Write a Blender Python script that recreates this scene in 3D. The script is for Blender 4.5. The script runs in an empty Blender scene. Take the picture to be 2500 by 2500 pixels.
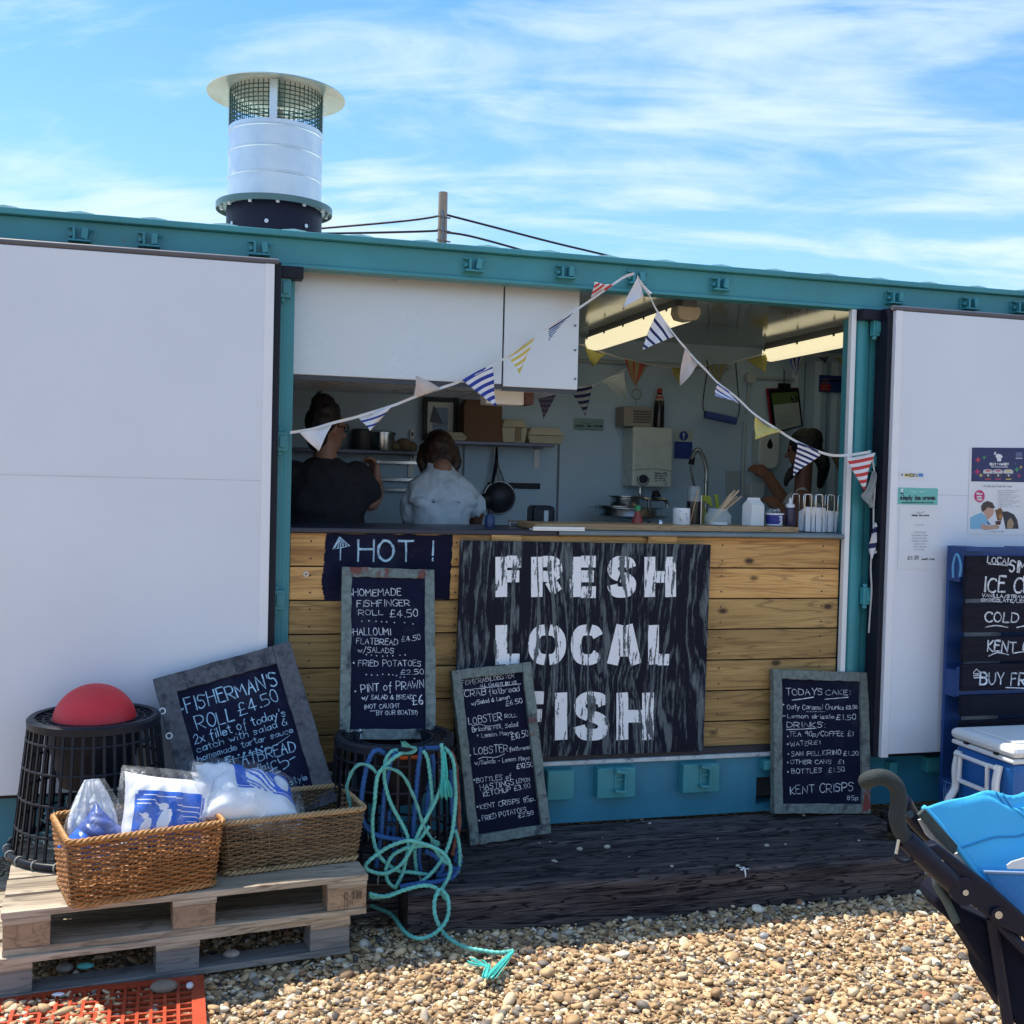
import bpy, math, random
import numpy as np
from mathutils import Vector, Matrix
random.seed(7); RNG = np.random.default_rng(7)
sc = bpy.context.scene; COL = sc.collection
rad = math.radians
# ---------------- camera ----------------
FOC = 2730.0; CAM = Vector((-0.3613, -4.8418, 1.715))
YAW, PITCH, ROLL = -0.2697, -0.0268, 0.0248
_fw = Vector((-math.sin(YAW)*math.cos(PITCH), math.cos(YAW)*math.cos(PITCH), math.sin(PITCH)))
_r0 = Vector((math.cos(YAW), math.sin(YAW), 0)); _u0 = _r0.cross(_fw)
_r = _r0*math.cos(ROLL)+_u0*math.sin(ROLL); _u = -_r0*math.sin(ROLL)+_u0*math.cos(ROLL)
cd = bpy.data.cameras.new("camera"); cam = bpy.data.objects.new("camera", cd); COL.objects.link(cam)
m4 = Matrix((( _r.x, _u.x, -_fw.x, CAM.x), (_r.y, _u.y, -_fw.y, CAM.y), (_r.z, _u.z, -_fw.z, CAM.z), (0,0,0,1)))
cam.matrix_world = m4
cd.sensor_width = 36.0; cd.lens = FOC/2500*36.0; cd.clip_start = 0.05; cd.clip_end = 3000
sc.camera = cam
# ---------------- sky, sun, exposure ----------------
SUNV = Vector((-0.34, 0.325, 1.0)).normalized()
EL = math.asin(SUNV.z); AZ = math.atan2(SUNV.x, SUNV.y)
w = bpy.data.worlds.new("World"); sc.world = w; w.use_nodes = True
nt = w.node_tree; nt.nodes.clear()
def N(t, ty, **kw):
    n = t.nodes.new(ty)
    for k, v in kw.items():
        if k.startswith('i_'): n.inputs[int(k[2:])].default_value = v
        else: setattr(n, k, v)
    return n
sky = N(nt, 'ShaderNodeTexSky', sky_type='NISHITA', sun_disc=False, sun_elevation=EL, sun_rotation=AZ, air_density=1.0, dust_density=0.6, ozone_density=2.5)
tc = N(nt, 'ShaderNodeTexCoord')
def vm(op, a, b):
    n = N(nt, 'ShaderNodeVectorMath', operation=op)
    for i, q in enumerate((a, b)):
        if hasattr(q, 'is_output'): nt.links.new(q, n.inputs[i])
        else: n.inputs[i].default_value = q
    return n.outputs[0]
def mt(op, a, b, c=None, t=nt, clamp=False):
    n = N(t, 'ShaderNodeMath', operation=op, use_clamp=clamp)
    for i, q in enumerate((a, b, c)):
        if q is None: continue
        if hasattr(q, 'is_output'): t.links.new(q, n.inputs[i])
        else: n.inputs[i].default_value = q
    return n.outputs[0]
sep = N(nt, 'ShaderNodeSeparateXYZ'); nt.links.new(tc.outputs['Generated'], sep.inputs[0])
zz = mt('ADD', mt('MAXIMUM', sep.outputs[2], 0.0), 0.22)
cx = mt('DIVIDE', sep.outputs[0], zz); cy = mt('DIVIDE', sep.outputs[1], zz)
# wind-drawn cirrus on a high flat layer: rotate and stretch
ca, sa = math.cos(rad(-20)), math.sin(rad(-20))
px = mt('ADD', mt('MULTIPLY', cx, ca), mt('MULTIPLY', cy, sa)); py = mt('SUBTRACT', mt('MULTIPLY', cy, ca), mt('MULTIPLY', cx, sa))
def cloud(sx, sy, scale, detail, rough, off, dist=0.0):
    c = N(nt, 'ShaderNodeCombineXYZ'); nt.links.new(mt('MULTIPLY', px, sx), c.inputs[0]); nt.links.new(mt('MULTIPLY', py, sy), c.inputs[1]); c.inputs[2].default_value = off
    n = N(nt, 'ShaderNodeTexNoise'); n.inputs['Scale'].default_value = scale; n.inputs['Detail'].default_value = detail; n.inputs['Roughness'].default_value = rough; n.inputs['Distortion'].default_value = dist
    nt.links.new(c.outputs[0], n.inputs['Vector']); return n.outputs['Fac']
n1 = cloud(0.62, 1.7, 1.5, 9, 0.58, 11.4, 1.0); n2 = cloud(0.9, 1.2, 1.0, 4, 0.5, 6.6, 0.8); n3 = cloud(0.9, 2.2, 2.2, 7, 0.58, 7.3, 2.0)
cl = mt('ADD', mt('ADD', mt('MULTIPLY', n1, 0.60), mt('MULTIPLY', n2, 0.46)), mt('MULTIPLY', n3, 0.28))
mr = N(nt, 'ShaderNodeMapRange', interpolation_type='SMOOTHSTEP'); mr.inputs['From Min'].default_value = 0.59; mr.inputs['From Max'].default_value = 0.80; mr.inputs['To Max'].default_value = 0.70
nt.links.new(cl, mr.inputs['Value'])
hz = N(nt, 'ShaderNodeMapRange'); hz.inputs['From Min'].default_value = 0.42; hz.inputs['From Max'].default_value = 0.02; hz.inputs['To Max'].default_value = 0.40
nt.links.new(sep.outputs[2], hz.inputs['Value'])
fac = mt('MAXIMUM', mt('ADD', mr.outputs[0], mt('MULTIPLY', hz.outputs[0], 0.75)), 0.0); fac = mt('MINIMUM', fac, 0.93)
hs = N(nt, 'ShaderNodeHueSaturation'); hs.inputs['Hue'].default_value = 0.482; hs.inputs['Saturation'].default_value = 1.18; hs.inputs['Value'].default_value = 1.9
nt.links.new(sky.outputs[0], hs.inputs['Color'])
mx = N(nt, 'ShaderNodeMix', data_type='RGBA'); nt.links.new(fac, mx.inputs[0]); tint = N(nt, 'ShaderNodeMix', data_type='RGBA', blend_type='MULTIPLY'); tint.inputs[0].default_value = 1.0; nt.links.new(hs.outputs[0], tint.inputs[6]); tint.inputs[7].default_value = (0.80, 0.93, 1.15, 1); nt.links.new(tint.outputs[2], mx.inputs[6]); mx.inputs[7].default_value = (8.6, 10.2, 11.8, 1)
bg = N(nt, 'ShaderNodeBackground'); bg.inputs['Strength'].default_value = 0.072; nt.links.new(mx.outputs[2], bg.inputs[0])
wo = N(nt, 'ShaderNodeOutputWorld'); nt.links.new(bg.outputs[0], wo.inputs[0])
sl = bpy.data.lights.new("sun", 'SUN'); sl.energy = 5.0; sl.angle = rad(0.5); sl.color = (1.0, 0.93, 0.80)
so = bpy.data.objects.new("sun", sl); COL.objects.link(so); so.rotation_euler = (-SUNV).to_track_quat('-Z', 'Y').to_euler(); so.location = (-4, 3, 12)
sc.view_settings.view_transform = 'Standard'; sc.view_settings.look = 'None'; sc.view_settings.exposure = 0.54; sc.view_settings.gamma = 1.0
sc.cycles.max_bounces = 8; sc.cycles.transparent_max_bounces = 12; sc.cycles.sample_clamp_indirect = 6.0

# ---------------- measuring helpers: a direction from the photographer's eye met with a real plane ----------------
def ray(u, v): return _fw + _r*((u-1250)/FOC) - _u*((v-1250)/FOC)
def PL(u, v, p0, n):
    d = ray(u, v); return CAM + d*((Vector(p0)-CAM).dot(n)/d.dot(n))
def F(u, v, y=0.0): return PL(u, v, (0, y, 0), Vector((0,1,0)))
def G(u, v, z=0.0): return PL(u, v, (0, 0, z), Vector((0,0,1)))
def D(u, v, d): return CAM + ray(u, v)*d
# ---------------- mesh builder ----------------
def V(p): return p if isinstance(p, Vector) else Vector(p)
def catmull(pts, k=8, closed=False):
    pts = [V(p) for p in pts]; n = len(pts); out = []
    if n < 3: return pts
    rng = range(n) if closed else range(n-1)
    for i in rng:
        if closed: p0, p1, p2, p3 = pts[(i-1)%n], pts[i], pts[(i+1)%n], pts[(i+2)%n]
        else: p0, p1, p2, p3 = pts[max(i-1,0)], pts[i], pts[i+1], pts[min(i+2,n-1)]
        for j in range(k):
            t = j/k
            out.append(0.5*((2*p1)+(p2-p0)*t+(2*p0-5*p1+4*p2-p3)*t*t+(3*p1-p0-3*p2+p3)*t*t*t))
    if not closed: out.append(pts[-1])
    return out
class MB:
    def __init__(s, M=None): s.v=[]; s.f=[]; s.mi=[]; s.M=M; s.cur=0
    def add(s, vs, fs, mi=None):
        o=len(s.v)
        for p in vs:
            p=V(p); s.v.append(s.M@p if s.M else p)
        for f in fs: s.f.append([o+i for i in f]); s.mi.append(s.cur if mi is None else mi)
        return s
    def box(s, a, b):
        x0,y0,z0=a; x1,y1,z1=b
        x0,x1=min(x0,x1),max(x0,x1); y0,y1=min(y0,y1),max(y0,y1); z0,z1=min(z0,z1),max(z0,z1)
        return s.add([(x0,y0,z0),(x1,y0,z0),(x1,y1,z0),(x0,y1,z0),(x0,y0,z1),(x1,y0,z1),(x1,y1,z1),(x0,y1,z1)],
              [(0,3,2,1),(4,5,6,7),(0,1,5,4),(1,2,6,5),(2,3,7,6),(3,0,4,7)])
    def obox(s, c, ax, ay, az):   # centre and three half-axis vectors
        c,ax,ay,az=V(c),V(ax),V(ay),V(az)
        P=[c-ax-ay-az,c+ax-ay-az,c+ax+ay-az,c-ax+ay-az,c-ax-ay+az,c+ax-ay+az,c+ax+ay+az,c-ax+ay+az]
        return s.add(P,[(0,3,2,1),(4,5,6,7),(0,1,5,4),(1,2,6,5),(2,3,7,6),(3,0,4,7)])
    def bar(s, p, q, w, h, up=(0,0,1)):
        p,q=V(p),V(q); d=(q-p); a=d.normalized(); up=V(up); sd=a.cross(up)
        if sd.length<1e-4: sd=a.cross(Vector((1,0,0)))
        sd.normalize(); uu=sd.cross(a)
        return s.obox((p+q)/2, d/2, sd*w/2, uu*h/2)
    def tube(s, pts, r, n=8, closed=False, lobes=0, twist=0.0, amp=0.2, caps=True):
        pts=[V(p) for p in pts]; L=len(pts)
        rr=r if isinstance(r,(list,tuple)) else [r]*L
        T=[]
        for i in range(L):
            a=pts[(i-1)%L] if closed else pts[max(i-1,0)]; b=pts[(i+1)%L] if closed else pts[min(i+1,L-1)]
            t=b-a; T.append(t.normalized() if t.length>1e-9 else Vector((0,0,1)))
        nrm=T[0].orthogonal().normalized(); vs=[]; dist=0
        for i in range(L):
            if i: 
                dist+=(pts[i]-pts[i-1]).length
                nrm=nrm-T[i]*nrm.dot(T[i]); nrm=nrm.normalized() if nrm.length>1e-6 else T[i].orthogonal().normalized()
            bi=T[i].cross(nrm)
            for k in range(n):
                a=2*math.pi*k/n
                q=rr[i]*(1+amp*math.cos(lobes*(a)-twist*dist) if lobes else 1.0)
                vs.append(pts[i]+nrm*(math.cos(a)*q)+bi*(math.sin(a)*q))
        fs=[]
        for i in range(L if closed else L-1):
            j=(i+1)%L
            for k in range(n): fs.append((i*n+k,i*n+(k+1)%n,j*n+(k+1)%n,j*n+k))
        if caps and not closed: fs.append(tuple(range(n-1,-1,-1))); fs.append(tuple((L-1)*n+k for k in range(n)))
        return s.add(vs,fs)
    def lathe(s, prof, c=(0,0,0), n=32, caps=False):
        c=V(c); vs=[]; fs=[]; L=len(prof)
        for (r,z) in prof:
            for k in range(n):
                a=2*math.pi*k/n; vs.append(c+Vector((r*math.cos(a),r*math.sin(a),z)))
        for i in range(L-1):
            for k in range(n): fs.append((i*n+k,i*n+(k+1)%n,(i+1)*n+(k+1)%n,(i+1)*n+k))
        if caps: fs.append(tuple(range(n-1,-1,-1))); fs.append(tuple((L-1)*n+k for k in range(n)))
        return s.add(vs,fs)
    def cyl(s, p, q, r0, r1=None, n=20):
        p,q=V(p),V(q); r1=r0 if r1 is None else r1
        a=(q-p).normalized(); x=a.orthogonal().normalized(); y=a.cross(x); vs=[]
        for (c,r) in ((p,r0),(q,r1)):
            for k in range(n):
                t=2*math.pi*k/n; vs.append(c+x*(r*math.cos(t))+y*(r*math.sin(t)))
        fs=[(k,(k+1)%n,n+(k+1)%n,n+k) for k in range(n)]+[tuple(range(n-1,-1,-1)),tuple(range(n,2*n))]
        return s.add(vs,fs)
    def ell(s, c, r, n=16, m=10, R=None):
        c=V(c); r=(r,r,r) if not isinstance(r,(tuple,list)) else r; vs=[]; fs=[]
        for i in range(m+1):
            ph=math.pi*i/m
            for k in range(n):
                a=2*math.pi*k/n; q=Vector((r[0]*math.sin(ph)*math.cos(a), r[1]*math.sin(ph)*math.sin(a), r[2]*math.cos(ph)))
                if R: q=R@q
                vs.append(c+q)
        for i in range(m):
            for k in range(n): fs.append((i*n+k,(i+1)*n+k,(i+1)*n+(k+1)%n,i*n+(k+1)%n))
        return s.add(vs,fs)
    def prism(s, poly, ext):   # 3-D polygon extruded by a vector
        ext=V(ext); P=[V(p) for p in poly]; n=len(P)
        return s.add(P+[p+ext for p in P],[tuple(range(n-1,-1,-1)),tuple(range(n,2*n))]+[(i,(i+1)%n,n+(i+1)%n,n+i) for i in range(n)])
    def grid(s, P, mi=None, closed=False):  # P[i][j] points; mi(i,j) -> material index
        n=len(P); m=len(P[0]); o=len(s.v)
        for row in P:
            for p in row: p=V(p); s.v.append(s.M@p if s.M else p)
        for i in range(n-1):
            for j in range(m if closed else m-1):
                k=(j+1)%m
                s.f.append([o+i*m+j,o+i*m+k,o+(i+1)*m+k,o+(i+1)*m+j]); s.mi.append(mi(i,j) if mi else s.cur)
        return s
    def build(s, name, mat, parent=None, smooth=False, bevel=0.0, angle=40, solid=0.0, subd=0, label=None):
        me=bpy.data.meshes.new(name); off=Vector((0,0,0)); q=parent
        while q is not None: off=off+q.location; q=q.parent
        if parent is None:
            A=np.array([tuple(p) for p in s.v]); off=Vector((float((A[:,0].min()+A[:,0].max())/2),float((A[:,1].min()+A[:,1].max())/2),float(A[:,2].min())))
        me.from_pydata([tuple(p-off) for p in s.v],[],s.f)
        mats=mat if isinstance(mat,(list,tuple)) else [mat]
        for m_ in mats: me.materials.append(m_)
        if len(mats)>1: me.polygons.foreach_set('material_index',s.mi)
        if smooth:
            me.polygons.foreach_set('use_smooth',[True]*len(me.polygons))
            if angle<180: me.set_sharp_from_angle(angle=rad(angle))
        me.update(); o=bpy.data.objects.new(name,me); COL.objects.link(o)
        if parent is None: o.location=off
        else: o.parent=parent
        if solid: 
            md=o.modifiers.new('thick','SOLIDIFY'); md.thickness=solid; md.offset=0
        if bevel:
            md=o.modifiers.new('bev','BEVEL'); md.width=bevel; md.segments=2; md.limit_method='ANGLE'; md.angle_limit=rad(45)
        if subd:
            md=o.modifiers.new('sub','SUBSURF'); md.levels=subd; md.render_levels=subd
        if label: o['label']=label
        return o
def thing(name,label,cat,loc=(0,0,0),group=None):
    o=bpy.data.objects.new(name,None); COL.objects.link(o); o.location=V(loc); o.empty_display_size=0.1
    o['label']=label; o['category']=cat
    if group: o['group']=group
    return o
def tag(o,label,cat,group=None,kind=None):
    if label: o['label']=label
    if cat: o['category']=cat
    if group: o['group']=group
    if kind: o['kind']=kind
    return o
def copy_tree(o,parent=None):
    c=o.copy(); COL.objects.link(c)
    if parent is not None: c.parent=parent
    for ch in [x for x in bpy.data.objects if x.parent==o]: copy_tree(ch,c)
    return c
# ---------------- materials ----------------
def C(h):
    h=h.lstrip('#'); f=lambda x:(x/12.92 if x<=0.04045 else ((x+0.055)/1.055)**2.4)
    return tuple(f(int(h[i:i+2],16)/255) for i in (0,2,4))
def newmat(name):
    m=bpy.data.materials.new(name); m.use_nodes=True; t=m.node_tree; b=t.nodes['Principled BSDF']; return m,t,b
def coords(t,stretch=(1,1,1),src='Object'):
    a=N(t,'ShaderNodeTexCoord'); mp=N(t,'ShaderNodeMapping'); mp.inputs['Scale'].default_value=stretch
    t.links.new(a.outputs[src],mp.inputs[0]); return mp.outputs[0]
def noise(t,vec,scale,detail=4,rough=0.55,dist=0.0):
    n=N(t,'ShaderNodeTexNoise'); n.inputs['Scale'].default_value=scale; n.inputs['Detail'].default_value=detail; n.inputs['Roughness'].default_value=rough; n.inputs['Distortion'].default_value=dist
    t.links.new(vec,n.inputs['Vector']); return n.outputs['Fac']
def ramp(t,fac,stops,interp='LINEAR'):
    r=N(t,'ShaderNodeValToRGB'); r.color_ramp.interpolation=interp; e=r.color_ramp.elements
    while len(e)<len(stops): e.new(0.5)
    for i,(p,c) in enumerate(stops): e[i].position=p; e[i].color=(*c,1) if len(c)==3 else c
    t.links.new(fac,r.inputs[0]); return r.outputs[0]
def mix(t,fac,a,b,blend='MIX'):
    n=N(t,'ShaderNodeMix',data_type='RGBA',blend_type=blend)
    for i,q in ((0,fac),(6,a),(7,b)):
        if hasattr(q,'is_output'): t.links.new(q,n.inputs[i])
        else: n.inputs[i].default_value=q if i==0 else (*q,1)
    return n.outputs[2]
def step(t,v,a,b):
    n=N(t,'ShaderNodeMapRange'); n.inputs['From Min'].default_value=a; n.inputs['From Max'].default_value=b; t.links.new(v,n.inputs['Value']); return n.outputs[0]
def bumpn(t,b,h,strength,dist=0.01):
    n=N(t,'ShaderNodeBump'); n.inputs['Strength'].default_value=strength; n.inputs['Distance'].default_value=dist; t.links.new(h,n.inputs['Height']); t.links.new(n.outputs[0],b.inputs['Normal'])
def sc3(c,k): return tuple(min(1,x*k) for x in c)
def M(name,c,rough=0.55,metal=0.0,var=0.10,vs=5,stretch=(1,1,1),bump=0.0,bs=90,spots=None,c2=None,island=0.0,spec=None,trans=0.0):
    m,t,b=newmat(name); vec=coords(t,stretch)
    n1=noise(t,vec,vs,6,0.6)
    col=mix(t,step(t,n1,0.3,0.7),sc3(c,1-var),c2 or sc3(c,1+var))
    if island:
        g=N(t,'ShaderNodeNewGeometry'); col=mix(t,1.0,col,ramp(t,g.outputs['Random Per Island'],[(0,(1-island,)*3),(1,(1+island,)*3)]),'MULTIPLY')
    if spots:
        sc_,lo,hi,cc=spots; n2=noise(t,vec,sc_,7,0.68); col=mix(t,step(t,n2,lo,hi),col,cc)
    t.links.new(col,b.inputs['Base Color']); b.inputs['Metallic'].default_value=metal
    t.links.new(ramp(t,n1,[(0.25,(max(0,rough-0.08),)*3),(0.75,(min(1,rough+0.08),)*3)]),b.inputs['Roughness'])
    if spec is not None: b.inputs['Specular IOR Level'].default_value=spec
    if trans: b.inputs['Transmission Weight'].default_value=trans
    if bump: bumpn(t,b,noise(t,vec,bs,5,0.6),bump)
    return m
def emis(name,c,s):
    m,t,b=newmat(name); b.inputs['Base Color'].default_value=(*c,1); b.inputs['Emission Color'].default_value=(*c,1); b.inputs['Emission Strength'].default_value=s; return m
# =============== materials shared by several things ===============
TEAL=M('teal_paint',(0.046,0.265,0.31),0.42,var=0.16,vs=2.5,bump=0.05,bs=22,spots=(13,0.69,0.72,(0.15,0.075,0.04)))
TEALB=M('blue_teal_paint',(0.032,0.205,0.305),0.45,var=0.14,vs=3,bump=0.05,bs=40,spots=(14,0.69,0.74,(0.05,0.09,0.11)))
DOORW=M('door_white',(0.72,0.755,0.83),0.34,var=0.05,vs=0.9,bump=0.05,bs=3.5,spots=(11,0.73,0.78,(0.46,0.47,0.52)))
RUB=M('black_rubber',(0.010,0.011,0.022),0.5,var=0.2)
GREYTUBE=M('grey_rubber',(0.10,0.10,0.12),0.45)
WALLIN=M('inner_wall_paint',(0.50,0.69,0.86),0.5,var=0.06,vs=1.5,bump=0.02,bs=30)
CEILM=M('glossy_ceiling',(0.22,0.26,0.29),0.12,var=0.08,vs=1.2,bump=0.012,bs=5,spec=0.8)
FLOORM=M('inner_floor',(0.10,0.10,0.10),0.6)
HOODM=M('pearl_steel',(0.64,0.68,0.72),0.30,metal=0.2,var=0.03,vs=2,bump=0.008,bs=4)
STEEL=M('steel',(0.55,0.56,0.58),0.25,metal=1.0,var=0.1)
DSTEEL=M('dark_steel',(0.16,0.17,0.19),0.3,metal=0.9,var=0.15)
GALV=M('galvanised',(0.66,0.70,0.74),0.36,metal=0.85,var=0.08,vs=10,bump=0.008,bs=10)
WHITEP=M('white_plastic',(0.78,0.80,0.82),0.35,var=0.03)
CREAMP=M('cream_board',(0.62,0.58,0.44),0.7,var=0.06)
BLACKP=M('black_plastic',(0.012,0.014,0.022),0.38,var=0.25)
NAVYP=M('navy_plastic',(0.015,0.02,0.09),0.35)
CHALKB=M('chalkboard_paint',(0.0075,0.009,0.030),0.75,spec=0.12,var=0.25,vs=4,spots=(4.5,0.50,0.78,(0.036,0.039,0.062)))
def chalkmat(name,c):
    m,t,b=newmat(name); vec=coords(t); n1=noise(t,vec,260,2,0.6); n2=noise(t,vec,22,3,0.5)
    f=mt('ADD',mt('MULTIPLY',n1,0.65,t=t),mt('MULTIPLY',n2,0.5,t=t),t=t)
    t.links.new(mix(t,step(t,f,0.44,0.64),sc3(c,0.28),c),b.inputs['Base Color']); b.inputs['Roughness'].default_value=0.9; return m
CHALKW=chalkmat('white_chalk',(0.80,0.84,0.92)); CHALKBL=chalkmat('blue_chalk',(0.42,0.66,0.86))
def nospec(m,s=0.15):
    m.node_tree.nodes['Principled BSDF'].inputs['Specular IOR Level'].default_value=s; return m
def woodmat(name,stops,axis='x',freq=1.0,knots=True,rough=0.6,bump=0.25,island=0.20,dark=(0.05,0.025,0.01),lines=0.5):
    m,t,b=newmat(name); st={'x':(1.1,9,16),'y':(9,1.1,16),'z':(16,9,1.1)}[axis]
    g=N(t,'ShaderNodeNewGeometry'); vec=coords(t,tuple(q*freq for q in st))
    off=N(t,'ShaderNodeVectorMath',operation='ADD'); t.links.new(vec,off.inputs[0])
    cmb=N(t,'ShaderNodeCombineXYZ')
    for i in range(3): t.links.new(mt('MULTIPLY',g.outputs['Random Per Island'],17.0+i*9,t=t),cmb.inputs[i])
    t.links.new(cmb.outputs[0],off.inputs[1]); vec=off.outputs[0]
    n1=noise(t,vec,1.6,7,0.62,0.5); n2=noise(t,vec,7.0,4,0.6,0.2)
    f=mt('ADD',mt('MULTIPLY',n1,0.75,t=t),mt('MULTIPLY',n2,0.25,t=t),t=t)
    col=ramp(t,f,stops)
    col=mix(t,1.0,col,ramp(t,g.outputs['Random Per Island'],[(0,(1-island,)*3),(1,(1+island,)*3)]),'MULTIPLY')
    gr=mt('SINE',mt('MULTIPLY',noise(t,vec,0.55,3,0.5,0.3),95.0,t=t),0,t=t); col=mix(t,mt('MULTIPLY',step(t,gr,0.55,1.0),lines,t=t),col,sc3(stops[0][1],0.55))
    if knots:
        kv={'x':(4.2,9,7.6),'y':(9,3.2,7),'z':(7,9,3.2)}[axis]
        vo=N(t,'ShaderNodeTexVoronoi'); vo.inputs['Scale'].default_value=1.0*freq; t.links.new(coords(t,kv),vo.inputs['Vector'])
        col=mix(t,step(t,vo.outputs['Distance'],0.15,0.06),col,dark)
    t.links.new(col,b.inputs['Base Color']); b.inputs['Roughness'].default_value=rough
    bumpn(t,b,f,bump,0.004); return m
PLANK_G=woodmat('golden_plank',[(0.34,(0.36,0.165,0.046)),(0.47,(0.60,0.32,0.10)),(0.64,(0.74,0.43,0.155))])
PLANK_O=woodmat('olive_plank',[(0.34,(0.20,0.105,0.032)),(0.46,(0.37,0.222,0.076)),(0.64,(0.50,0.315,0.112))])
PALE=woodmat('pale_pallet_wood',[(0.34,(0.17,0.13,0.095)),(0.48,(0.37,0.30,0.22)),(0.64,(0.54,0.45,0.345))],knots=True,island=0.12,bump=0.35,dark=(0.14,0.09,0.06))
PALEB=woodmat('pallet_block_wood',[(0.25,(0.24,0.16,0.11)),(0.55,(0.36,0.25,0.16)),(0.8,(0.42,0.31,0.21))],axis='y',knots=False,island=0.15,bump=0.4)
SLEEP=nospec(woodmat('tarred_timber',[(0.32,(0.006,0.006,0.010)),(0.42,(0.045,0.036,0.040)),(0.52,(0.090,0.072,0.072)),(0.62,(0.14,0.112,0.108)),(0.75,(0.24,0.20,0.185))],knots=False,rough=0.8,bump=1.0,island=0.38,freq=1.7,lines=0.95),0.2)
BOARDW=woodmat('bamboo_board',[(0.25,(0.36,0.20,0.09)),(0.8,(0.55,0.36,0.19))],knots=False,island=0.1)
def framemat(name,base,dark,red):
    m,t,b=newmat(name); v=coords(t); n1=noise(t,v,14,8,0.7); n2=noise(t,v,7,6,0.65,0.4); n3=noise(t,v,45,4,0.6)
    c=mix(t,step(t,n3,0.35,0.65),sc3(base,0.72),sc3(base,1.2)); c=mix(t,step(t,n1,0.55,0.63),c,dark)
    if red: c=mix(t,step(t,n2,0.60,0.65),c,red)
    t.links.new(c,b.inputs['Base Color']); b.inputs['Roughness'].default_value=0.75; bumpn(t,b,n1,0.5,0.004); return m
FRAMEG=framemat('weathered_green_frame',(0.165,0.205,0.19),(0.05,0.055,0.07),(0.17,0.055,0.04))
FRAMER=framemat('flaking_red_frame',(0.16,0.19,0.175),(0.07,0.07,0.08),(0.22,0.045,0.035))
FRAMED=framemat('dark_weathered_frame',(0.095,0.10,0.115),(0.035,0.037,0.05),None)
for m_ in (RUB,BLACKP): nospec(m_,0.25)
# =============== the shingle ===============
def pebble_colors(t,rnd):
    return ramp(t,rnd,[(0.0,(0.34,0.22,0.12)),(0.17,(0.52,0.355,0.195)),(0.36,(0.42,0.275,0.145)),(0.51,(0.62,0.45,0.27)),(0.61,(0.25,0.165,0.095)),(0.69,(0.70,0.55,0.36)),(0.78,(0.20,0.17,0.145)),(0.84,(0.46,0.39,0.31)),(0.90,(0.76,0.67,0.53)),(0.955,(0.10,0.09,0.085)),(0.982,(0.36,0.17,0.09))],'CONSTANT')
m,t,b=newmat('shingle_ground'); v=coords(t,(1,1.25,1))
nv=N(t,'ShaderNodeVectorMath',operation='ADD'); t.links.new(v,nv.inputs[0]); nn=N(t,'ShaderNodeTexNoise'); nn.inputs['Scale'].default_value=18; t.links.new(v,nn.inputs['Vector'])
ns=N(t,'ShaderNodeVectorMath',operation='SCALE'); ns.inputs['Scale'].default_value=0.03; t.links.new(nn.outputs['Color'],ns.inputs[0]); t.links.new(ns.outputs[0],nv.inputs[1])
vo=N(t,'ShaderNodeTexVoronoi'); vo.inputs['Scale'].default_value=36; t.links.new(nv.outputs[0],vo.inputs['Vector'])
sp=N(t,'ShaderNodeSeparateColor'); t.links.new(vo.outputs['Color'],sp.inputs[0])
col=pebble_colors(t,sp.outputs[0]); col=mix(t,step(t,vo.outputs['Distance'],0.45,0.75),col,(0.06,0.045,0.03))
t.links.new(col,b.inputs['Base Color']); b.inputs['Roughness'].default_value=0.7; bumpn(t,b,mt('SUBTRACT',1.0,vo.outputs['Distance'],t=t),1.0,0.02)
SHING=m
gx=[-300,-60,-12,-5,-3]+[ -3+0.25*i for i in range(1,33)]+[6,9,14,60,300]; gy=[-300,-60,-14,-6,-4]+[-4+0.25*i for i in range(1,17)]+[1,3,6,14,60,300]
def gz(x,y):
    if y>-0.55 or abs(x)>8: k=0
    else: k=min(1,(-0.55-y)/0.5)
    return -0.018+k*(0.016*math.sin(2.1*x+0.6)*math.sin(1.7*y+1)+0.012*math.sin(4.3*x+1.1*y))
B=MB(); B.grid([[(x,y,gz(x,y)) for x in gx] for y in gy]); o=B.build('shingle_ground',SHING,smooth=True); o['kind']='structure'
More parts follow.
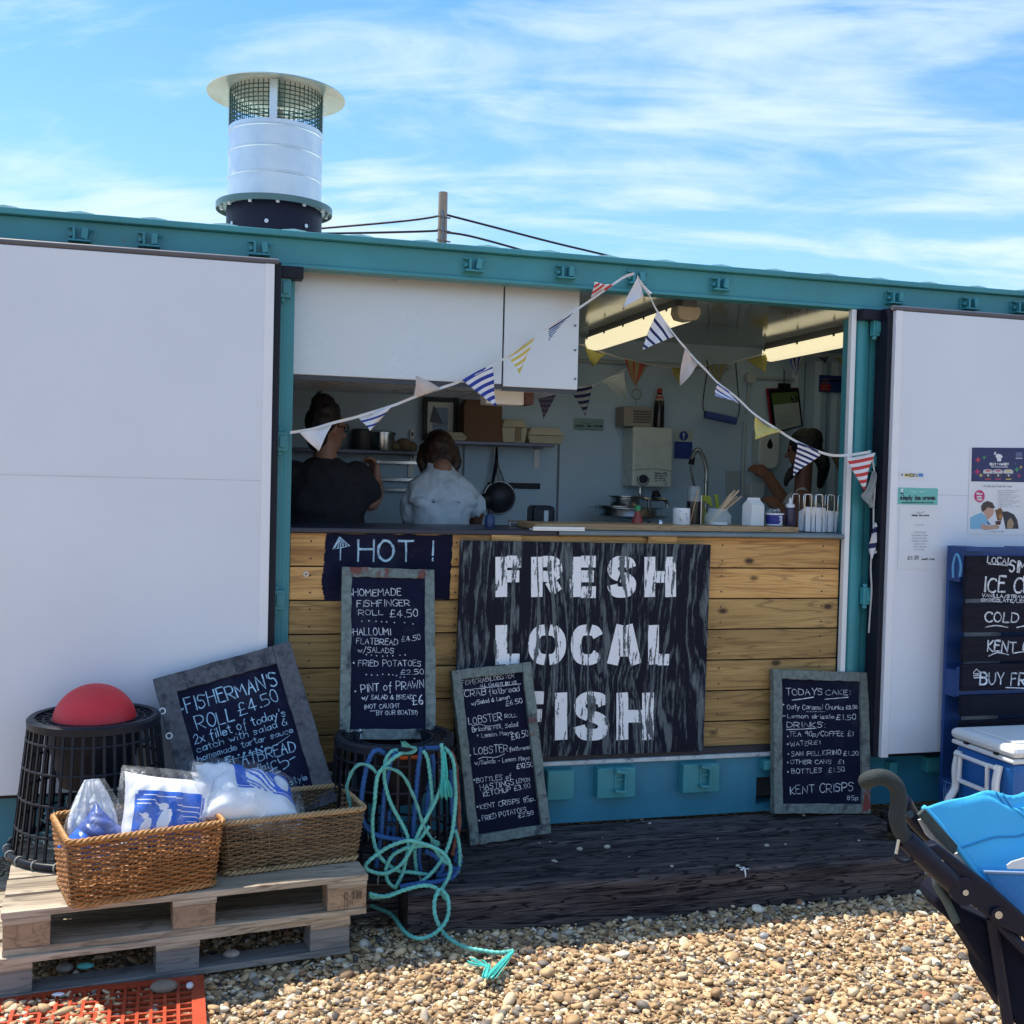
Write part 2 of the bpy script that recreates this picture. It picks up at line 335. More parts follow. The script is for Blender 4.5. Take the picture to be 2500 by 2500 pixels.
# loose pebbles: one mass nobody could count
import bmesh
def ico():
    bm=bmesh.new(); bmesh.ops.create_icosphere(bm,subdivisions=2,radius=1.0); v=np.array([x.co[:] for x in bm.verts]); f=np.array([[q.index for q in x.verts] for x in bm.faces]); bm.free(); return v,f
def pebbles(n,xr,yr,smin,smed,smax,zoff=0.0,keep=None,seed=1):
    g=np.random.default_rng(seed); bv,bf=ico(); nv_=len(bv)
    x=g.uniform(*xr,n); y=g.uniform(*yr,n)
    if keep is not None:
        k=keep(x,y); x=x[k]; y=y[k]; n=len(x)
    s=np.clip(smed*np.exp(g.normal(0,0.42,n)),smin,smax)
    sh=np.stack([s*g.uniform(0.9,1.5,n),s*g.uniform(0.7,1.05,n),s*g.uniform(0.42,0.75,n)],1)
    # random lumpiness
    ph=g.uniform(0,6.28,(n,3)); k1=g.uniform(0.6,1.9,(n,3))
    P=bv[None]*np.ones((n,1,1)); lump=1+0.13*np.sin(k1[:,None,0]*2*P[:,:,0]+ph[:,None,0])+0.13*np.sin(k1[:,None,1]*2.4*P[:,:,1]+ph[:,None,1])+0.08*np.sin(4*P[:,:,2]+3*P[:,:,0]+ph[:,None,2])
    P=P*lump[:,:,None]*sh[:,None,:]
    a=g.uniform(0,6.283,n); tl=g.normal(0,0.33,n); tr=g.normal(0,0.33,n)
    c,s_=np.cos(tl),np.sin(tl); Y=P[:,:,1]*c[:,None]-P[:,:,2]*s_[:,None]; Z=P[:,:,1]*s_[:,None]+P[:,:,2]*c[:,None]; P=np.stack([P[:,:,0],Y,Z],2)
    c,s_=np.cos(tr),np.sin(tr); X=P[:,:,0]*c[:,None]+P[:,:,2]*s_[:,None]; Z=-P[:,:,0]*s_[:,None]+P[:,:,2]*c[:,None]; P=np.stack([X,P[:,:,1],Z],2)
    c,s_=np.cos(a),np.sin(a); X=P[:,:,0]*c[:,None]-P[:,:,1]*s_[:,None]; Y=P[:,:,0]*s_[:,None]+P[:,:,1]*c[:,None]
    z=np.array([gz(q,w_) for q,w_ in zip(x,y)])+g.uniform(-0.006,0.012,n)+zoff
    P=np.stack([X+x[:,None],Y+y[:,None],P[:,:,2]+z[:,None]],2)
    return P.reshape(-1,3),(bf[None]+(np.arange(n)*nv_)[:,None,None]).reshape(-1,3)
def numesh(name,Vs,Fs,mat):
    me=bpy.data.meshes.new(name); me.vertices.add(len(Vs)); me.vertices.foreach_set('co',Vs.astype(np.float32).ravel())
    me.loops.add(Fs.size); me.loops.foreach_set('vertex_index',Fs.astype(np.int32).ravel())
    me.polygons.add(len(Fs)); me.polygons.foreach_set('loop_start',np.arange(0,Fs.size,3,dtype=np.int32)); me.polygons.foreach_set('loop_total',np.full(len(Fs),3,dtype=np.int32))
    me.polygons.foreach_set('use_smooth',np.ones(len(Fs),dtype=bool)); me.update(); me.validate(); me.materials.append(mat)
    o=bpy.data.objects.new(name,me); COL.objects.link(o); return o
m,t,b=newmat('pebble_stone'); g=N(t,'ShaderNodeNewGeometry'); col=pebble_colors(t,g.outputs['Random Per Island']); n1=noise(t,coords(t),60,5,0.65)
col=mix(t,0.55,col,ramp(t,n1,[(0.3,(0.62,0.60,0.58)),(0.7,(1.25,1.22,1.18))]),'MULTIPLY'); t.links.new(col,b.inputs['Base Color']); b.inputs['Roughness'].default_value=0.62; PEB=nospec(m,0.3)
def keep1(x,y): return (y<-0.62+0.0*x)|(x<0.2)|((x>2.3)&(y<-0.1)&(x<2.95))
V1,F1=pebbles(45000,(-1.4,3.2),(-1.95,-0.02),0.0038,0.0075,0.019,0.0,keep1,1)
V2,F2=pebbles(7000,(-3.2,4.6),(-3.4,-0.6),0.009,0.015,0.03,0.0,lambda x,y:(y<-1.9)|(x<-1.35)|(x>3.15),2)
V3,F3=pebbles(300,(-1.4,3.2),(-1.95,-0.7),0.012,0.016,0.026,0.008,None,3)
VV=[V1,V2,V3]; FF=[F1,F2+len(V1),F3+len(V1)+len(V2)]
o=numesh('pebbles',np.concatenate(VV),np.concatenate(FF),PEB); o['kind']='stuff'; tag(o,'loose tan and grey beach pebbles covering the ground','shingle')
# =============== shipping container ===============
X0,X1=-1.33,4.73; YB=2.25; ZB,ZT=0.155,2.75
ct=thing('shipping_container','teal steel shipping container kiosk with white folded side doors','container',(1.28,1.1,ZB))
B=MB(); B.box((X0,0.0,2.615),(X1,0.07,2.722)); B.box((X0,-0.012,2.598),(X1,0.075,2.6145)); B.build('top_rail',TEAL,ct,bevel=0.003)
B=MB(); B.box((X0,-0.035,2.7225),(X1,0.12,2.748)); B.build('roof_flange',TEAL,ct,bevel=0.004)
B=MB(); prof=[]; x=X0
while x<X1-0.28:
    prof+= [(x,2.742),(x+0.06,2.742),(x+0.085,2.765),(x+0.12,2.784),(x+0.17,2.790),(x+0.22,2.784),(x+0.255,2.765),(x+0.28,2.742)]; x+=0.29
prof.append((X1,2.742)); B.grid([[(px_,yy,pz-(0.0 if yy>0.1 else 0)) for px_,pz in prof] for yy in (0.125,YB+0.05)]); 
B.build('roof_sheet',M('sunlit_roof_teal',(0.50,0.60,0.60),0.35,var=0.1),ct,smooth=True)  # sun on the teal roof is put into this paler base colour
B=MB(); B.grid([[(px_,0.1249,pz) for px_,pz in prof],[(px_,0.1249,2.73) for px_,pz in prof]]); B.build('roof_end',bpy.data.materials['sunlit_roof_teal'],ct)
# bottom rail with fork pocket
fx0=F(1846,1930,0).x; fx1=fx0+0.36; fz0=F(1850,1963,0).z; fz1=F(1850,1898,0).z
B=MB(); B.box((X0,0,ZB),(fx0,0.10,0.425)); B.box((fx1,0,ZB),(X1,0.10,0.425)); B.box((fx0,0,fz1),(fx1,0.10,0.425)); B.box((fx0,0,ZB),(fx1,0.10,fz0)); B.build('bottom_rail',TEALB,ct)
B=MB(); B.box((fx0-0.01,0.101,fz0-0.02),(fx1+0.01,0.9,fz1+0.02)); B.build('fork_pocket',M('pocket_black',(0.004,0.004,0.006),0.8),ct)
# walls, ceiling, floor
B=MB(); B.box((X0,0.10,0.2),(X1,YB,0.425)); B.build('floor',FLOORM,ct)
B=MB(); B.box((X0,0.076,2.69),(X1,YB,2.715)); B.build('ceiling',CEILM,ct)
B=MB(); B.box((X0,YB,ZB),(X1,YB+0.04,2.735)); B.build('back_wall',WALLIN,ct)
B=MB(); B.box((X0-0.03,0.0,ZB),(X0-0.001,YB,2.735)); B.build('end_wall',TEAL,ct); B=MB(); B.box((X1+0.001,0.0,ZB),(X1+0.03,YB,2.735)); B.build('end_wall',TEAL,ct)
B=MB(); B.box((X0,0.02,0.43),(-0.13,0.06,2.61)); B.build('side_wall',TEAL,ct); B=MB(); B.box((2.86,0.02,0.43),(X1,0.06,2.61)); B.build('side_wall',TEAL,ct)
# posts either side of the hatch
B=MB(); B.prism([(-0.125,0.0,0.426),(-0.035,0.0,0.426),(-0.03,0.012,0.426),(0.0,0.012,0.426),(0.0,0.10,0.426),(-0.125,0.10,0.426)],(0,0,2.135)); B.build('corner_post',TEAL,ct,bevel=0.003)
pr=[(2.735,0.0)]+[(2.735+0.012*i,0.0+0.020*(1-math.cos(0.35*i))) for i in range(1,5)]+[(2.80,0.035),(2.86,0.035),(2.86,0.12),(2.700,0.12),(2.700,0.02),(2.712,0.003)]
B=MB(); B.prism([(a,c_,0.426) for a,c_ in pr],(0,0,2.135)); B.build('corner_post',TEAL,ct,smooth=True,angle=35)
B=MB(); B.box((2.668,-0.006,0.43),(2.694,0.025,2.597)); B.build('edge_trim',WHITEP,ct,bevel=0.002)
for a,c_ in ((-0.105,0.03),(2.70,2.845)):
    B=MB(); B.box((a,-0.05,2.545),(c_,0.02,2.5965)); B.build('rubber_block',RUB,ct,bevel=0.004)
# doors folded back flat against the side
def door(xa,xb,seamz,edge_right):
    d=None; B=MB(); B.box((xa,-0.12,0.435),(xb,-0.045,2.585)); d=B.build('side_door',DOORW,ct,bevel=0.003)
    B=MB(); B.box((xa,-0.1206,seamz),(xb,-0.1196,seamz+0.004)); B.build('seam',M('seam_grey',(0.56,0.585,0.65),0.6),d)
    ex=xb if edge_right else xa; s=1 if edge_right else -1
    B=MB(); B.box((ex-s*0.035,-0.1235,0.42),(ex+s*0.003,-0.06,2.586)); B.build('edge_strip',M('edge_white',(0.80,0.81,0.86),0.35,var=0.02),d,bevel=0.002)
    B=MB(); B.box((ex+s*0.0035,-0.10,0.42),(ex+s*0.032,0.0,2.60)); B.build('side_gasket',RUB,d,bevel=0.004)
    B=MB(); B.box((xa,-0.09,2.586),(xb,-0.002,2.606)); B.build('top_gasket',RUB,d)
    B=MB(); B.tube([(xa+(0 if edge_right else -0.02),-0.113,2.598),(xb+(0.02 if edge_right else 0),-0.113,2.598)],0.0125,10); B.build('seal_tube',GREYTUBE,d,smooth=True)
    B=MB(); B.box((xa,-0.10,0.418),(xb,-0.047,0.4345)); B.build('bottom_gasket',RUB,d)
    return d
door(X0+0.02,-0.097,1.693,True); door(2.838,X1-0.02,1.702,False)
# keepers on the top rail
def keeper(x,lean):
    B=MB(); z=2.663
    B.box((x-0.045,-0.006,z-0.032),(x+0.045,0.0,z+0.03)); B.box((x-0.04,-0.05,z-0.030),(x+0.045,-0.0065,z-0.022))
    B.box((x-0.022,-0.045,z-0.0215),(x-0.012,-0.0065,z+0.024)); B.box((x-0.042,-0.03,z+0.0245),(x-0.012,-0.0065,z+0.031))
    B.obox((x+0.024,-0.026,z+0.004),(0.012,0,0.003*lean),(0,0.019,0),(-0.003*lean,0,0.022)); B.cyl((x-0.032,-0.0065,z),(x-0.032,-0.028,z),0.009,n=10)
    B.cyl((x+0.036,-0.02,z+0.016),(x+0.056,-0.03,z+0.024),0.005,n=8)
    return B
for i,(u,v) in enumerate([(193,560),(363,575),(632,600),(1155,643),(1380,662),(1553,672),(1758,687),(2184,722),(2368,735),(2490,742)]):
    p=F(u,v,-0.02); keeper(p.x,(i%3)-1).build('door_keeper',TEAL,ct,bevel=0.002)
# hinges
def hinge(u,v,h,w=0.045):
    p=F(u,v,-0.02); B=MB(); B.box((p.x-w/2,-0.035,p.z-h/2),(p.x+w/2,0.0,p.z+h/2)); B.box((p.x-w*0.28,-0.042,p.z-h*0.3),(p.x+w*0.28,-0.0352,p.z+h*0.3))
    B.cyl((p.x-w*0.28,-0.022,p.z+h/2+0.001),(p.x-w*0.28,-0.022,p.z+h/2+0.018),0.012,n=10); B.cyl((p.x-w*0.28,-0.022,p.z-h/2-0.018),(p.x-w*0.28,-0.022,p.z-h/2-0.001),0.012,n=10)
    B.build('hinge',TEAL,ct,bevel=0.003)
for u,v,h in ((697,703,0.085),(689,1078,0.085),(681,1464,0.085)): hinge(u,v,h)
for u,v,h in ((2143,800,0.085),(2130,1126,0.075),(2118,1455,0.085)): hinge(u,v,h,0.062)
# lock boxes along the bottom rail
def lockbox(u0,u1,v0,v1,kp=True):
    a=F(u0,v0,-0.055); c_=F(u1,v1,-0.055); B=MB(); B.box((a.x,-0.055,c_.z),(c_.x,0.0,min(a.z,0.412))); lb=B.build('lock_box',M('lock_box_teal',(0.042,0.265,0.30),0.4,var=0.1),ct,bevel=0.004)
    if kp:
        mx_=(a.x+c_.x)/2; mz=(a.z+c_.z)/2+0.008; B=MB()
        B.box((mx_-0.012,-0.062,mz-0.05),(mx_-0.002,-0.0555,mz+0.045)); B.box((mx_+0.028,-0.085,mz-0.05),(mx_+0.036,-0.0555,mz+0.05))
        B.obox((mx_+0.012,-0.072,mz+0.045),(0.028,0.004,-0.006),(0,0.016,0),(0,0,0.008)); B.obox((mx_+0.010,-0.072,mz-0.045),(0.026,0,-0.004),(0,0.016,0),(0,0,0.006)); B.box((mx_-0.002,-0.066,mz+0.0),(mx_+0.028,-0.0555,mz+0.012))
        B.build('latch_keeper',TEAL,lb,bevel=0.002)
lockbox(1338,1401,1876,1952,False); lockbox(1460,1551,1873,1946); lockbox(1669,1756,1862,1933); lockbox(1866,1905,1856,1880,False)
lockbox(2175,2192,1862,1890,False); lockbox(2265,2300,1850,1885,False)
# =============== serving counter ===============
sv=thing('serving_counter','timber clad serving counter filling the lower half of the hatch','counter',(1.34,0.15,0.43))
PITCHZ=0.1475; ztop=1.474
B=MB(); 
for i in range(7):
    z1=ztop-i*PITCHZ; z0=z1-PITCHZ+0.006; B.cur=0 if i<2 else 1
    x=0.002
    B.box((0.002,0.03,max(z0,0.445)),(2.664,0.055,z1))
B.build('plank_front',[PLANK_G,PLANK_O],sv,bevel=0.003)
B=MB(); B.box((0.002,0.056,0.44),(2.664,0.075,1.47)); B.build('backing',RUB,sv)
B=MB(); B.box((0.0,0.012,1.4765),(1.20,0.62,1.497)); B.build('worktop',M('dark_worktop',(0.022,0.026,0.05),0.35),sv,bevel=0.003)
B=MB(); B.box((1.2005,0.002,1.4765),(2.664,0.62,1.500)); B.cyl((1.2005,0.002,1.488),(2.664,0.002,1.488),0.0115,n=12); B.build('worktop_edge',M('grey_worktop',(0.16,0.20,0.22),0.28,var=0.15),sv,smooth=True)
B=MB(); B.box((0.01,-0.02,0.4265),(2.664,0.06,0.4445)); B.build('sill_strip',M('worn_white_strip',(0.50,0.54,0.55),0.6,var=0.3,vs=9,spots=(12,0.56,0.62,(0.12,0.14,0.16))),sv,bevel=0.002)
B=MB(); B.box((0.01,-0.004,0.4455),(2.664,0.029,0.475)); B.build('drip_board',M('dark_board',(0.022,0.022,0.03),0.6),sv)
B=MB()
for i in range(7):
    for x_ in (0.09,0.72,1.34,2.02,2.56):
        for dz_ in (-0.035,-0.11):
            p=Vector((x_+0.006*((i*3+int(x_*7))%3),0.0296,ztop-i*PITCHZ+dz_))
            if p.z>0.5: B.cyl(p,p+Vector((0,-0.0012,0)),0.0045,n=8)
B.build('nail_heads',M('rusty_nail',(0.07,0.045,0.03),0.6),sv)
p=F(747,1402,0.029); B=MB(); B.tube([p+Vector((0.009*math.cos(a_),0,0.009*math.sin(a_))) for a_ in [k*math.pi/7 for k in range(14)]],0.003,5,closed=True); B.build('washer',WHITEP,sv,smooth=True,angle=180)
# support pieces that show above and below the painted sign
for (u0,u1,v0,v1) in ((1200,1273,1306,1321),(1582,1652,1309,1323),(1570,1640,1836,1843)):
    a=F(u0,v0,0.012); c_=F(u1,v1,0.012); B=MB(); B.box((a.x,0.008,c_.z-0.01),(c_.x,0.0298,a.z)); B.build('batten',PLANK_G,sv,bevel=0.002)
# the patch of blackboard paint with its chalk call
def blob_quad(pts,wob,n=14):
    out=[]; R_=random.Random(5)
    for i in range(len(pts)):
        a,c_=V(pts[i]),V(pts[(i+1)%len(pts)])
        for j in range(n):
            q=a.lerp(c_,j/n); d=(c_-a).normalized(); q=q+Vector((d.z,0,-d.x))*(R_.uniform(-wob,wob) if j else 0); out.append(q)
    return out
hp=blob_quad([F(797,1303,0.0285),F(790,1384,0.0285),F(784,1420,0.0285),F(793,1466,0.0285),F(1097,1463,0.0285),F(1106,1306,0.0285)],0.003)
B=MB(); B.prism(hp,(0,0.0012,0)); B.build('painted_patch',CHALKB,sv)
# =============== hand lettering ===============
GL={'A':'023962 1555','B':'0209 ~093958674606 ~064665634202','C':'~6859290704225263','D':'0209 ~095866644202','E':'59090252 0646','F':'590902 0646','G':'~685929070422526365 6545','H':'0209 6269 0666','I':'1219','J':'~494432120 3','K':'0209 590552','L':'090252','M':'0209356972','N':'02096269','O':'~29070422426467492939','P':'0209 ~094968664505','Q':'~29070422426467492939 4461','R':'0209 ~094968664505 2562','S':'~683919071646545332120 3','T':'0969 3932','U':'~090422426469','V':'093269','W':'0922476289','X':'0962 0269','Y':'093569 3532','Z':'09690262',
'0':'~290704224254574929','1':'172922','2':'~07294957560 2 0252','3':'~0819395746 ~264654533212 03','4':'490464 4942','5':'590906 ~06365553320 2','6':'~5938160422425445250 4','7':'095912','8':'~26072949574626042242544626','9':'~5749290716465 7 5752','£':'~6859392825130 2 0262 0555','.':'1222','·':'1525',',':'2210','\'':'1917','!':'1914 1213','/':'0059','&':'~62273849580503224265','(':'~39161430','):':'',')':'~09363410','-':'0545','|':'1019','+':'0646 2824',':':'1213 1617','"':'1917 3937',
'a':'~56260503224356 5652','b':'0902 ~0526465553421203','c':'~55361605031242 53','d':'~553616050312325 4 5952','e':'~045455361605031242 53','f':'~4939272220 0646','g':'~55361605041333 55 ~565130100 1','h':'0902 ~0426465552','i':'1612 1819','j':'~26211000 2829','k':'0902 460452','l':'1912','m':'0602 ~0516263532 ~3546566562','n':'0602 ~0426465552','o':'~260503223253553626','p':'0600 ~0526465553421203','r':'0602 ~042646','s':'~55361605344332120 3','t':'~29233242 0747','u':'~0603123254 5652','v':'063256','w':'0622355276','x':'0652 0256','y':'0633 5610','z':'06560252'}
GLY={}
for ch,sx in GL.items():
    pl=[]; 
    # pairs may have stray blanks inside curved runs: join fragments shorter than two points to the run before
    toks=[]
    for tk in sx.split(' '):
        if toks and (len(tk)<3 and not tk.startswith('~')): toks[-1]+=tk
        else: toks.append(tk)
    for tk in toks:
        cv=tk.startswith('~'); tk=tk.lstrip('~')
        if len(tk)%2: tk=tk[:-1]
        pl.append((cv,[(int(tk[i])/7.0,(int(tk[i+1])-2)/7.0) for i in range(0,len(tk),2)]))
    GLY[ch]=pl
def gw(ch):
    if ch==' ': return 0.45
    pl=GLY.get(ch)
    if not pl or not pl[0][1]: return 0.4
    return max(p[0] for c,q in pl for p in q)+0.0
def chaikin(p,k=2):
    for _ in range(k):
        q=[p[0]]
        for a,b_ in zip(p[:-1],p[1:]): q+=[(a[0]*.75+b_[0]*.25,a[1]*.75+b_[1]*.25),(a[0]*.25+b_[0]*.75,a[1]*.25+b_[1]*.75)]
        p=q+[p[-1]]
    return p
class Pen:
    """strokes laid on a board: o origin, n outward normal"""
    def __init__(s,p0,n,lift=0.0012): s.p0=V(p0); s.n=V(n).normalized(); s.B=MB(); s.T=[]; s.k=0; s.R=random.Random(11); s.lift=lift
    def P(s,u,v): return PL(u,v,s.p0,s.n)
    def flush(s): s.T.append(s.B); s.B=MB()
    def ribbon(s,pts,wd,jit=0.25,butt=False):
        L=len(pts)
        if L<2: return
        s.k+=1; vs=[]; base=s.lift+0.00004*(s.k%24)
        for i in range(L):
            t=pts[min(i+1,L-1)]-pts[max(i-1,0)]
            if t.length<1e-9: t=Vector((1,0,0))
            t.normalize(); sd=s.n.cross(t); w_=wd*(1+s.R.uniform(-jit,jit))/2
            q=pts[i]
            if not butt: q=q+t*(wd*0.3 if i==L-1 else (-wd*0.3 if i==0 else 0))
            h=s.n*(base+0.000006*i); vs+= [q+sd*w_+h,q-sd*w_+h]
        s.B.add(vs,[(2*i,2*i+1,2*i+3,2*i+2) for i in range(L-1)])
    def line(s,pp,wd=0.004,curve=True):
        pts=[s.P(*q) for q in pp]; s.ribbon(catmull(pts,5) if curve and len(pts)>2 else pts,wd)
    def dot(s,u,v,r=0.004): 
        p=s.P(u,v); ax=s.n.orthogonal().normalized(); ay=s.n.cross(ax); s.k+=1; h=s.n*(s.lift+0.00004*(s.k%24))
        s.B.add([p+h+ax*(r*math.cos(a))+ay*(r*math.sin(a)) for a in [i*math.pi/4 for i in range(8)]],[tuple(range(8))])
    def text(s,tx,a,b_,hpx,wd=None,jit=0.055,slant=0.0):
        keep=s.B; s.B=MB()
        p,q=s.P(*a),s.P(*b_); ex=q-p; W=ex.length; ex.normalize(); ey=s.n.cross(ex).normalized()
        if ey.z<0: ey=-ey
        pxm=W/max(1e-6,math.hypot(b_[0]-a[0],b_[1]-a[1])); pn_=math.hypot(b_[0]-a[0],b_[1]-a[1]) or 1; H=abs((s.P(a[0]+(b_[1]-a[1])/pn_*hpx,a[1]-(b_[0]-a[0])/pn_*hpx)-p).dot(ey))*0.93
        gap=0.26; adv=[gw(c)+gap for c in tx]; tot=sum(adv)-gap; k=W/(tot)
        x=0; wd=wd or max(0.0021,H*0.082)
        for c,ad in zip(tx,adv):
            if c!=' ' and c in GLY:
                jx,jy,js=s.R.uniform(-jit,jit),s.R.uniform(-jit,jit)*0.9,1+s.R.uniform(-jit,jit)*1.8; sl_=s.R.uniform(-jit,jit)*1.6; wj=wd*s.R.uniform(0.8,1.25)
                for cv,pl in GLY[c]:
                    if len(pl)<2: continue
                    pp=[(a_+s.R.uniform(-jit,jit)*0.35,b2+s.R.uniform(-jit,jit)*0.35) for a_,b2 in pl]
                    if cv: pp=chaikin(pp)
                    else:
                        z=[pp[0]]
                        for u0,u1 in zip(pp[:-1],pp[1:]): z+=[((u0[0]+u1[0])/2+s.R.uniform(-.02,.02),(u0[1]+u1[1])/2+s.R.uniform(-.02,.02)),u1]
                        pp=z
                    s.ribbon([p+ex*((x+jx*0.5+a_+(slant+sl_)*b2)*k)+ey*((b2*js+jy)*H) for a_,b2 in pp],wj)
            x+=ad
        s.T.append(s.B); s.B=keep
    par=None
    def done(s,parent,mat=None,name='chalk_lettering'):
        parent=s.par or parent
        if name=='chalk_lettering': name='chalk_line'
        for T_ in s.T:
            if T_.v: T_.build(name,mat or CHALKW,parent)
        if s.B.v: s.B.build('chalk_mark' if name=='chalk_line' else name if not s.T else name+'_mark',mat or CHALKW,parent)
def crop(ox,oy,k): return lambda x,y:(ox+x*k,oy+y*k)
# ---- boards: a rectangle fitted to its four corners on a leaning plane ----
def lean(ya,za,yb,zb):   # plane through horizontal lines (y=ya,z=za) and (y=yb,z=zb); normal towards the viewer
    n=Vector((1,0,0)).cross(Vector((0,yb-ya,zb-za))).normalized()
    return Vector((0,ya,za)),(n if n.y<0 else -n)
class Rect:
    def __init__(s,corners,p0,n):
        s.n=n; P=[PL(u,v,p0,n) for u,v in corners]  # TL TR BR BL
        s.c=(P[0]+P[1]+P[2]+P[3])/4; ux=((P[1]-P[0])+(P[2]-P[3])).normalized(); uy=n.cross(ux).normalized(); s.ux,s.uy=ux,uy
        s.w=((P[1]-P[0]).length+(P[2]-P[3]).length)/2; s.h=((P[0]-P[3]).length+(P[1]-P[2]).length)/2
    def at(s,x,y,d=0): return s.c+s.ux*x+s.uy*y+s.n*d
def chalkboard(name,label,corners,p0,n,fmat,fw=0.045,th=0.022,cat='chalkboard',group=None,notch=True):
    r=Rect(corners,p0,n); root=thing(name,label,cat,r.at(0,-r.h/2),group); w_,h=r.w/2,r.h/2
    def piece(x0,x1,y0,y1,d0,d1,b=None,rough=True):
        B=MB(); R_=random.Random(int(1000*abs(x0+y1)))
        horiz=(x1-x0)>(y1-y0); L=14; pa=[];pb=[]
        for i in range(L+1):
            t=i/L; j0=R_.uniform(-1,1)*0.0022 if 0<i<L else 0; j1=R_.uniform(-1,1)*0.0022 if 0<i<L else 0
            if horiz: pa.append((x0+(x1-x0)*t,y0+j0)); pb.append((x0+(x1-x0)*t,y1+j1))
            else: pa.append((x1+j0,y0+(y1-y0)*t)); pb.append((x0+j1,y0+(y1-y0)*t))
        poly=pa+pb[::-1]
        B.prism([r.at(a,c_,d0) for a,c_ in poly],n*(d1-d0)); return B
    B=MB(); B.obox(r.at(0,0,-th*0.55),r.ux*(w_-0.01),r.uy*(h-0.01),n*(0.004)); slate=B.build('slate',CHALKB,root)
    for (x0,x1,y0,y1) in ((-w_,-w_+fw,-h,h),(w_-fw,w_,-h,h),(-w_+fw+0.0006,w_-fw-0.0006,h-fw,h),(-w_+fw+0.0006,w_-fw-0.0006,-h,-h+fw)):
        piece(x0,x1,y0,y1,-th,0).build('frame_rail',fmat,root,bevel=0.0025)
    pen=Pen(r.at(0,0,-th*0.55+0.004),n,0.0008); pen.par=slate
    return r,root,pen
# 1 leaning on the left door, standing on the pallet behind the baskets
p0,n=lean(-0.47,0.30,-0.150,1.06); q=crop(330,1530,0.295)
r1,root,pen=chalkboard('chalkboard','tilted dark framed chalkboard for the fisherman\'s roll leaning on the white door',[q(110,460),q(1270,105),(828,1960),(492,2062)],p0,n,FRAMED,0.075,0.03,group='chalkboard menus')
for a in [("FISHERMAN'S",(430,712),(1190,485),120),("ROLL",(520,860),(825,775),115),("£4.50",(865,735),(1190,612),105),("2x fillet of today's",(495,972),(1250,735),78),("catch with salad &",(515,1042),(1262,808),62),("homemade tartar sauce",(520,1118),(1308,872),56),("FISH FLATBREAD",(505,1255),(1330,1030),105),("white flat",(820,1262),(1115,1172),62),("£5-",(1135,1232),(1345,1112),110),("bread",(985,1330),(1120,1290),60),("Mexican style",(1030,1402),(1425,1262),58),("with today's",(1080,1470),(1445,1345),55)]:
    pen.text(a[0],q(*a[1]),q(*a[2]),a[3]*0.295)
pen.line([q(640,1135),q(1060,1030),q(1280,900)],0.002)
for i in range(7): pen.dot(*q(760+48*i,1096-17*i),0.004)
pen.line([q(368,692),q(396,680)],0.008,False); pen.done(root,CHALKBL)
for x,y in ((225,700),(280,905)):
    p=PL(*q(x,y),p0,n); B=MB(); ax=n.orthogonal().normalized(); ay=n.cross(ax); B.tube([p+n*0.003+ax*(0.011*math.cos(t_))+ay*(0.011*math.sin(t_)) for t_ in [k*math.pi/8 for k in range(16)]],0.003,6,closed=True); B.build('washer',WHITEP,root,smooth=True)
# 2 on top of the rope-hung creel
p0,n=lean(-0.24,0.69,-0.012,1.40); q=crop(800,1350,0.24845)
r2,root,pen=chalkboard('chalkboard','tall narrow chalkboard listing fishfinger roll and fried potatoes, standing on the rope hung creel',[q(118,130),q(1020,165),q(1095,1825),q(145,1838)],p0,n,FRAMEG,0.042,group='chalkboard menus')
for a in [("HOMEMADE",(252,425),(722,418),72),("FISHFINGER",(290,532),(805,522),68),("ROLL",(300,612),(545,610),55),("£4.50",(612,632),(885,625),72),("HALLOUMI",(252,808),(620,805),72),("£4.50",(728,872),(912,852),55),("FLATBREAD",(282,892),(688,905),58),("w/SALADS",(295,975),(650,985),55),("FRIED POTATOES",(300,1112),(920,1112),60),("£2.50",(715,1192),(945,1190),52),("PINT of PRAWN",(330,1368),(945,1325),85),("w/ SALAD & BREAD",(335,1440),(835,1435),46),("£6",(838,1495),(938,1480),100),("(NOT CAUGHT",(355,1532),(708,1522),44),("BY OUR BOATS!)",(480,1592),(882,1585),46)]:
    pen.text(a[0],q(*a[1]),q(*a[2]),a[3]*0.24845)
for xs,ys in (([335,405,475,530,580,655,755,838],[672,668,672,676,678,684,685,698]),([380,430,480,540,585,640,710,760],[1000,1005,1010,1015,1012,1010,1005,1002]),([380,432,488,540,600,640,675,712,752,852],[1195,1200,1200,1192,1195,1198,1205,1222,1222,1235])):
    for x,y in zip(xs,ys): pen.dot(*q(x,y),0.0028)
for x,y in ((238,405),(240,780),(255,1080),(272,1360)): pen.dot(*q(x,y),0.004)
pen.line([q(415,1550),q(475,1545)],0.002,False); pen.line([q(420,1558),q(465,1554)],0.002,False); pen.done(root)
pp=Pen(r2.at(0,0,0.0),n,0.001); pp.line([q(318,1732),q(330,1822)],0.004,False); pp.done(root,CHALKW,'paint_mark')
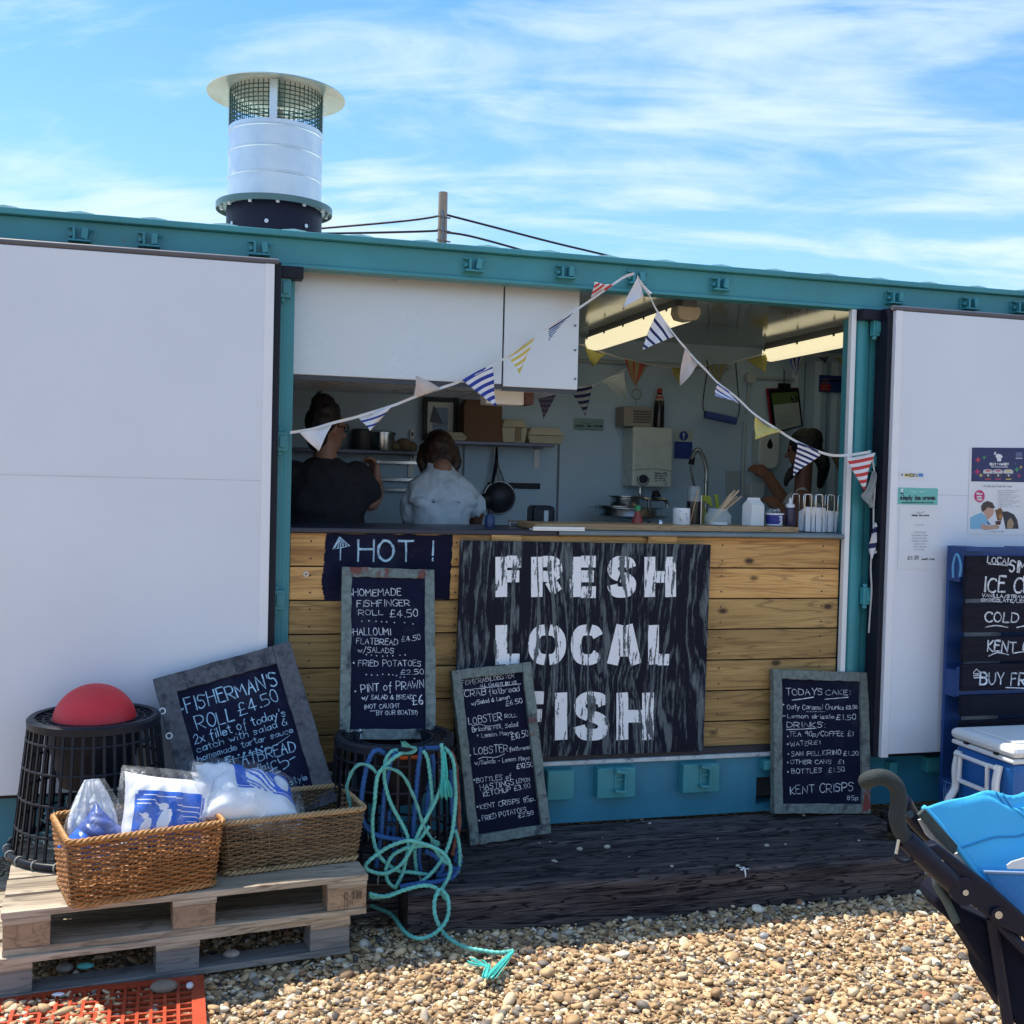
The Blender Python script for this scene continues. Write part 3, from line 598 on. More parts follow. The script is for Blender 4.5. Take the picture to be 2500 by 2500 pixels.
# 3 on the sleepers, leaning on the painted sign
p0,n=lean(-0.215,0.160,-0.045,0.98); q=crop(1080,1600,0.2588)
r3,root,pen=chalkboard('chalkboard','leaning narrow chalkboard listing crab and lobster, standing on the sleepers against the painted sign',[q(75,140),q(820,68),q(1045,1668),q(275,1805)],p0,n,FRAMEG,0.042,0.05,group='chalkboard menus')
for a in [("FISH|CRAB|LOBSTER",(185,284),(678,208),46),("ALL CAUGHT BY US.",(355,302),(712,264),28),("CRAB",(210,392),(412,372),62),("flatbread",(440,372),(728,335),60),("w/Salad & Lemon",(275,472),(635,408),42),("£6.50",(600,478),(755,445),48),("LOBSTER",(250,652),(560,610),72),("ROLL",(590,592),(706,580),36),("Brioche roll, Salad",(285,722),(712,668),46),("+ Lemon Mayo",(325,780),(660,745),44),("£10.50",(652,795),(812,762),62),("LOBSTER",(300,937),(618,905),72),("flatbread",(632,905),(830,882),40),("w/Salads - Lemon Mayo",(305,1032),(822,985),46),("£10.50",(702,1070),(856,1045),48),("BOTTLES of",(320,1202),(650,1160),48),("HASTINGS",(360,1278),(680,1220),58),("LEMON",(700,1205),(825,1190),42),("KETCHUP £3.80",(388,1332),(830,1248),52),("KENT CRISPS 85p.",(360,1452),(876,1368),50),("FRIED POTATOES",(378,1562),(797,1470),50),("£2.50",(720,1532),(860,1500),38)]:
    pen.text(a[0],q(*a[1]),q(*a[2]),a[3]*0.2588)
pen.line([q(188,330),q(460,300),q(742,268)],0.003); pen.line([q(280,668),q(350,650),q(430,668),q(527,655)],0.0028); pen.line([q(340,978),q(390,960),q(500,962),q(585,928)],0.0028)
for x,y in ((185,392),(215,632),(262,943),(300,1175),(330,1428),(347,1558)): pen.dot(*q(x,y),0.004)
pen.done(root)
# 4 today's cake
p0,n=lean(-0.135,0.160,-0.018,0.84); q=crop(1860,1600,0.2174)
r4,root,pen=chalkboard('chalkboard','squat chalkboard with red flaking frame listing cake and drinks, standing by the right post',[q(105,162),q(1165,185),q(1265,1785),q(170,1770)],p0,n,FRAMER,0.045,0.04,group='chalkboard menus')
for a in [("TODAYS",(272,447),(685,445),78),("CAKE:",(715,445),(990,440),62),("Oaty Caramel Chunks",(285,605),(922,608),60),("£2.50",(945,605),(1070,597),42),("Lemon drizzle",(290,702),(812,708),50),("£1.50",(835,722),(1050,722),60),("DRINKS:",(280,805),(708,812),65),("TEA 90p/COFFEE £1",(305,910),(1025,906),56),("WATER",(320,1027),(565,1006),55),("£1",(582,997),(652,997),45),("SAN PELLIGRINO",(330,1132),(887,1112),54),("£1.20",(915,1122),(1082,1124),50),("OTHER CANS  £1",(320,1217),(917,1217),48),("BOTTLES  £1.50",(332,1328),(928,1304),55),("KENT CRISPS",(320,1560),(1030,1522),98),("85p",(955,1622),(1078,1622),50)]:
    pen.text(a[0],q(*a[1]),q(*a[2]),a[3]*0.2174)
pen.line([q(340,502),q(460,488),q(580,468)],0.004); pen.line([q(708,492),q(840,482),q(968,470)],0.004); pen.line([q(275,832),q(440,828),q(612,818)],0.0035)
for i in range(12): pen.line([q(500+18*i,630+(i%2)*5),q(512+18*i,634-(i%3)*3)],0.0016,False)
for x,y in ((240,553),(290,910),(290,997),(297,1107),(290,1202),(293,1308)): pen.dot(*q(x,y),0.0042)
pen.line([q(230,680),q(262,680)],0.004,False); pen.done(root)
# HOT! on the planks
q=crop(690,880,0.3623); pen=Pen((0,0.0285,0),(0,-1,0),0.0006)
pen.text("HOT !",q(508,1352),q(1012,1352),148*0.3623,0.0085,0.02)
for pp_ in ([(385,1192),(450,1250),(392,1262),(338,1272),(385,1192)],[(390,1268),(388,1345)],[(380,1210),(350,1262)],[(388,1205),(370,1264)],[(395,1212),(388,1262)],[(405,1220),(408,1258)],[(420,1232),(428,1254)]):
    pen.line([q(*z) for z in pp_],0.006 if len(pp_)!=2 else 0.0045,False)
pen.done(sv,CHALKBL)
# =============== FRESH LOCAL FISH: weathered plywood panel ===============
m,t,b=newmat('grained_plywood'); vec=coords(t,(1,1,0.20))
nA=noise(t,vec,4.0,3,0.5,0.0)
cmb=N(t,'ShaderNodeCombineXYZ'); sx_=N(t,'ShaderNodeSeparateXYZ'); t.links.new(coords(t),sx_.inputs[0])
xx=mt('ADD',sx_.outputs[0],mt('MULTIPLY',nA,0.42,t=t),t=t)
vk=N(t,'ShaderNodeTexVoronoi'); vk.inputs['Scale'].default_value=1.0; t.links.new(coords(t,(3.1,1,2.6)),vk.inputs['Vector'])
kn=step(t,vk.outputs['Distance'],0.42,0.0)
xx=mt('ADD',xx,mt('MULTIPLY',mt('POWER',kn,2.0,t=t),0.11,t=t),t=t)
b1=mt('SINE',mt('MULTIPLY',xx,150.0,t=t),0,t=t); b2_=mt('SINE',mt('MULTIPLY',xx,67.0,t=t),0,t=t); b3_=mt('SINE',mt('MULTIPLY',xx,331.0,t=t),0,t=t); bands=mt('ADD',mt('ADD',mt('MULTIPLY',b1,0.55,t=t),mt('MULTIPLY',b2_,0.5,t=t),t=t),mt('MULTIPLY',b3_,0.3,t=t),t=t)
nf=noise(t,coords(t,(1,1,0.12)),85,6,0.75); ng=noise(t,coords(t,(1,1,0.5)),5,4,0.6)
hh=mt('ADD',mt('ADD',mt('MULTIPLY',bands,0.20,t=t),mt('MULTIPLY',nf,1.25,t=t),t=t),mt('MULTIPLY',ng,0.75,t=t),t=t)
G_MASK=step(t,hh,0.98,1.22)
col=mix(t,G_MASK,(0.010,0.011,0.022),mix(t,nf,(0.035,0.05,0.06),(0.20,0.235,0.25)))
t.links.new(col,b.inputs['Base Color']); b.inputs['Roughness'].default_value=0.8; bumpn(t,b,hh,0.5,0.004); PLYM=nospec(m,0.2)
PAINTM=m.copy(); PAINTM.name='worn_white_paint'; t2=PAINTM.node_tree; b2=t2.nodes['Principled BSDF']
src=b2.inputs['Base Color'].links[0].from_socket
msk=None
for l in t2.links:
    if l.to_node==src.node and l.to_socket==src.node.inputs[0]: msk=l.from_socket
npt=noise(t2,coords(t2,(1,1,0.45)),26,7,0.72); wear=mt('ADD',mt('MULTIPLY',msk,0.24,t=t2),mt('MULTIPLY',npt,1.0,t=t2),t=t2)
wm=step(t2,wear,0.615,0.645); t2.links.new(mix(t2,wm,(0.86,0.875,0.92),src),b2.inputs['Base Color'])
p0=Vector((0,-0.022,0)); n=Vector((0,-1,0)); q=crop(1100,1280,0.3727)
rs=Rect([(1117.5,1321.7),(1733.6,1327.7),(1720,1836),(1116,1853)],p0,n)
root=thing('painted_sign','grainy black plywood sign with worn white stencil lettering reading FRESH LOCAL FISH','sign',rs.at(0,-rs.h/2))
B=MB(); B.obox(rs.at(0,0,-0.011),rs.ux*rs.w/2,rs.uy*rs.h/2,n*0.011); B.build('plywood_panel',PLYM,root,bevel=0.002)
SG={'F':[[(0,0),(0,1)],[(.28,1),(1,1)],[(.28,.52),(.9,.52)]],'R':[[(0,0),(0,1)],[(.28,1),(.7,1),(.92,.88),(.92,.64),(.7,.52),(.28,.52)],[(.62,.38),(.95,0)]],'E':[[(0,0),(0,1)],[(.28,1),(1,1)],[(.28,.52),(.9,.52)],[(.28,0),(1,0)]],
'S':[[(.98,.80),(.88,.95),(.6,1),(.3,1),(.08,.9),(.02,.74),(.12,.60),(.36,.53)],[(.46,.50),(.75,.44),(.95,.32),(.95,.16),(.8,.03),(.5,0),(.2,.02),(.04,.14),(.0,.24)]],'H':[[(0,0),(0,1)],[(1,0),(1,1)],[(.22,.5),(.80,.5)]],'L':[[(0,0),(0,1)],[(.28,0),(1,0)]],
'O':[[(.42,1),(.2,.95),(.04,.75),(0,.5),(.04,.25),(.2,.05),(.42,0)],[(.58,0),(.8,.05),(.96,.25),(1,.5),(.96,.75),(.8,.95),(.58,1)]],'C':[[(1,.78),(.88,.94),(.66,1)],[(.5,1),(.2,.95),(.04,.75),(0,.5),(.04,.25),(.2,.05),(.5,0),(.8,.04),(1,.22)]],'A':[[(0,0),(.4,1)],[(.62,1),(1,0)],[(.33,.30),(.68,.30)]],'I':[[(.5,0),(.5,1)]]}
pen=Pen(rs.at(0,0,0),n,0.0006)
def stencil(ch,x0,x1,yt,yb_,st=74):
    if ch=='A': 
        pass
    for pl in SG[ch]:
        hs=st/2
        if ch=='I': pts=[((x0+x1)/2,yb_),((x0+x1)/2,yt)]
        else:
            pts=[]
            vert=(len(pl)==2 and abs(pl[0][0]-pl[1][0])<0.15)
            for a,c_ in pl:
                X=x0+hs+(x1-x0-st)*a; Y=(yb_+(yt-yb_)*c_) if vert or ch=='A' and pl[0][1]!=pl[1][1] else yb_-hs*0.85+(yt-yb_+1.7*hs)*c_
                pts.append((X,Y))
        P=[pen.P(*q(*z)) for z in pts]
        if len(P)>2: P=catmull(P,6)
        else:
            P=[P[0].lerp(P[-1],i/6) for i in range(7)]
        pen.ribbon(P,st*0.3727*rs.w/616.0*(0.93 if len(pl)>2 else 1),0.015,butt=True)
for ch,a,c_ in (('F',295,500),('R',528,742),('E',780,988),('S',1022,1222),('H',1268,1478)): stencil(ch,a,c_,213,476)
pen.flush()
for ch,a,c_ in (('L',295,487),('O',506,758),('C',785,1003),('A',1022,1252),('L',1292,1468)): stencil(ch,a,c_,660,918)
pen.flush()
for ch,a,c_ in (('F',440,650),('I',682,766),('S',803,1047),('H',1085,1333)): stencil(ch,a,c_,1102,1412,80)
pen.flush()
pen.done(root,PAINTM,'stencil_word')
# =============== sleepers forming the step ===============
def rough_bar(B,x0,x1,y0,y1,z0,z1,seed,nx=26):
    R_=random.Random(seed); ring=[]
    for i in range(nx+1):
        x=x0+(x1-x0)*i/nx; j=lambda a:R_.uniform(-a,a); e=0.012 if i in(0,nx) else 0
        c_=0.016
        ring.append([(x+e*0,y0+j(.004)+e,z0),(x,y0+j(.005)+e,z1-c_+j(.004)),(x,y0+c_+j(.004)+e,z1+j(.003)-e*.5),(x,(y0+y1)/2,z1+j(.004)-e*.5),(x,y1-0.008+j(.003)-e,z1+j(.003)-e*.5),(x,y1+j(.002),z1-0.012),(x,y1,z0)])
    B.grid(ring); k=len(ring[0]); 
    B.add(ring[0],[tuple(range(k))]); B.add(ring[-1],[tuple(range(k-1,-1,-1))])
for i,(x0,x1,y0,y1,lab) in enumerate([(0.41,2.66,-0.735,-0.504,'dark tarred railway sleeper at the front edge of the step'),(0.02,2.62,-0.490,-0.266,'dark tarred railway sleeper in the middle of the step'),(-0.02,2.80,-0.255,-0.018,'dark tarred railway sleeper against the container')]):
    B=MB(); rough_bar(B,x0,x1,y0,y1,-0.03,0.155-(0,0.014,0.004)[i],20+i); o=B.build('railway_sleeper',SLEEP,smooth=True,angle=35); tag(o,lab,'sleeper','sleepers making the step')
for i in range(5):
    x0=2.88+i*0.30; B=MB(); rough_bar(B,x0,x0+0.145*2-0.012,-0.86+0.02*(i%2),-0.06,0.06,0.150,40+i,6)
    o=B.build('deck_board',SLEEP,smooth=True,angle=35); tag(o,['nearest dark deck board right of the step, beside the blue pallet','second dark deck board from the step, under the cool box end','third dark deck board from the step, under the cool box','fourth dark deck board under the cool box','fifth dark deck board under the far end of the cool box'][i],'deck board','deck boards under the cool box')
# a few stones and a bird dropping lying on the step
for u,v,r in ((1415,2076,0.013),(1482,2071,0.014),(1872,2067,0.011),(1586,2012,0.008),(1640,2117,0.008),(1801,2116,0.009),(1962,1992,0.008)):
    p=G(u,v,0.155); B=MB(); B.ell(p+Vector((0,0,r*0.5)),(r*1.1,r*0.85,r*0.6),10,7); o=B.build('small_stone',M('pale_stone',(0.42,0.38,0.32),0.7),smooth=True,angle=180)
    tag(o,'small pale stone lying on the dark sleepers','stone','stones on the step')
R_=random.Random(21)
for i in range(14):
    x=R_.uniform(0.75,2.6); y=R_.choice([R_.uniform(-0.72,-0.03),-0.497+R_.uniform(-.012,.012),-0.258+R_.uniform(-.012,.012),-0.03]); r=R_.uniform(0.003,0.0075); B=MB(); B.ell((x,y,0.157+r*0.4),(r*1.3,r*0.9,r*0.65),8,6); o=B.build('small_stone',bpy.data.materials['pale_stone'],smooth=True,angle=180); tag(o,'small pale stone lying on the dark sleepers','stone','stones on the step')
p=F(1815,2143,-0.737); p.z=0.158; B=MB(); R_=random.Random(5)
for i in range(11):
    a_=R_.uniform(0,6.28); d_=R_.uniform(0,0.018); B.ell(p+Vector((d_*math.cos(a_)*1.5,d_*math.sin(a_),0.001)),(R_.uniform(0.003,0.008),R_.uniform(0.003,0.006),0.0016),8,5)
B.tube([p+Vector((0.002,-0.004,-0.002)),p+Vector((0.003,-0.012,-0.016)),p+Vector((0.002,-0.013,-0.030))],[0.004,0.003,0.0012],6)
tag(B.build('bird_dropping',WHITEP,smooth=True),'white bird dropping on the front sleeper edge','dropping')
# =============== pallets ===============
pa=G(0,2231,0.288); pb=G(897,2135,0.288); ang=math.atan2(pb.y-pa.y,pb.x-pa.x)
def pallet(label,z0,dx,dy,da,front,group,stamp=False):
    root=thing('wooden_pallet',label,'pallet',(0,0,0),group)
    L,W=1.2,0.8; Mx=Matrix.Translation((pb.x+dx,pb.y+dy,z0))@Matrix.Rotation(ang+da,4,'Z')@Matrix.Translation((-L,0,0)); root.location=Mx@Vector((L/2,W/2,0))
    R_=random.Random(int(z0*1000)+3)
    for i,(y0,wd) in enumerate([(0,0.145),(0.170,0.145),(0.3275,0.145),(0.490,0.145),(0.655,0.145)]):
        B=MB(Mx); j=R_.uniform(-.004,.004); B.box((R_.uniform(-.006,.004),y0+j,0.122),(L+R_.uniform(-.006,.004),y0+wd+j,0.144)); B.build('top_board',PALE,root,bevel=0.002)
    for x0,wd in ((0,0.145),(0.5275,0.145),(1.055,0.145)):
        B=MB(Mx); B.box((x0,0.001,0.1005),(x0+wd,W-0.001,0.1215)); B.build('stringer_board',PALE,root,bevel=0.002)
    for y0,wd in ((0.002,0.1),(0.3275,0.145),(0.698,0.1)):
        B=MB(Mx); B.box((0,y0,0),(L,y0+wd,0.022)); B.build('bottom_board',front,root,bevel=0.002)
        for x0 in (0.0,0.5275,1.055):
            B=MB(Mx); B.box((x0+R_.uniform(0,.004),y0+R_.uniform(0.0,.006),0.0225),(x0+0.145+R_.uniform(-.004,0.0),y0+wd,0.1)); B.build('block',PALEB if front is PALE else front,root,bevel=0.002)
    return root,Mx
GREYW=woodmat('grey_pallet_wood',[(0.25,(0.13,0.13,0.135)),(0.55,(0.22,0.215,0.215)),(0.8,(0.29,0.28,0.27))],knots=True,island=0.2,bump=0.5,dark=(0.05,0.045,0.045))
pallet('weathered grey pallet underneath, standing on the shingle',0.0,-0.055,0.015,0.03,GREYW,'stacked pallets')
top,Mx=pallet('pale pallet on top of the stack, carrying the wicker baskets',0.1445,0,0,0,PALE,'stacked pallets')
# the stamp on its end block
n=(Mx.to_3x3()@Vector((0,-1,0))).normalized(); pz=Mx@Vector((1.1,-0.0,0.06)); pen=Pen(Mx@Vector((1.1,-0.001,0.06)),n,0.0012); q=crop(700,1700,0.4142)
pen.text("CO - TK 0010",q(338,1200),q(440,1190),22*0.4142*2,0.0014); pen.text("HT",q(365,1232),q(392,1230),18*0.4142*2,0.0014); pen.line([q(342,1158),q(340,1258)],0.0015,False); pen.line([q(358,1158),q(357,1258)],0.0015,False)
pen.done(top,M('stamp_ink',(0.05,0.03,0.025),0.8),'stamp')
# =============== red plastic mat half under the pallets ===============
MATM=M('red_mat_plastic',(0.43,0.060,0.022),0.45,var=0.15,vs=7)
ma=G(0,2452,0.012); mb=G(470,2404,0.012); mang=math.atan2(mb.y-ma.y,mb.x-ma.x); mr_=G(498,2412,0.012)
Mm=Matrix.Translation((mr_.x,mr_.y+0.06,0.004))@Matrix.Rotation(mang+0.0,4,'Z'); B=MB(Mm)
W_,H_=0.95,0.60; 
B.box((-0.042,-H_,0),(0,0.03,0.014)); B.box((-W_,-H_-0.03,0),(0,-H_-0.0005,0.014)); B.box((-W_,0.0005,0),(-0.0425,0.03,0.014))
for i in range(1,22): x=-0.042-i*0.0415; B.box((x-0.0055,-H_,0.001),(x+0.0055,0,0.013))
for j in range(1,15): y=-j*0.040; B.box((-W_,y-0.005,0.0),(-0.0425,y+0.005,0.0105))
o=B.build('drainage_mat',MATM); tag(o,'orange red plastic grid mat lying on the shingle below the pallets','mat')
# larger stones and scraps by the pallet foot
for nm,u,v,r,c_,lab,ct_ in (('cobble',158,2362,(0.028,0.022,0.015),(0.20,0.20,0.20),'grey oval cobble on the dark mat under the pallet','stone'),('cobble',208,2358,(0.030,0.013,0.011),(0.10,0.45,0.45),'turquoise oval scrap beside the grey cobble under the pallet','scrap'),('cobble',400,2408,(0.045,0.03,0.02),(0.20,0.16,0.12),'large brown flint at the pallet foot beside the red mat','stone'),('cobble',463,2406,(0.012,0.016,0.010),(0.62,0.60,0.62),'white oval pebble at the corner of the red mat','stone'),('cobble',565,2328,(0.03,0.02,0.014),(0.33,0.27,0.24),'pale flint in the shade behind the lower pallet block','stone'),('cobble',1865,2285,(0.020,0.016,0.013),(0.30,0.30,0.30),'grey round pebble standing out on the sunlit shingle','stone'),('cobble',2212,2318,(0.022,0.018,0.012),(0.20,0.20,0.19),'dark grey pebble on the sunlit shingle near the pushchair','stone'),('cobble',142,2427,(0.02,0.011,0.004),(0.75,0.76,0.82),'white crumpled paper scrap at the top edge of the red mat','litter')):
    p=G(u,v,0.03); B=MB(); B.ell(p,r,14,10); o=B.build(nm if ct_!='litter' else 'paper_scrap',M('stone_'+str(u),c_,0.6,var=0.2,vs=30),smooth=True,angle=180); tag(o,lab,ct_)
# =============== wicker baskets ===============
def wicker(c,var): return M('wicker_'+str(round(c[0],2)),c,0.5,var=var,vs=14,island=0.22,bump=0.2,bs=60)
def basket(label,fl,fr,depth,H,mat,rimmat,flare=0.02,rows=24,back=0.0):
    ex=(fr-fl); L=ex.length; ex.normalize(); ey=Vector((-ex.y,ex.x,0)); root=thing('wicker_basket',label,'basket',fl+ex*L/2+ey*depth/2,'wicker baskets'); z0=fl.z+0.004
    def per(fz,inset=0.0):  # rounded rectangle perimeter, outward offset grows with height
        o_=flare*fz-inset; r=0.03; P=[]; 
        a0,a1,b0,b1=-o_,L+o_,-o_,depth+o_
        for cx_,cy_,s0 in ((a1-r,b0+r,-90),(a1-r,b1-r,0),(a0+r,b1-r,90),(a0+r,b0+r,180)):
            for k in range(5): t_=rad(s0+k*22.5); P.append((cx_+r*math.cos(t_),cy_+r*math.sin(t_)))
        return P
    def resample(P,n_):
        P=P+[P[0]]; d=[0]
        for a,b_ in zip(P[:-1],P[1:]): d.append(d[-1]+math.hypot(b_[0]-a[0],b_[1]-a[1]))
        T=d[-1]; out=[]; j=0
        for i in range(n_):
            s_=T*i/n_
            while d[j+1]<s_: j+=1
            k=(s_-d[j])/max(1e-9,d[j+1]-d[j]); a,b_=P[j],P[j+1]; nx,ny=b_[1]-a[1],-(b_[0]-a[0]); l=math.hypot(nx,ny) or 1
            out.append((a[0]+(b_[0]-a[0])*k,a[1]+(b_[1]-a[1])*k,nx/l,ny/l))
        return out
    per_len=2*(L+depth); ns=int(per_len/0.028); ns+=ns%2; R_=random.Random(3)
    up=lambda x,y,z:fl*0+Vector((fl.x,fl.y,0))+ex*x+ey*y+Vector((0,0,z))
    dip=lambda x:back
    B=MB(); rowh=H/rows
    for r in range(rows):
        fz=(r+0.5)/rows; S=resample(per(fz),ns*4); pts=[]
        wob=[R_.uniform(-1,1) for _ in range(9)]
        for i,(x,y,nx,ny) in enumerate(S):
            w_=0.0052*math.cos(math.pi*(i/4)+(math.pi if r%2 else 0)); zz_=z0+H*fz+rowh*0.20*math.sin(i*0.11+wob[0]*3)+rowh*0.12*wob[i%9]
            pts.append(up(x+nx*w_,y+ny*w_,zz_))
        B.tube(pts,rowh*R_.uniform(0.40,0.50),5,closed=True)
    B.build('weave',mat,root,smooth=True,angle=180)
    B=MB()
    for i in range(ns):
        b0=resample(per(0),ns)[i]; 
    S0=resample(per(0),ns); S1=resample(per(1),ns)
    for a,b_ in zip(S0,S1): B.tube([up(a[0],a[1],z0),up(b_[0],b_[1],z0+H)],0.0030,5)
    B.build('stakes',mat,root,smooth=True,angle=180)
    B=MB(); S=resample(per(1.03),ns*8)
    for ph in (0,2.1,4.2):
        B.tube([up(x+nx*0.006*math.cos(i*0.42+ph),y+ny*0.006*math.cos(i*0.42+ph),z0+H+0.006+0.006*math.sin(i*0.42+ph)) for i,(x,y,nx,ny) in enumerate(S)],0.0052,6,closed=True)
    B.build('braided_rim',rimmat,root,smooth=True,angle=180)
    B=MB(); S=resample(per(-0.05),ns*8)
    for ph in (0,3.14): B.tube([up(x+nx*(0.003+0.004*math.cos(i*0.5+ph)),y+ny*(0.003+0.004*math.cos(i*0.5+ph)),z0+0.004+0.005*math.sin(i*0.5+ph)) for i,(x,y,nx,ny) in enumerate(S)],0.0052,6,closed=True)
    B.build('base_rim',rimmat,root,smooth=True,angle=180)
    B=MB(); B.prism([up(x,y,z0+0.004) for x,y in per(0,0.004)],(0,0,0.006)); B.build('base',mat,root)
    return up,L,z0
ORW=wicker((0.30,0.125,0.036),0.25); ORR=wicker((0.42,0.20,0.06),0.2); GRW=wicker((0.20,0.122,0.060),0.3); GRR=wicker((0.40,0.26,0.13),0.2)
fl,fr=G(177,2220,0.292),G(527,2163,0.292)
up1,L1,zb1=basket('orange brown wicker basket at the front corner of the pallet',fl,fr,0.30,0.215,ORW,ORR,rows=25)
fl2,fr2=G(547,2140,0.292),G(874,2098,0.292)
up2,L2,zb2=basket('grey brown wicker basket on the right end of the pallet',fl2,fr2,0.30,0.185,GRW,GRR,rows=21)
# =============== bagged cushions ===============
def filmmat(st=((0.40,0.03),(0.58,0.10),(0.70,0.45)),nm='plastic_film'):
    m,t,b=newmat(nm); b.inputs['Base Color'].default_value=(0.92,0.94,0.97,1); b.inputs['Roughness'].default_value=0.28
    n1=noise(t,coords(t),9,5,0.6,0.8); b.inputs['Alpha'].default_value=0.3; vz=N(t,'ShaderNodeTexVoronoi',feature='DISTANCE_TO_EDGE'); vz.inputs['Scale'].default_value=26; t.links.new(coords(t,(1,1,0.5)),vz.inputs['Vector'])
    t.links.new(ramp(t,n1,[(p_,(a_,)*3) for p_,a_ in st]),b.inputs['Alpha']); bumpn(t,b,mt('ADD',noise(t,coords(t),22,4,0.6,1.2),mt('MULTIPLY',mt('MINIMUM',vz.outputs['Distance'],0.2,t=t),2.5,t=t),t=t),0.6,0.012); return m
FILM=filmmat(); FILM2=filmmat(((0.40,0.50),(0.58,0.72),(0.70,0.95)),'milky_film'); CLW=M('white_cushion_cloth',(0.80,0.81,0.86),0.35,var=0.03,bump=0.25,bs=14); CLB=M('blue_print',(0.02,0.13,0.62),0.3,var=0.12,bump=0.15,bs=14); CLN=M('dark_blue_cloth',(0.03,0.07,0.30),0.4,var=0.25,vs=8)
def pillow(c,ex,ey,ez,w_,h,t_,mats,pat,name='cushion',parent=None,res=(110,84),wrk=0.006):
    """ex across, ey up, ez towards viewer; front gets the pattern"""
    B=MB(); n_,m_=res
    def pt(s,q,side):
        e=(max(0,1-abs(s)**3.2)*max(0,1-abs(q)**3.2))**0.55
        pin=1-0.10*(1-abs(q)**2)*abs(s)**4; pin2=1-0.10*(1-abs(s)**2)*abs(q)**4
        wz=wrk*math.sin(7*s+3*q)*math.sin(5*q-4*s)+wrk*0.6*math.sin(17*s*q+6*s)
        return c+ex*(s*w_/2*pin)+ey*(q*h/2*pin2)+ez*(side*(t_/2*e)+wz*e)
    us=[-1+2*i/n_ for i in range(n_+1)]; vs_=[-1+2*j/m_ for j in range(m_+1)]
    B.grid([[pt(a,b_,1) for a in us] for b_ in vs_],lambda i,j:pat((us[j]+us[j+1])/2,(vs_[i]+vs_[i+1])/2))
    B.grid([[pt(a,b_,-1) for a in us] for b_ in vs_],lambda i,j:0)
    return B.build(name,mats,parent,smooth=True,angle=180)
def bird(s,q,cx_,cy_,k,flip=1):
    x=(s-cx_)/k*flip; y=(q-cy_)/k
    body=((x-0.25*y)/0.33)**2+((y+0.2)/0.75)**2<1 and y<0.5
    head=(x+0.12)**2+((y-0.62)/1.0)**2<0.052
    beak=(-0.62<x<-0.25) and abs(y-0.66-(x+0.3)*-0.55)<0.10*(x+0.66)/0.4
    return body or head or beak
def prnt(s,q):
    if not(-0.80<s<0.74 and -1.2<q<0.50): return 0
    X=(s+0.03)/0.77
    if abs(X)>0.93 and q>0.40: return 0
    if q<-0.2 or True:
        if bird(s,q,-0.12,-0.12,0.40) or bird(s,q,-0.50,-0.32,0.32): return 0
    for (a,b_,y0) in ((-0.62,0.20,0.36),(-0.75,-0.35,0.24),(-0.75,-0.45,0.14),(0.10,0.62,0.18),(0.10,0.66,0.06),(0.25,0.66,-0.06),(0.35,0.62,-0.18)):
        if a<s<b_ and abs(q-(y0-0.06*(s)))<0.012: return 0
    if 0.655<s<0.675: return 0
    return 1
camright=(fr-fl).normalized(); camback=Vector((-camright.y,camright.x,0)); UPZ=Vector((0,0,1))
# middle bag: printed cushion standing in the orange basket
c2=up1(0.325,0.13,zb1+0.228); tz=Vector((-camback.x*0.93,-camback.y*0.93,0.36)).normalized(); ex=(camright*0.975+UPZ*-0.19).normalized(); ey=tz.cross(ex).normalized(); 
if ey.z<0: ey=-ey
root=thing('bagged_cushion','white cushion with blue seabird print in clear bag, upright in the orange basket','cushion',c2-UPZ*0.19,'bagged cushions')
pillow(c2,ex,ey,tz,0.32,0.275,0.17,[CLW,CLB],prnt,parent=root)
B=MB(); 
def shell(B,c,ex,ey,ez,w_,h,t_,top=0.0,n_=40,m_=28,amp=0.012,seed=0):
    R_=random.Random(seed); k=[R_.uniform(0,6) for _ in range(6)]
    for side in (1,-1):
        P=[]
        for j in range(m_+1):
            q=-1+2*j/m_; row=[]
            for i in range(n_+1):
                s=-1+2*i/n_; e=(max(0,1-abs(s)**3)*max(0,1-abs(q)**3))**0.5; wz=amp*(math.sin(9*s+4*q+k[0])*math.sin(6*q-5*s+k[1])+0.6*math.sin(21*s+k[2]+6*q))
                tp=top*max(0,q)**2
                row.append(c+ex*(s*w_/2*(1-0.75*tp))+ey*(q*h/2*(1+0.25*tp))+ez*(side*(t_/2*e*(1-0.7*tp))+wz*(0.3+0.7*e)))
            P.append(row)
        B.grid(P)
shell(B,c2+ey*0.008,ex,ey,tz,0.345,0.30,0.185,seed=1); B.build('clear_bag',FILM,root,smooth=True,angle=180)
# left bag: dark blue cushion corner under a peaked film
c1=up1(0.095,0.14,zb1+0.175); ez=(Vector((-camback.x,-camback.y,0.25))).normalized(); ex=camright; ey=ez.cross(ex); ey=ey if ey.z>0 else -ey
root=thing('bagged_cushion','dark blue cushion in a peaked white film bag, left end of the orange basket','cushion',c1-UPZ*0.15,'bagged cushions')
exd=(ex+ey).normalized(); eyd=(ey-ex).normalized()
pillow(c1-ey*0.012+ex*0.004,exd,eyd,ez,0.185,0.185,0.14,[CLN,CLB],lambda s,q:1 if (s<-0.1) else 0,parent=root,res=(40,40))
B=MB(); shell(B,c1+ey*0.005,ex,ey,ez,0.215,0.31,0.185,top=0.92,seed=4,amp=0.008); B.build('clear_bag',FILM,root,smooth=True,angle=180)
B=MB(); shell(B,c1+ey*0.03+Vector((-camback.x,-camback.y,0))*-0.05,ex,ey,ez,0.165,0.25,0.05,top=0.95,seed=9,amp=0.006); B.build('inner_sheet',FILM2,root,smooth=True,angle=180)
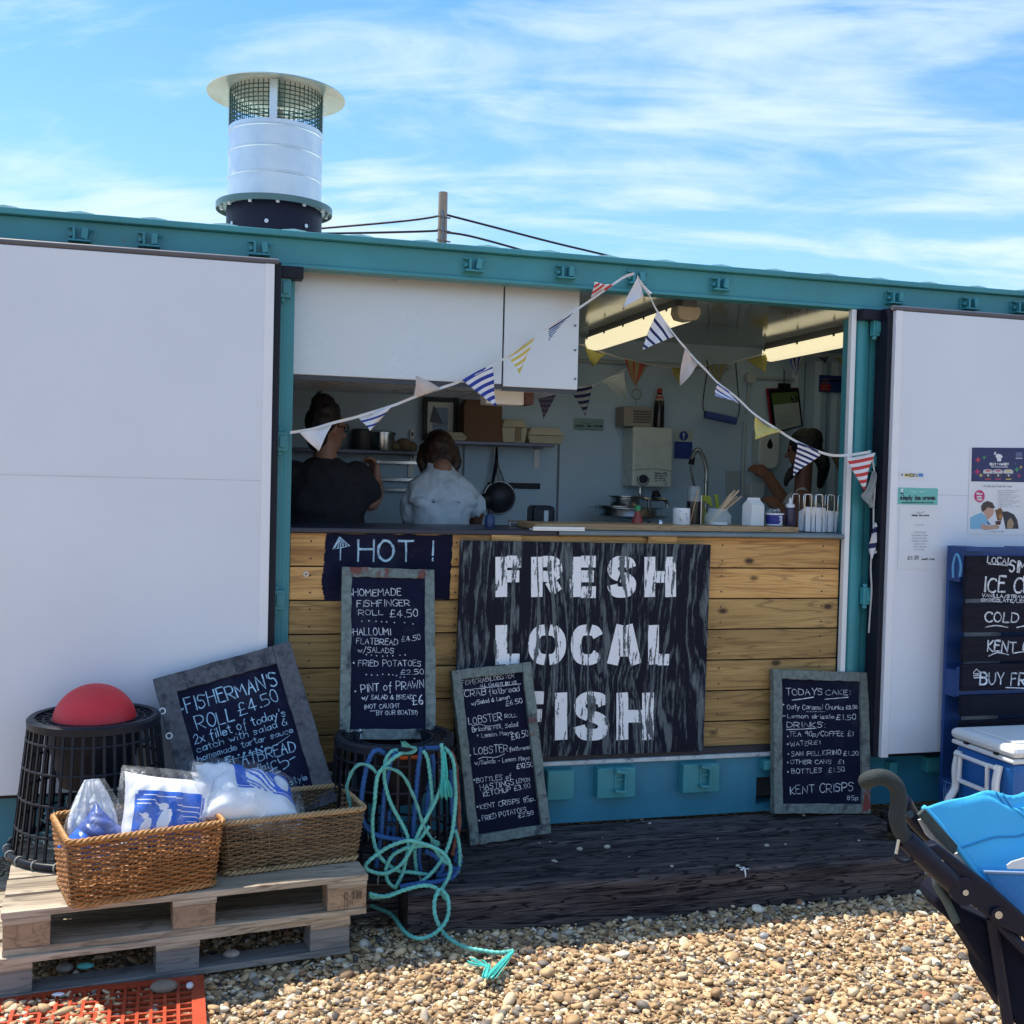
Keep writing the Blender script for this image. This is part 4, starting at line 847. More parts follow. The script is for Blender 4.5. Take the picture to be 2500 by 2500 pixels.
# right bag: cushion lying tipped across the grey basket
c3=up2(0.11,0.13,zb2+0.225); ex=(camright*0.95-UPZ*0.30).normalized(); ez=(UPZ*0.93+ex*0.30-camback*0.38).normalized(); ey=ez.cross(ex).normalized()
root=thing('bagged_cushion','white and blue cushion in clear bag lying tipped over the grey basket','cushion',c3-UPZ*0.14,'bagged cushions')
pillow(c3,ex,ey,ez,0.38,0.30,0.17,[CLW,CLB],lambda s,q:(1 if (-0.45<s<0.88 and -0.35<q<0.78 and not (((s-0.55)/0.16)**2+((q-0.20)/0.34)**2<1) and not (int((s*14+q*9))%2==0 and -0.2<s<0.35) and not abs(q+0.28)<0.012) else 0),parent=root,wrk=0.008)
B=MB(); shell(B,c3,ex,ey,ez,0.42,0.33,0.20,seed=7,amp=0.01)
tp=c3-ex*0.17+ez*0.03; B.grid([[tp+ex*(0.02*i-0.06)+UPZ*(0.016*j+0.01)+camback*(0.01*math.sin(i*1.7+j)) for i in range(7)] for j in range(5)])
B.build('clear_bag',FILM,root,smooth=True,angle=180)
# =============== creels ===============
def creel(label,c,rt,rb,H,tilt=None,ngap=34,group='creels',z0=0.0):
    root=thing('lobster_creel',label,'creel',c,group); c=V(c); R=lambda h:rb+(rt-rb)*h/H
    B=MB(); 
    B.lathe([(rt-0.004,H-0.035),(rt+0.008,H-0.03),(rt+0.009,H-0.004),(rt,H+0.004),(rt-0.02,H+0.002),(rt-0.022,H-0.03)],c,56); B.build('top_ring',BLACKP,root,smooth=True)
    B=MB()
    for k in range(ngap):
        a=2*math.pi*k/ngap; d=Vector((math.cos(a),math.sin(a),0)); B.bar(c+d*R(0.01)+Vector((0,0,0.01)),c+d*(R(H-0.03))+Vector((0,0,H-0.03)),0.010,0.007,up=d)
    B.build('side_bars',BLACKP,root)
    for h in (0.11*H/0.5,0.22*H/0.5,0.33*H/0.5,0.43*H/0.5):
        if h<H-0.05:
            B=MB(); B.tube([c+Vector((R(h)*math.cos(a),R(h)*math.sin(a),h)) for a in [2*math.pi*k/48 for k in range(48)]],0.0055,6,closed=True); B.build('hoop',BLACKP,root,smooth=True,angle=180)
    B=MB(); B.tube([c+Vector(((rb+0.012)*math.cos(a),(rb+0.012)*math.sin(a),0.016)) for a in [2*math.pi*k/48 for k in range(48)]],0.014,8,closed=True); B.build('base_hoop',BLACKP,root,smooth=True,angle=180)
    B=MB()
    for k in range(22):
        a=2*math.pi*(k+0.3)/22; d=Vector((math.cos(a),math.sin(a),0)); q=c+d*(rb+0.012)+Vector((0,0,0.016)); B.tube([q+d*(0.0155*math.cos(b_))+Vector((0,0,0.0155*math.sin(b_))) for b_ in [2*math.pi*i/10 for i in range(10)]],0.0035,5,closed=True)
    B.build('lashing',M('pale_cord',(0.28,0.29,0.27),0.8),root,smooth=True,angle=180)
    # latticed top with a funnel mouth
    B=MB(); ri=rt*0.665
    for k in range(30):
        a=2*math.pi*k/30; d=Vector((math.cos(a),math.sin(a),0)); B.bar(c+d*ri+Vector((0,0,H-0.012)),c+d*(rt-0.018)+Vector((0,0,H-0.006)),0.007,0.006)
    for rr in (ri,ri+(rt-ri)*0.36,ri+(rt-ri)*0.68): B.tube([c+Vector((rr*math.cos(a),rr*math.sin(a),H-0.010)) for a in [2*math.pi*k/40 for k in range(40)]],0.0045,5,closed=True)
    B.build('top_lattice',BLACKP,root,smooth=True)
    B=MB(); B.lathe([(ri*1.06,H-0.012),(ri*1.07,H-0.09),(ri*1.0,H-0.14),(ri*0.78,H-0.26),(ri*0.74,H-0.26),(ri*0.96,H-0.14),(ri*1.03,H-0.09),(ri*1.03,H-0.012)],c,40); B.build('funnel',BLACKP,root,smooth=True)
    return root
cc=(-0.745,-0.345,0.289)
creel('black plastic lobster creel holding the red buoy, on the left end of the pallet',cc,0.232,0.285,0.50,ngap=42)
# net and bait left in the bottom of it
NETM=M('pale_net',(0.35,0.40,0.36),0.8,var=0.4,vs=30); B=MB(); R_=random.Random(8)
for k in range(26):
    a=R_.uniform(0,6.28); p=V(cc)+Vector((0.2*math.cos(a),0.2*math.sin(a),0.04)); pts=[p]
    for j in range(6): p=p+Vector((R_.uniform(-.04,.04),R_.uniform(-.04,.04),R_.uniform(-.015,.03))); pts.append(p)
    B.tube(catmull(pts,4),0.004,5)
o=B.build('net_bundle',NETM,smooth=True,angle=180); tag(o,'tangle of pale netting in the bottom of the left creel','net')
B=MB(); B.ell(V(cc)+Vector((0.0,0.0,0.470)),(0.154,0.154,0.150),40,24); bu=B.build('buoy_ball',M('red_buoy',(0.66,0.024,0.033),0.5,var=0.10,vs=9,spots=(7,0.60,0.72,(0.30,0.035,0.045)),bump=0.08,bs=25),smooth=True,angle=180)
tag(bu,'faded red round buoy sitting in the mouth of the creel','buoy'); bu.name='buoy'
c2c=(0.405,-0.352,0.156)
creel('black plastic lobster creel draped with ropes, on the step below the tall chalkboard',c2c,0.235,0.262,0.52)
# orange float at its rim
p=F(985,1838,-0.56); B=MB(); B.lathe([(0.0,-0.07),(0.02,-0.068),(0.026,-0.05),(0.027,0.05),(0.02,0.068),(0,0.07)],(0,0,0),18)
for i,qv in enumerate(B.v): B.v[i]=p+Vector((qv.z,qv.x,qv.y))
tag(B.build('net_float',M('orange_float',(0.50,0.10,0.03),0.5),smooth=True),'orange net float tied at the rim of the rope hung creel','float')
# =============== ropes ===============
def ropemat(nm,c): return M(nm,c,0.65,var=0.22,vs=40,bump=0.3,bs=220)
TEALR=ropemat('teal_rope',(0.13,0.48,0.42)); BLUER=ropemat('blue_rope',(0.014,0.085,0.27)); BROWNR=ropemat('brown_rope',(0.16,0.055,0.035)); TASS=ropemat('turquoise_fibre',(0.06,0.52,0.47))
q5=crop(820,1780,0.21739)
def rope(name,paths,mat,label,r=0.0085,strand=3,pitch=300):
    B=MB()
    for pts,yy in paths:
        L=len(pts); P=[]
        for i,(x,y) in enumerate(pts):
            yv=yy(i/(L-1)) if callable(yy) else yy; P.append(F(*q5(x,y),yv))
        P=catmull(P,14); 
        # even spacing
        Q=[P[0]]; 
        for p in P[1:]:
            if (p-Q[-1]).length>0.0045: Q.append(p)
        B.tube(Q,r,12 if strand else 8,lobes=strand,twist=pitch,amp=0.20)
    o=B.build(name,mat,smooth=True,angle=180); tag(o,label,'rope','ropes hung on the creel'); return o
yf=-0.655
rope('rope',[([(690,240),(640,245),(575,310),(550,400),(545,560),(590,760),(650,900),(740,1060),(800,1190),(815,1300),(790,1450),(740,1640),(660,1790)],lambda t:-0.60-0.07*t),
 ([(740,270),(640,330),(560,410),(480,500),(450,640),(435,820),(410,1010),(420,1230),(470,1390),(560,1500),(700,1590),(860,1610),(1070,1640)],-0.655),
 ([(980,240),(1030,330),(1055,500),(1075,680),(1080,830),(1040,950),(1000,1050)],-0.63),
 ([(1185,160),(1195,260),(1200,420),(1190,600),(1140,760),(1070,900),(980,1060),(900,1230),(830,1380),(720,1530),(560,1620),(400,1600),(330,1540),(420,1440),(600,1320),(800,1255),(950,1280),(1120,1340),(1230,1420),(1285,1540),(1270,1650),(1200,1780),(1110,1932)],lambda t:-0.64-0.09*t),
 ([(1215,200),(1290,290),(1325,400),(1335,560),(1345,760),(1330,980),(1300,1180),(1240,1370),(1160,1510),(1050,1640),(900,1750),(640,1850),(460,1890),(370,1880)],lambda t:-0.63-0.07*t),
 ([(1050,1090),(930,1250),(870,1310),(800,1330),(660,1400),(590,1490),(560,1600),(590,1720),(690,1800)],-0.665),
 ([(800,1345),(960,1310),(1090,1330),(1160,1420),(1250,1520)],-0.668),
 ([(885,1350),(890,1480),(905,1600)],-0.61),([(1340,1130),(1380,1280),(1390,1460),(1370,1600),(1280,1690)],-0.60),
 ([(370,1850),(560,1880),(760,1810),(960,1760),(1090,1770),(1180,1840),(1250,1930)],-0.755)],TEALR,'teal twisted rope hanging in loops over the creel',0.0070)
B=MB(); z=0.02
P=[]; q7=crop(700,1700,0.4142)
for x,y,yy in ((905,1130,-0.76),(945,1180,-0.775),(955,1240,-0.79),(945,1310,-0.80),(905,1370,-0.82)): P.append(F(*q7(x,y),yy))
for x,y in ((850,1410),(790,1428),(730,1412),(680,1370),(640,1310),(600,1275),(540,1250),(480,1225)): P.append(G(*q7(x,y),0.03))
loopA=catmull(P,16); B.tube(loopA,0.0070,12,lobes=3,twist=300,amp=0.2)
P=[F(*q7(900,1135),-0.765),F(*q7(875,1190),-0.785),F(*q7(870,1260),-0.80),F(*q7(888,1330),-0.815)]+[G(*q7(x,y),0.025) for x,y in ((925,1395),(985,1445),(1060,1480),(1160,1500),(1260,1512),(1335,1500))]
B.tube(catmull(P,14),0.0070,12,lobes=3,twist=300,amp=0.2); o=B.build('rope',TEALR,smooth=True,angle=180); tag(o,'teal rope tail trailing from the step onto the shingle','rope','ropes hung on the creel')
# frayed ends
def tuft(a,b_,n_,spread,mat,name,label):
    B=MB(); R_=random.Random(2); a,b_=V(a),V(b_)
    for i in range(n_):
        e=b_+Vector((R_.uniform(-1,1),R_.uniform(-.5,.5),R_.uniform(-1,1)*0.3))*spread; mid=a.lerp(e,0.5)+Vector((R_.uniform(-1,1),R_.uniform(-.4,.4),R_.uniform(-1,1)*.3))*spread*0.35
        B.tube(catmull([a+Vector((R_.uniform(-1,1),R_.uniform(-1,1),0))*0.004,mid,e],4),0.0016,4)
    o=B.build(name,mat,smooth=True,angle=180); tag(o,label,'rope end'); return o
B=MB(); R_=random.Random(4)
def strands(B,a,b_,n_,s0,s1,rad_=0.0016):
    a,b_=V(a),V(b_)
    for i in range(n_):
        d0=Vector((R_.uniform(-1,1),R_.uniform(-.6,.6),R_.uniform(-.2,.2))); p=a+d0*s0; e=b_+d0*s1+Vector((0,0,R_.uniform(-.006,.006))); B.tube(catmull([p,p.lerp(e,0.5)+d0*(s0*0.3),e],4),rad_,4)
strands(B,F(*q5(1215,250),-0.665),F(*q5(1220,560),-0.668),46,0.004,0.013); strands(B,F(*q5(1220,560),-0.668),F(*q5(1240,760),-0.67),60,0.012,0.026)
tag(B.build('rope_tassel',TASS,smooth=True,angle=180),'turquoise frayed tassel hanging from the creel rim','rope end')
B=MB(); a=G(*q7(1335,1500),0.028); b_=G(*q7(1200,1660),0.026); strands(B,a,b_,22,0.005,0.02,0.0018); strands(B,G(*q7(1180,1590),0.026),G(*q7(1110,1560),0.03),34,0.004,0.03,0.0014); strands(B,G(*q7(1190,1580),0.03),G(*q7(1170,1655),0.026),26,0.006,0.012,0.0016)
tag(B.build('frayed_rope_end',TASS,smooth=True,angle=180),'turquoise frayed rope end lying on the sunlit shingle','rope end')
rope('rope',[([(545,275),(480,238),(420,260),(370,350),(335,480),(300,680),(285,860),(300,1010),(360,1120),(450,1185),(600,1225),(780,1245)],lambda t:-0.60-0.05*t),
 ([(680,260),(620,350),(590,480),(550,700),(525,950),(505,1180),(480,1350),(450,1560)],-0.61),([(955,200),(945,300),(920,480),(905,680),(890,900),(870,1100),(862,1230)],-0.615),
 ([(1080,280),(1095,420),(1060,600),(1030,800),(1010,960)],-0.60),([(600,920),(590,1080),(565,1200)],-0.58),([(660,1010),(655,1200),(650,1500)],-0.58),([(1290,460),(1300,700),(1310,950),(1350,1150),(1360,1350),(1350,1480),(1400,1490),(1425,1485)],-0.585),
 ([(720,1770),(900,1740),(1100,1720),(1250,1690),(1330,1640),(1390,1530)],-0.70),([(940,1330),(930,1460),(950,1580),(960,1600)],-0.60),([(1000,1370),(1120,1440),(1200,1550),(1140,1650),(1260,1620),(1350,1540)],-0.62),([(1000,215),(1090,215),(1175,205)],-0.60)],BLUER,'blue rope looped over the creel behind the teal rope',0.0088)
rope('rope',[([(170,880),(130,700),(125,640),(170,500),(240,410),(320,395),(400,430),(460,500)],lambda t:-0.60-0.05*t),([(530,440),(600,440),(700,480),(780,560),(850,700),(910,850),(960,1010),(1020,1150),(1090,1250)],-0.665),([(740,175),(800,190),(880,210),(900,230),(840,265),(700,275)],-0.625)],ropemat('pale_teal_rope',(0.10,0.34,0.30)),'thin pale green rope arching between the basket and the creel',0.0062,2,120)
rope('rope',[([(1250,240),(1310,300),(1345,420),(1360,600),(1375,800),(1385,1000),(1370,1180),(1330,1300),(1310,1420)],-0.59)],BROWNR,'brown rope hanging down the right side of the creel',0.0085,2,90)
B=MB(); strands(B,F(*q5(1085,1245),-0.668),F(*q5(1130,1300),-0.67),30,0.006,0.014); strands(B,F(*q5(830,190),-0.63),F(*q5(750,150),-0.63),16,0.004,0.008)
tag(B.build('frayed_rope_end',ropemat('pale_frayed',(0.10,0.40,0.34)),smooth=True,angle=180),'frayed green rope end in front of the creel','rope end')
# =============== flue on the roof ===============
fy=0.85; a=F(552,560,fy); b_=F(784,567,fy); fc=Vector(((a.x+b_.x)/2,fy,2.742)); R0=(b_.x-a.x)/2*0.985
zt=lambda v:F(668,v,fy-R0*0.8).z-0.03
root=thing('extractor_flue','round galvanised extractor flue with mesh cowl standing on the container roof','flue',fc)
zf=F(668,478,fy-R0).z-fc.z; zm=F(668,287,fy-R0).z-fc.z; zc=F(668,192,fy-R0).z-fc.z
B=MB(); B.lathe([(R0*1.02,0.0),(R0*1.02,zf-0.02)],fc,64); B.build('lower_collar',nospec(M('collar_navy',(0.008,0.009,0.028),0.5),0.25),root,smooth=True)
for k in range(14):
    aa=-math.pi/2+(k-6.5)*0.42; d=Vector((math.cos(aa),math.sin(aa),0)); 
    if k%2==0: B=MB(); q=fc+d*(R0*1.02)+Vector((0,0,zf*0.60)); B.cyl(q,q+d*0.008,0.010,n=10); B.build('screw',STEEL,root)
B=MB(); B.lathe([(R0*1.0,zf-0.02),(R0*1.02,zf-0.012),(R0*1.22,zf-0.012),(R0*1.235,zf-0.03),(R0*1.245,zf-0.03),(R0*1.245,zf),(R0*1.0,zf+0.004)],fc,64); B.build('flange',M('flange_green',(0.10,0.17,0.17),0.35,metal=0.4),root,smooth=True)
B=MB()
for k in range(12):
    aa=2*math.pi*k/12; q=fc+Vector((R0*1.12*math.cos(aa),R0*1.12*math.sin(aa),zf-0.035)); B.cyl(q,q+Vector((0,0,0.022)),0.008,n=8)
B.build('flange_bolts',WHITEP,root)
pz=[(R0,zf+0.005)]
for z_ in [zf+(zm-zf)*k for k in (0.33,0.66,0.93)]: pz+=[(R0,z_-0.016),(R0,z_-0.006),(R0*1.012,z_-0.003),(R0*1.012,z_+0.003),(R0,z_+0.006),(R0,z_+0.016)]
pz.append((R0,zm)); pz.append((R0*0.985,zm)); pz.append((R0*0.985,zf+0.1))
B=MB(); B.lathe(pz,fc,72); B.build('duct',GALV,root,smooth=True,angle=20)
B=MB(); 
for k in range(56): aa=2*math.pi*k/56; d=Vector((math.cos(aa),math.sin(aa),0))*R0*0.985; B.tube([fc+d+Vector((0,0,zm)),fc+d+Vector((0,0,zc))],0.0028,4)
for j in range(1,9): z_=zm+(zc-zm)*j/9; B.tube([fc+Vector((R0*0.985*math.cos(t_),R0*0.985*math.sin(t_),z_)) for t_ in [2*math.pi*k/56 for k in range(56)]],0.0028,4,closed=True)
B.build('wire_mesh',M('mesh_green',(0.03,0.10,0.09),0.5,metal=0.3),root,smooth=True,angle=180)
for k in range(4):
    aa=-math.pi/2-0.12+k*math.pi/2; d=Vector((math.cos(aa),math.sin(aa),0)); tgt=Vector((-d.y,d.x,0)); B=MB(); B.obox(fc+d*R0*0.995+Vector((0,0,(zm+zc)/2)),tgt*0.018,d*0.003,(0,0,(zc-zm)/2)); B.build('cowl_strut',GALV,root)
rc=R0*1.47; B=MB(); B.lathe([(0,zc+0.035),(R0*1.0,zc+0.022),(R0*1.25,zc+0.012),(rc,zc-0.006),(rc+0.002,zc-0.012),(rc-0.004,zc-0.012),(R0*1.22,zc+0.002),(R0*0.98,zc+0.010),(0,zc+0.02)],fc,72); B.build('rain_cap',M('cap_metal',(0.50,0.60,0.56),0.3,metal=0.55,var=0.08),root,smooth=True)
# =============== telegraph pole and its cables ===============
dp=28.0; pt=D(1082,470,dp); 
root=thing('telegraph_pole','grey weathered telegraph pole standing behind the container','pole',(pt.x,pt.y,0))
B=MB(); B.cyl((pt.x,pt.y,-0.3),(pt.x,pt.y,pt.z),0.15,0.115,16); B.build('pole',woodmat('pole_wood',[(0.3,(0.22,0.19,0.15)),(0.7,(0.46,0.40,0.33))],axis='z',knots=False,bump=0.4),root,smooth=True)
for v in (527,560,585): 
    a=D(1066,v,dp-0.15); b_=D(1100,v+6,dp-0.15); B=MB(); B.tube([a,b_],0.02,6); B.tube([D(1080,v-14,dp-0.16),D(1084,v+18,dp-0.16)],0.03,6); B.build('bracket',DSTEEL,root,smooth=True)
CAB=M('black_cable',(0.008,0.008,0.012),0.6)
for pts,lab in (([(560,575),(790,557),(1000,538),(1088,524)],'upper black overhead cable left of the telegraph pole'),([(560,568),(790,570),(1000,566),(1076,563)],'lower black overhead cable left of the telegraph pole'),([(1088,524),(1200,553),(1350,592),(1500,628),(1650,668)],'upper black overhead cable sloping down to the right'),([(1086,567),(1150,577),(1275,611),(1400,650)],'lower black overhead cable sloping down to the right')):
    n_=len(pts); B=MB(); B.tube(catmull([D(u,v,dp+ (abs(u-1085)/1000)*4) for u,v in pts],6),0.028,6); tag(B.build('overhead_cable',CAB,smooth=True,angle=180),lab,'cable','overhead cables')
# =============== inside: extractor hood, lights ===============
hy=0.16; a=F(716,650,hy); b_=F(1226,938,hy); c_=F(1409,950,hy)
root=thing('extractor_hood','big pale steel extractor hood hanging inside the hatch','hood',(0.65,0.6,b_.z))
B=MB(); B.box((-0.30,hy,b_.z),(b_.x-0.003,hy+0.9,2.68)); B.build('front_panel',HOODM,root,bevel=0.003)
B=MB(); B.box((b_.x+0.003,hy-0.004,b_.z-0.010),(c_.x,hy+0.9,2.68)); B.build('side_panel',HOODM,root,bevel=0.003)
B=MB(); B.box((b_.x-0.0028,hy+0.004,b_.z),(b_.x+0.0028,hy+0.02,2.66)); B.build('seam_filler',RUB,root)
B=MB(); B.box((-0.30,hy+0.005,b_.z-0.022),(b_.x-0.003,hy+0.02,b_.z-0.0005)); B.box((b_.x+0.003,hy+0.005,b_.z-0.028),(c_.x,hy+0.02,b_.z-0.0105)); B.build('lower_lip',M('lip_dark',(0.04,0.045,0.06),0.4),root)
for v in (795,855,925): 
    p=F(1404,v,hy-0.006); B=MB(); B.cyl(p,p+Vector((0,-0.004,0)),0.006,n=8); B.build('rivet',DSTEEL,root)
p=F(1232,965,0.5); B=MB(); B.box((p.x-0.11,0.44,p.z-0.05),(p.x+0.085,0.56,p.z+0.045)); lm=B.build('work_lamp',WHITEP,root,bevel=0.008); B=MB(); B.box((p.x+0.0855,0.43,p.z-0.045),(p.x+0.13,0.57,p.z+0.04)); B.build('lamp_bracket',M('rust_brown',(0.10,0.05,0.05),0.6),lm,bevel=0.004)
TUBE=emis('lit_tube',(1.0,0.88,0.56),0.62); GREYB=M('grey_fitting',(0.10,0.11,0.13),0.45)
def fixture(x,y0,y1,label):
    z=2.672; root=thing('strip_light',label,'strip light',(x,(y0+y1)/2,z-0.11),'ceiling strip lights')
    B=MB(); B.prism([(x-0.035,y0,z+0.026),(x+0.035,y0,z+0.026),(x+0.045,y0,z-0.03),(x-0.045,y0,z-0.03)],(0,y1-y0,0)); B.build('housing',GREYB,root,bevel=0.006)
    B=MB(); yy=[y0+0.10,y1-0.02]; pr=[(-0.063,-0.0305),(0.063,-0.0305),(0.066,-0.065),(0.050,-0.095),(0.0,-0.105),(-0.050,-0.095),(-0.066,-0.065)]
    B.prism([(x+a,yy[0],z+c_) for a,c_ in pr],(0,yy[1]-yy[0],0)); B.build('diffuser',TUBE,root)
    B=MB(); B.prism([(x+a,y0+0.005,z+c_) for a,c_ in pr],(0,0.0945,0)); B.build('end_cap',M('cream_cap',(0.50,0.46,0.34),0.35),root,bevel=0.006)
    for k in range(5):
        yk=y0+0.15+(y1-y0-0.2)*k/4; 
        for s in (-1,1): B=MB(); B.box((x+s*0.064-0.003,yk-0.010,z-0.042),(x+s*0.064+0.003,yk+0.010,z-0.0255)); B.build('clip',BLACKP,root)
pA=G(1690,775,2.60); pB=G(1878,872,2.60); pC=G(2083,826,2.60)
fixture(pA.x-0.06,max(0.09,pA.y-0.10),1.95,'long lit strip light on the ceiling next to the extractor hood')
fixture(pB.x,0.09,max(pB.y,1.0),'lit strip light on the ceiling close to the right post')
# beam and conduits on the back wall
yb=YB-0.001
def pipe(name,label,pts,r,mat,y=yb-0.02,cat='pipe'):
    B=MB(); B.tube([F(u,v,y) for u,v in pts],r,8); o=B.build(name,mat,smooth=True,angle=60); tag(o,label,cat); return o
PW=M('painted_pipe',(0.46,0.56,0.60),0.4)
pipe('conduit','white conduit running down the back wall behind the sign and tap',[(1818,1028),(1816,1090),(1812,1210)],0.011,PW)
pipe('conduit','white horizontal conduit high on the back wall above the clipboard',[(1826,922),(1940,927)],0.010,PW)
pipe('conduit','white conduit dropping from the junction box on the back wall',[(1830,925),(1828,960),(1822,1010)],0.010,PW)
pipe('ceiling_pipe','pale pipe along the top of the back wall under the ceiling',[(1400,880),(1600,889),(1780,898)],0.014,PW)
p=F(1830,922,yb-0.02); B=MB(); B.cyl((p.x,yb,p.z),(p.x,yb-0.05,p.z),0.04,n=20); tag(B.build('junction_box',PW,smooth=True),'round white junction box on the back wall','junction box')
B=MB(); 
for x0 in (3.62,3.80,3.93,4.06): B.prism([(x0,yb,1.2),(x0+0.03,yb-0.035,1.2),(x0+0.075,yb-0.035,1.2),(x0+0.105,yb,1.2)],(0,0,1.42))
tag(B.build('ribbed_panel',WALLIN),'ribbed white wall panel in the far right corner','wall panel')
for u0,v0,u1,v1 in ((1075,925,1076,1250),(1366,1085,1364,1300),(1128,1095,1126,1180)):
    pass
B=MB(); 
for u,v0,v1 in ((1137,930,1160),(1365,1085,1290)): 
    p=F(u,v0,yb-0.008); s=F(u-2,v1,yb-0.008); B.box((p.x-0.006,yb-0.008,s.z),(p.x+0.006,yb,p.z))
tag(B.build('wall_trim',M('trim_dark',(0.16,0.18,0.24),0.5)),'dark joint strips between panels on the kitchen wall','trim')
# shelves
def shelf(u0,u1,v,label,brs,dep=0.26):
    a=F(u0,v,yb-dep); b2=F(u1,v,yb-dep); z=(a.z+b2.z)/2
    root=thing('wall_shelf',label,'shelf',((a.x+b2.x)/2,yb-dep/2,z-0.02),'kitchen shelves'); B=MB(); B.box((a.x,yb-dep,z-0.022),(b2.x,yb-0.001,z)); B.build('board',M('shelf_steel',(0.10,0.11,0.16),0.35,metal=0.4),root,bevel=0.003)
    for u in brs:
        p=F(u,v,yb-0.02); B=MB(); B.box((p.x-0.018,yb-0.012,z-0.16),(p.x+0.018,yb-0.002,z-0.023)); B.box((p.x-0.015,yb-0.2,z-0.032),(p.x+0.015,yb-0.0125,z-0.0225)); B.build('bracket',WHITEP,root)
    return z
zs1=shelf(1090,1353,1079,'steel wall shelf carrying the paper bag and food boxes',(1312,)); zs2=shelf(690,1040,1097,'lower steel wall shelf behind the cook in black',(1005,))
yS=yb-0.13
def onshelf(u,z): 
    d=ray(u,1080); k=(yS-CAM.y)/d.y; q=CAM+d*k; return Vector((q.x,yS,z))
# picture frame, bag, boxes
a=F(1034,968,yb-0.06); b2=F(1118,1068,yb-0.06); root=thing('picture_frame','dark framed sea picture with white mount standing behind the shelf boxes','picture',((a.x+b2.x)/2,yb-0.05,zs1)); 
for (x0,x1,z0,z1) in ((a.x,a.x+0.03,zs1,a.z),(b2.x-0.03,b2.x,zs1,a.z),(a.x+0.0301,b2.x-0.0301,a.z-0.03,a.z),(a.x+0.0301,b2.x-0.0301,zs1,zs1+0.03)): B=MB(); B.box((x0,yb-0.06,z0),(x1,yb-0.03,z1)); B.build('frame',BLACKP,root,bevel=0.003)
B=MB(); B.box((a.x+0.02,yb-0.045,zs1+0.02),(b2.x-0.02,yb-0.04,a.z-0.02)); B.build('mount',M('mount_white',(0.60,0.68,0.66),0.5),root); 
xm=(a.x+b2.x)/2; zm_=(zs1+a.z)/2; B=MB(); B.box((a.x+0.065,yb-0.0475,zs1+0.07),(b2.x-0.065,yb-0.0455,a.z-0.065)); B.build('print',M('sea_print',(0.16,0.26,0.42),0.4,var=0.5,vs=14),root); B=MB(); B.prism([(xm-0.07,yb-0.049,zm_-0.02),(xm+0.02,yb-0.049,zm_-0.03),(xm-0.045,yb-0.049,zm_+0.09)],(0,0.001,0)); B.build('print_sail',M('print_dark',(0.05,0.07,0.12),0.5),root)
p=onshelf(1172,zs1); root=thing('paper_bag','tall brown paper bag with folded top on the shelf','paper bag',p); w_=0.125; h=0.33; B=MB()
B.add([(p.x-w_,p.y-0.07,zs1),(p.x+w_,p.y-0.07,zs1),(p.x+w_,p.y+0.07,zs1),(p.x-w_,p.y+0.07,zs1),(p.x-w_,p.y-0.07,zs1+h*0.70),(p.x+w_,p.y-0.07,zs1+h*0.76),(p.x+w_,p.y+0.07,zs1+h*0.76),(p.x-w_,p.y+0.07,zs1+h*0.70),(p.x-w_*0.45,p.y-0.02,zs1+h),(p.x+w_*0.7,p.y-0.02,zs1+h*1.02),(p.x+w_*0.7,p.y+0.02,zs1+h*1.02),(p.x-w_*0.45,p.y+0.02,zs1+h)],[(0,3,2,1),(0,1,5,4),(1,2,6,5),(2,3,7,6),(3,0,4,7),(4,5,9,8),(5,6,10,9),(6,7,11,10),(7,4,8,11),(8,9,10,11)])
B.build('bag_body',M('kraft_paper',(0.20,0.11,0.065),0.8,var=0.15),root,bevel=0.004); B=MB(); B.box((p.x-w_*0.45,p.y-0.024,zs1+h-0.004),(p.x+w_*0.7,p.y+0.024,zs1+h+0.012)); B.build('folded_top',BLACKP,root)
def foambox(u,z,w_,d_,h,label,lidh=0.5):
    p=onshelf(u,z); root=thing('food_box',label,'food box',p,'takeaway boxes on the shelf'); hb=h*(1-lidh)
    def frus(z0,z1,k0,k1): 
        B=MB(); B.add([(p.x-w_*k0,p.y-d_*k0,z0),(p.x+w_*k0,p.y-d_*k0,z0),(p.x+w_*k0,p.y+d_*k0,z0),(p.x-w_*k0,p.y+d_*k0,z0),(p.x-w_*k1,p.y-d_*k1,z1),(p.x+w_*k1,p.y-d_*k1,z1),(p.x+w_*k1,p.y+d_*k1,z1),(p.x-w_*k1,p.y+d_*k1,z1)],[(0,3,2,1),(4,5,6,7),(0,1,5,4),(1,2,6,5),(2,3,7,6),(3,0,4,7)]); return B
    frus(z,z+hb-0.002,0.86,1.0).build('tray',CREAMP,root,bevel=0.006); frus(z+hb,z+h,1.0,0.74).build('lid',CREAMP,root,bevel=0.01)
    return p,root
foambox(1247,zs1,0.085,0.09,0.15,'tall cream takeaway box with a brown sleeve, beside the paper bag',0.35); p=onshelf(1254,zs1); B=MB(); B.box((p.x-0.014,p.y-0.0925,zs1+0.012),(p.x+0.026,p.y-0.0905,zs1+0.095)); tag(B.build('box_sleeve',M('sleeve',(0.30,0.24,0.15),0.7)),'narrow brown card sleeve on the tall cream food box','sleeve')
foambox(1323,zs1,0.125,0.10,0.105,'low wide cream takeaway box at the right end of the shelf')
foambox(1090,zs1,0.12,0.08,0.055,'flat cream food box below the framed picture',0.5)
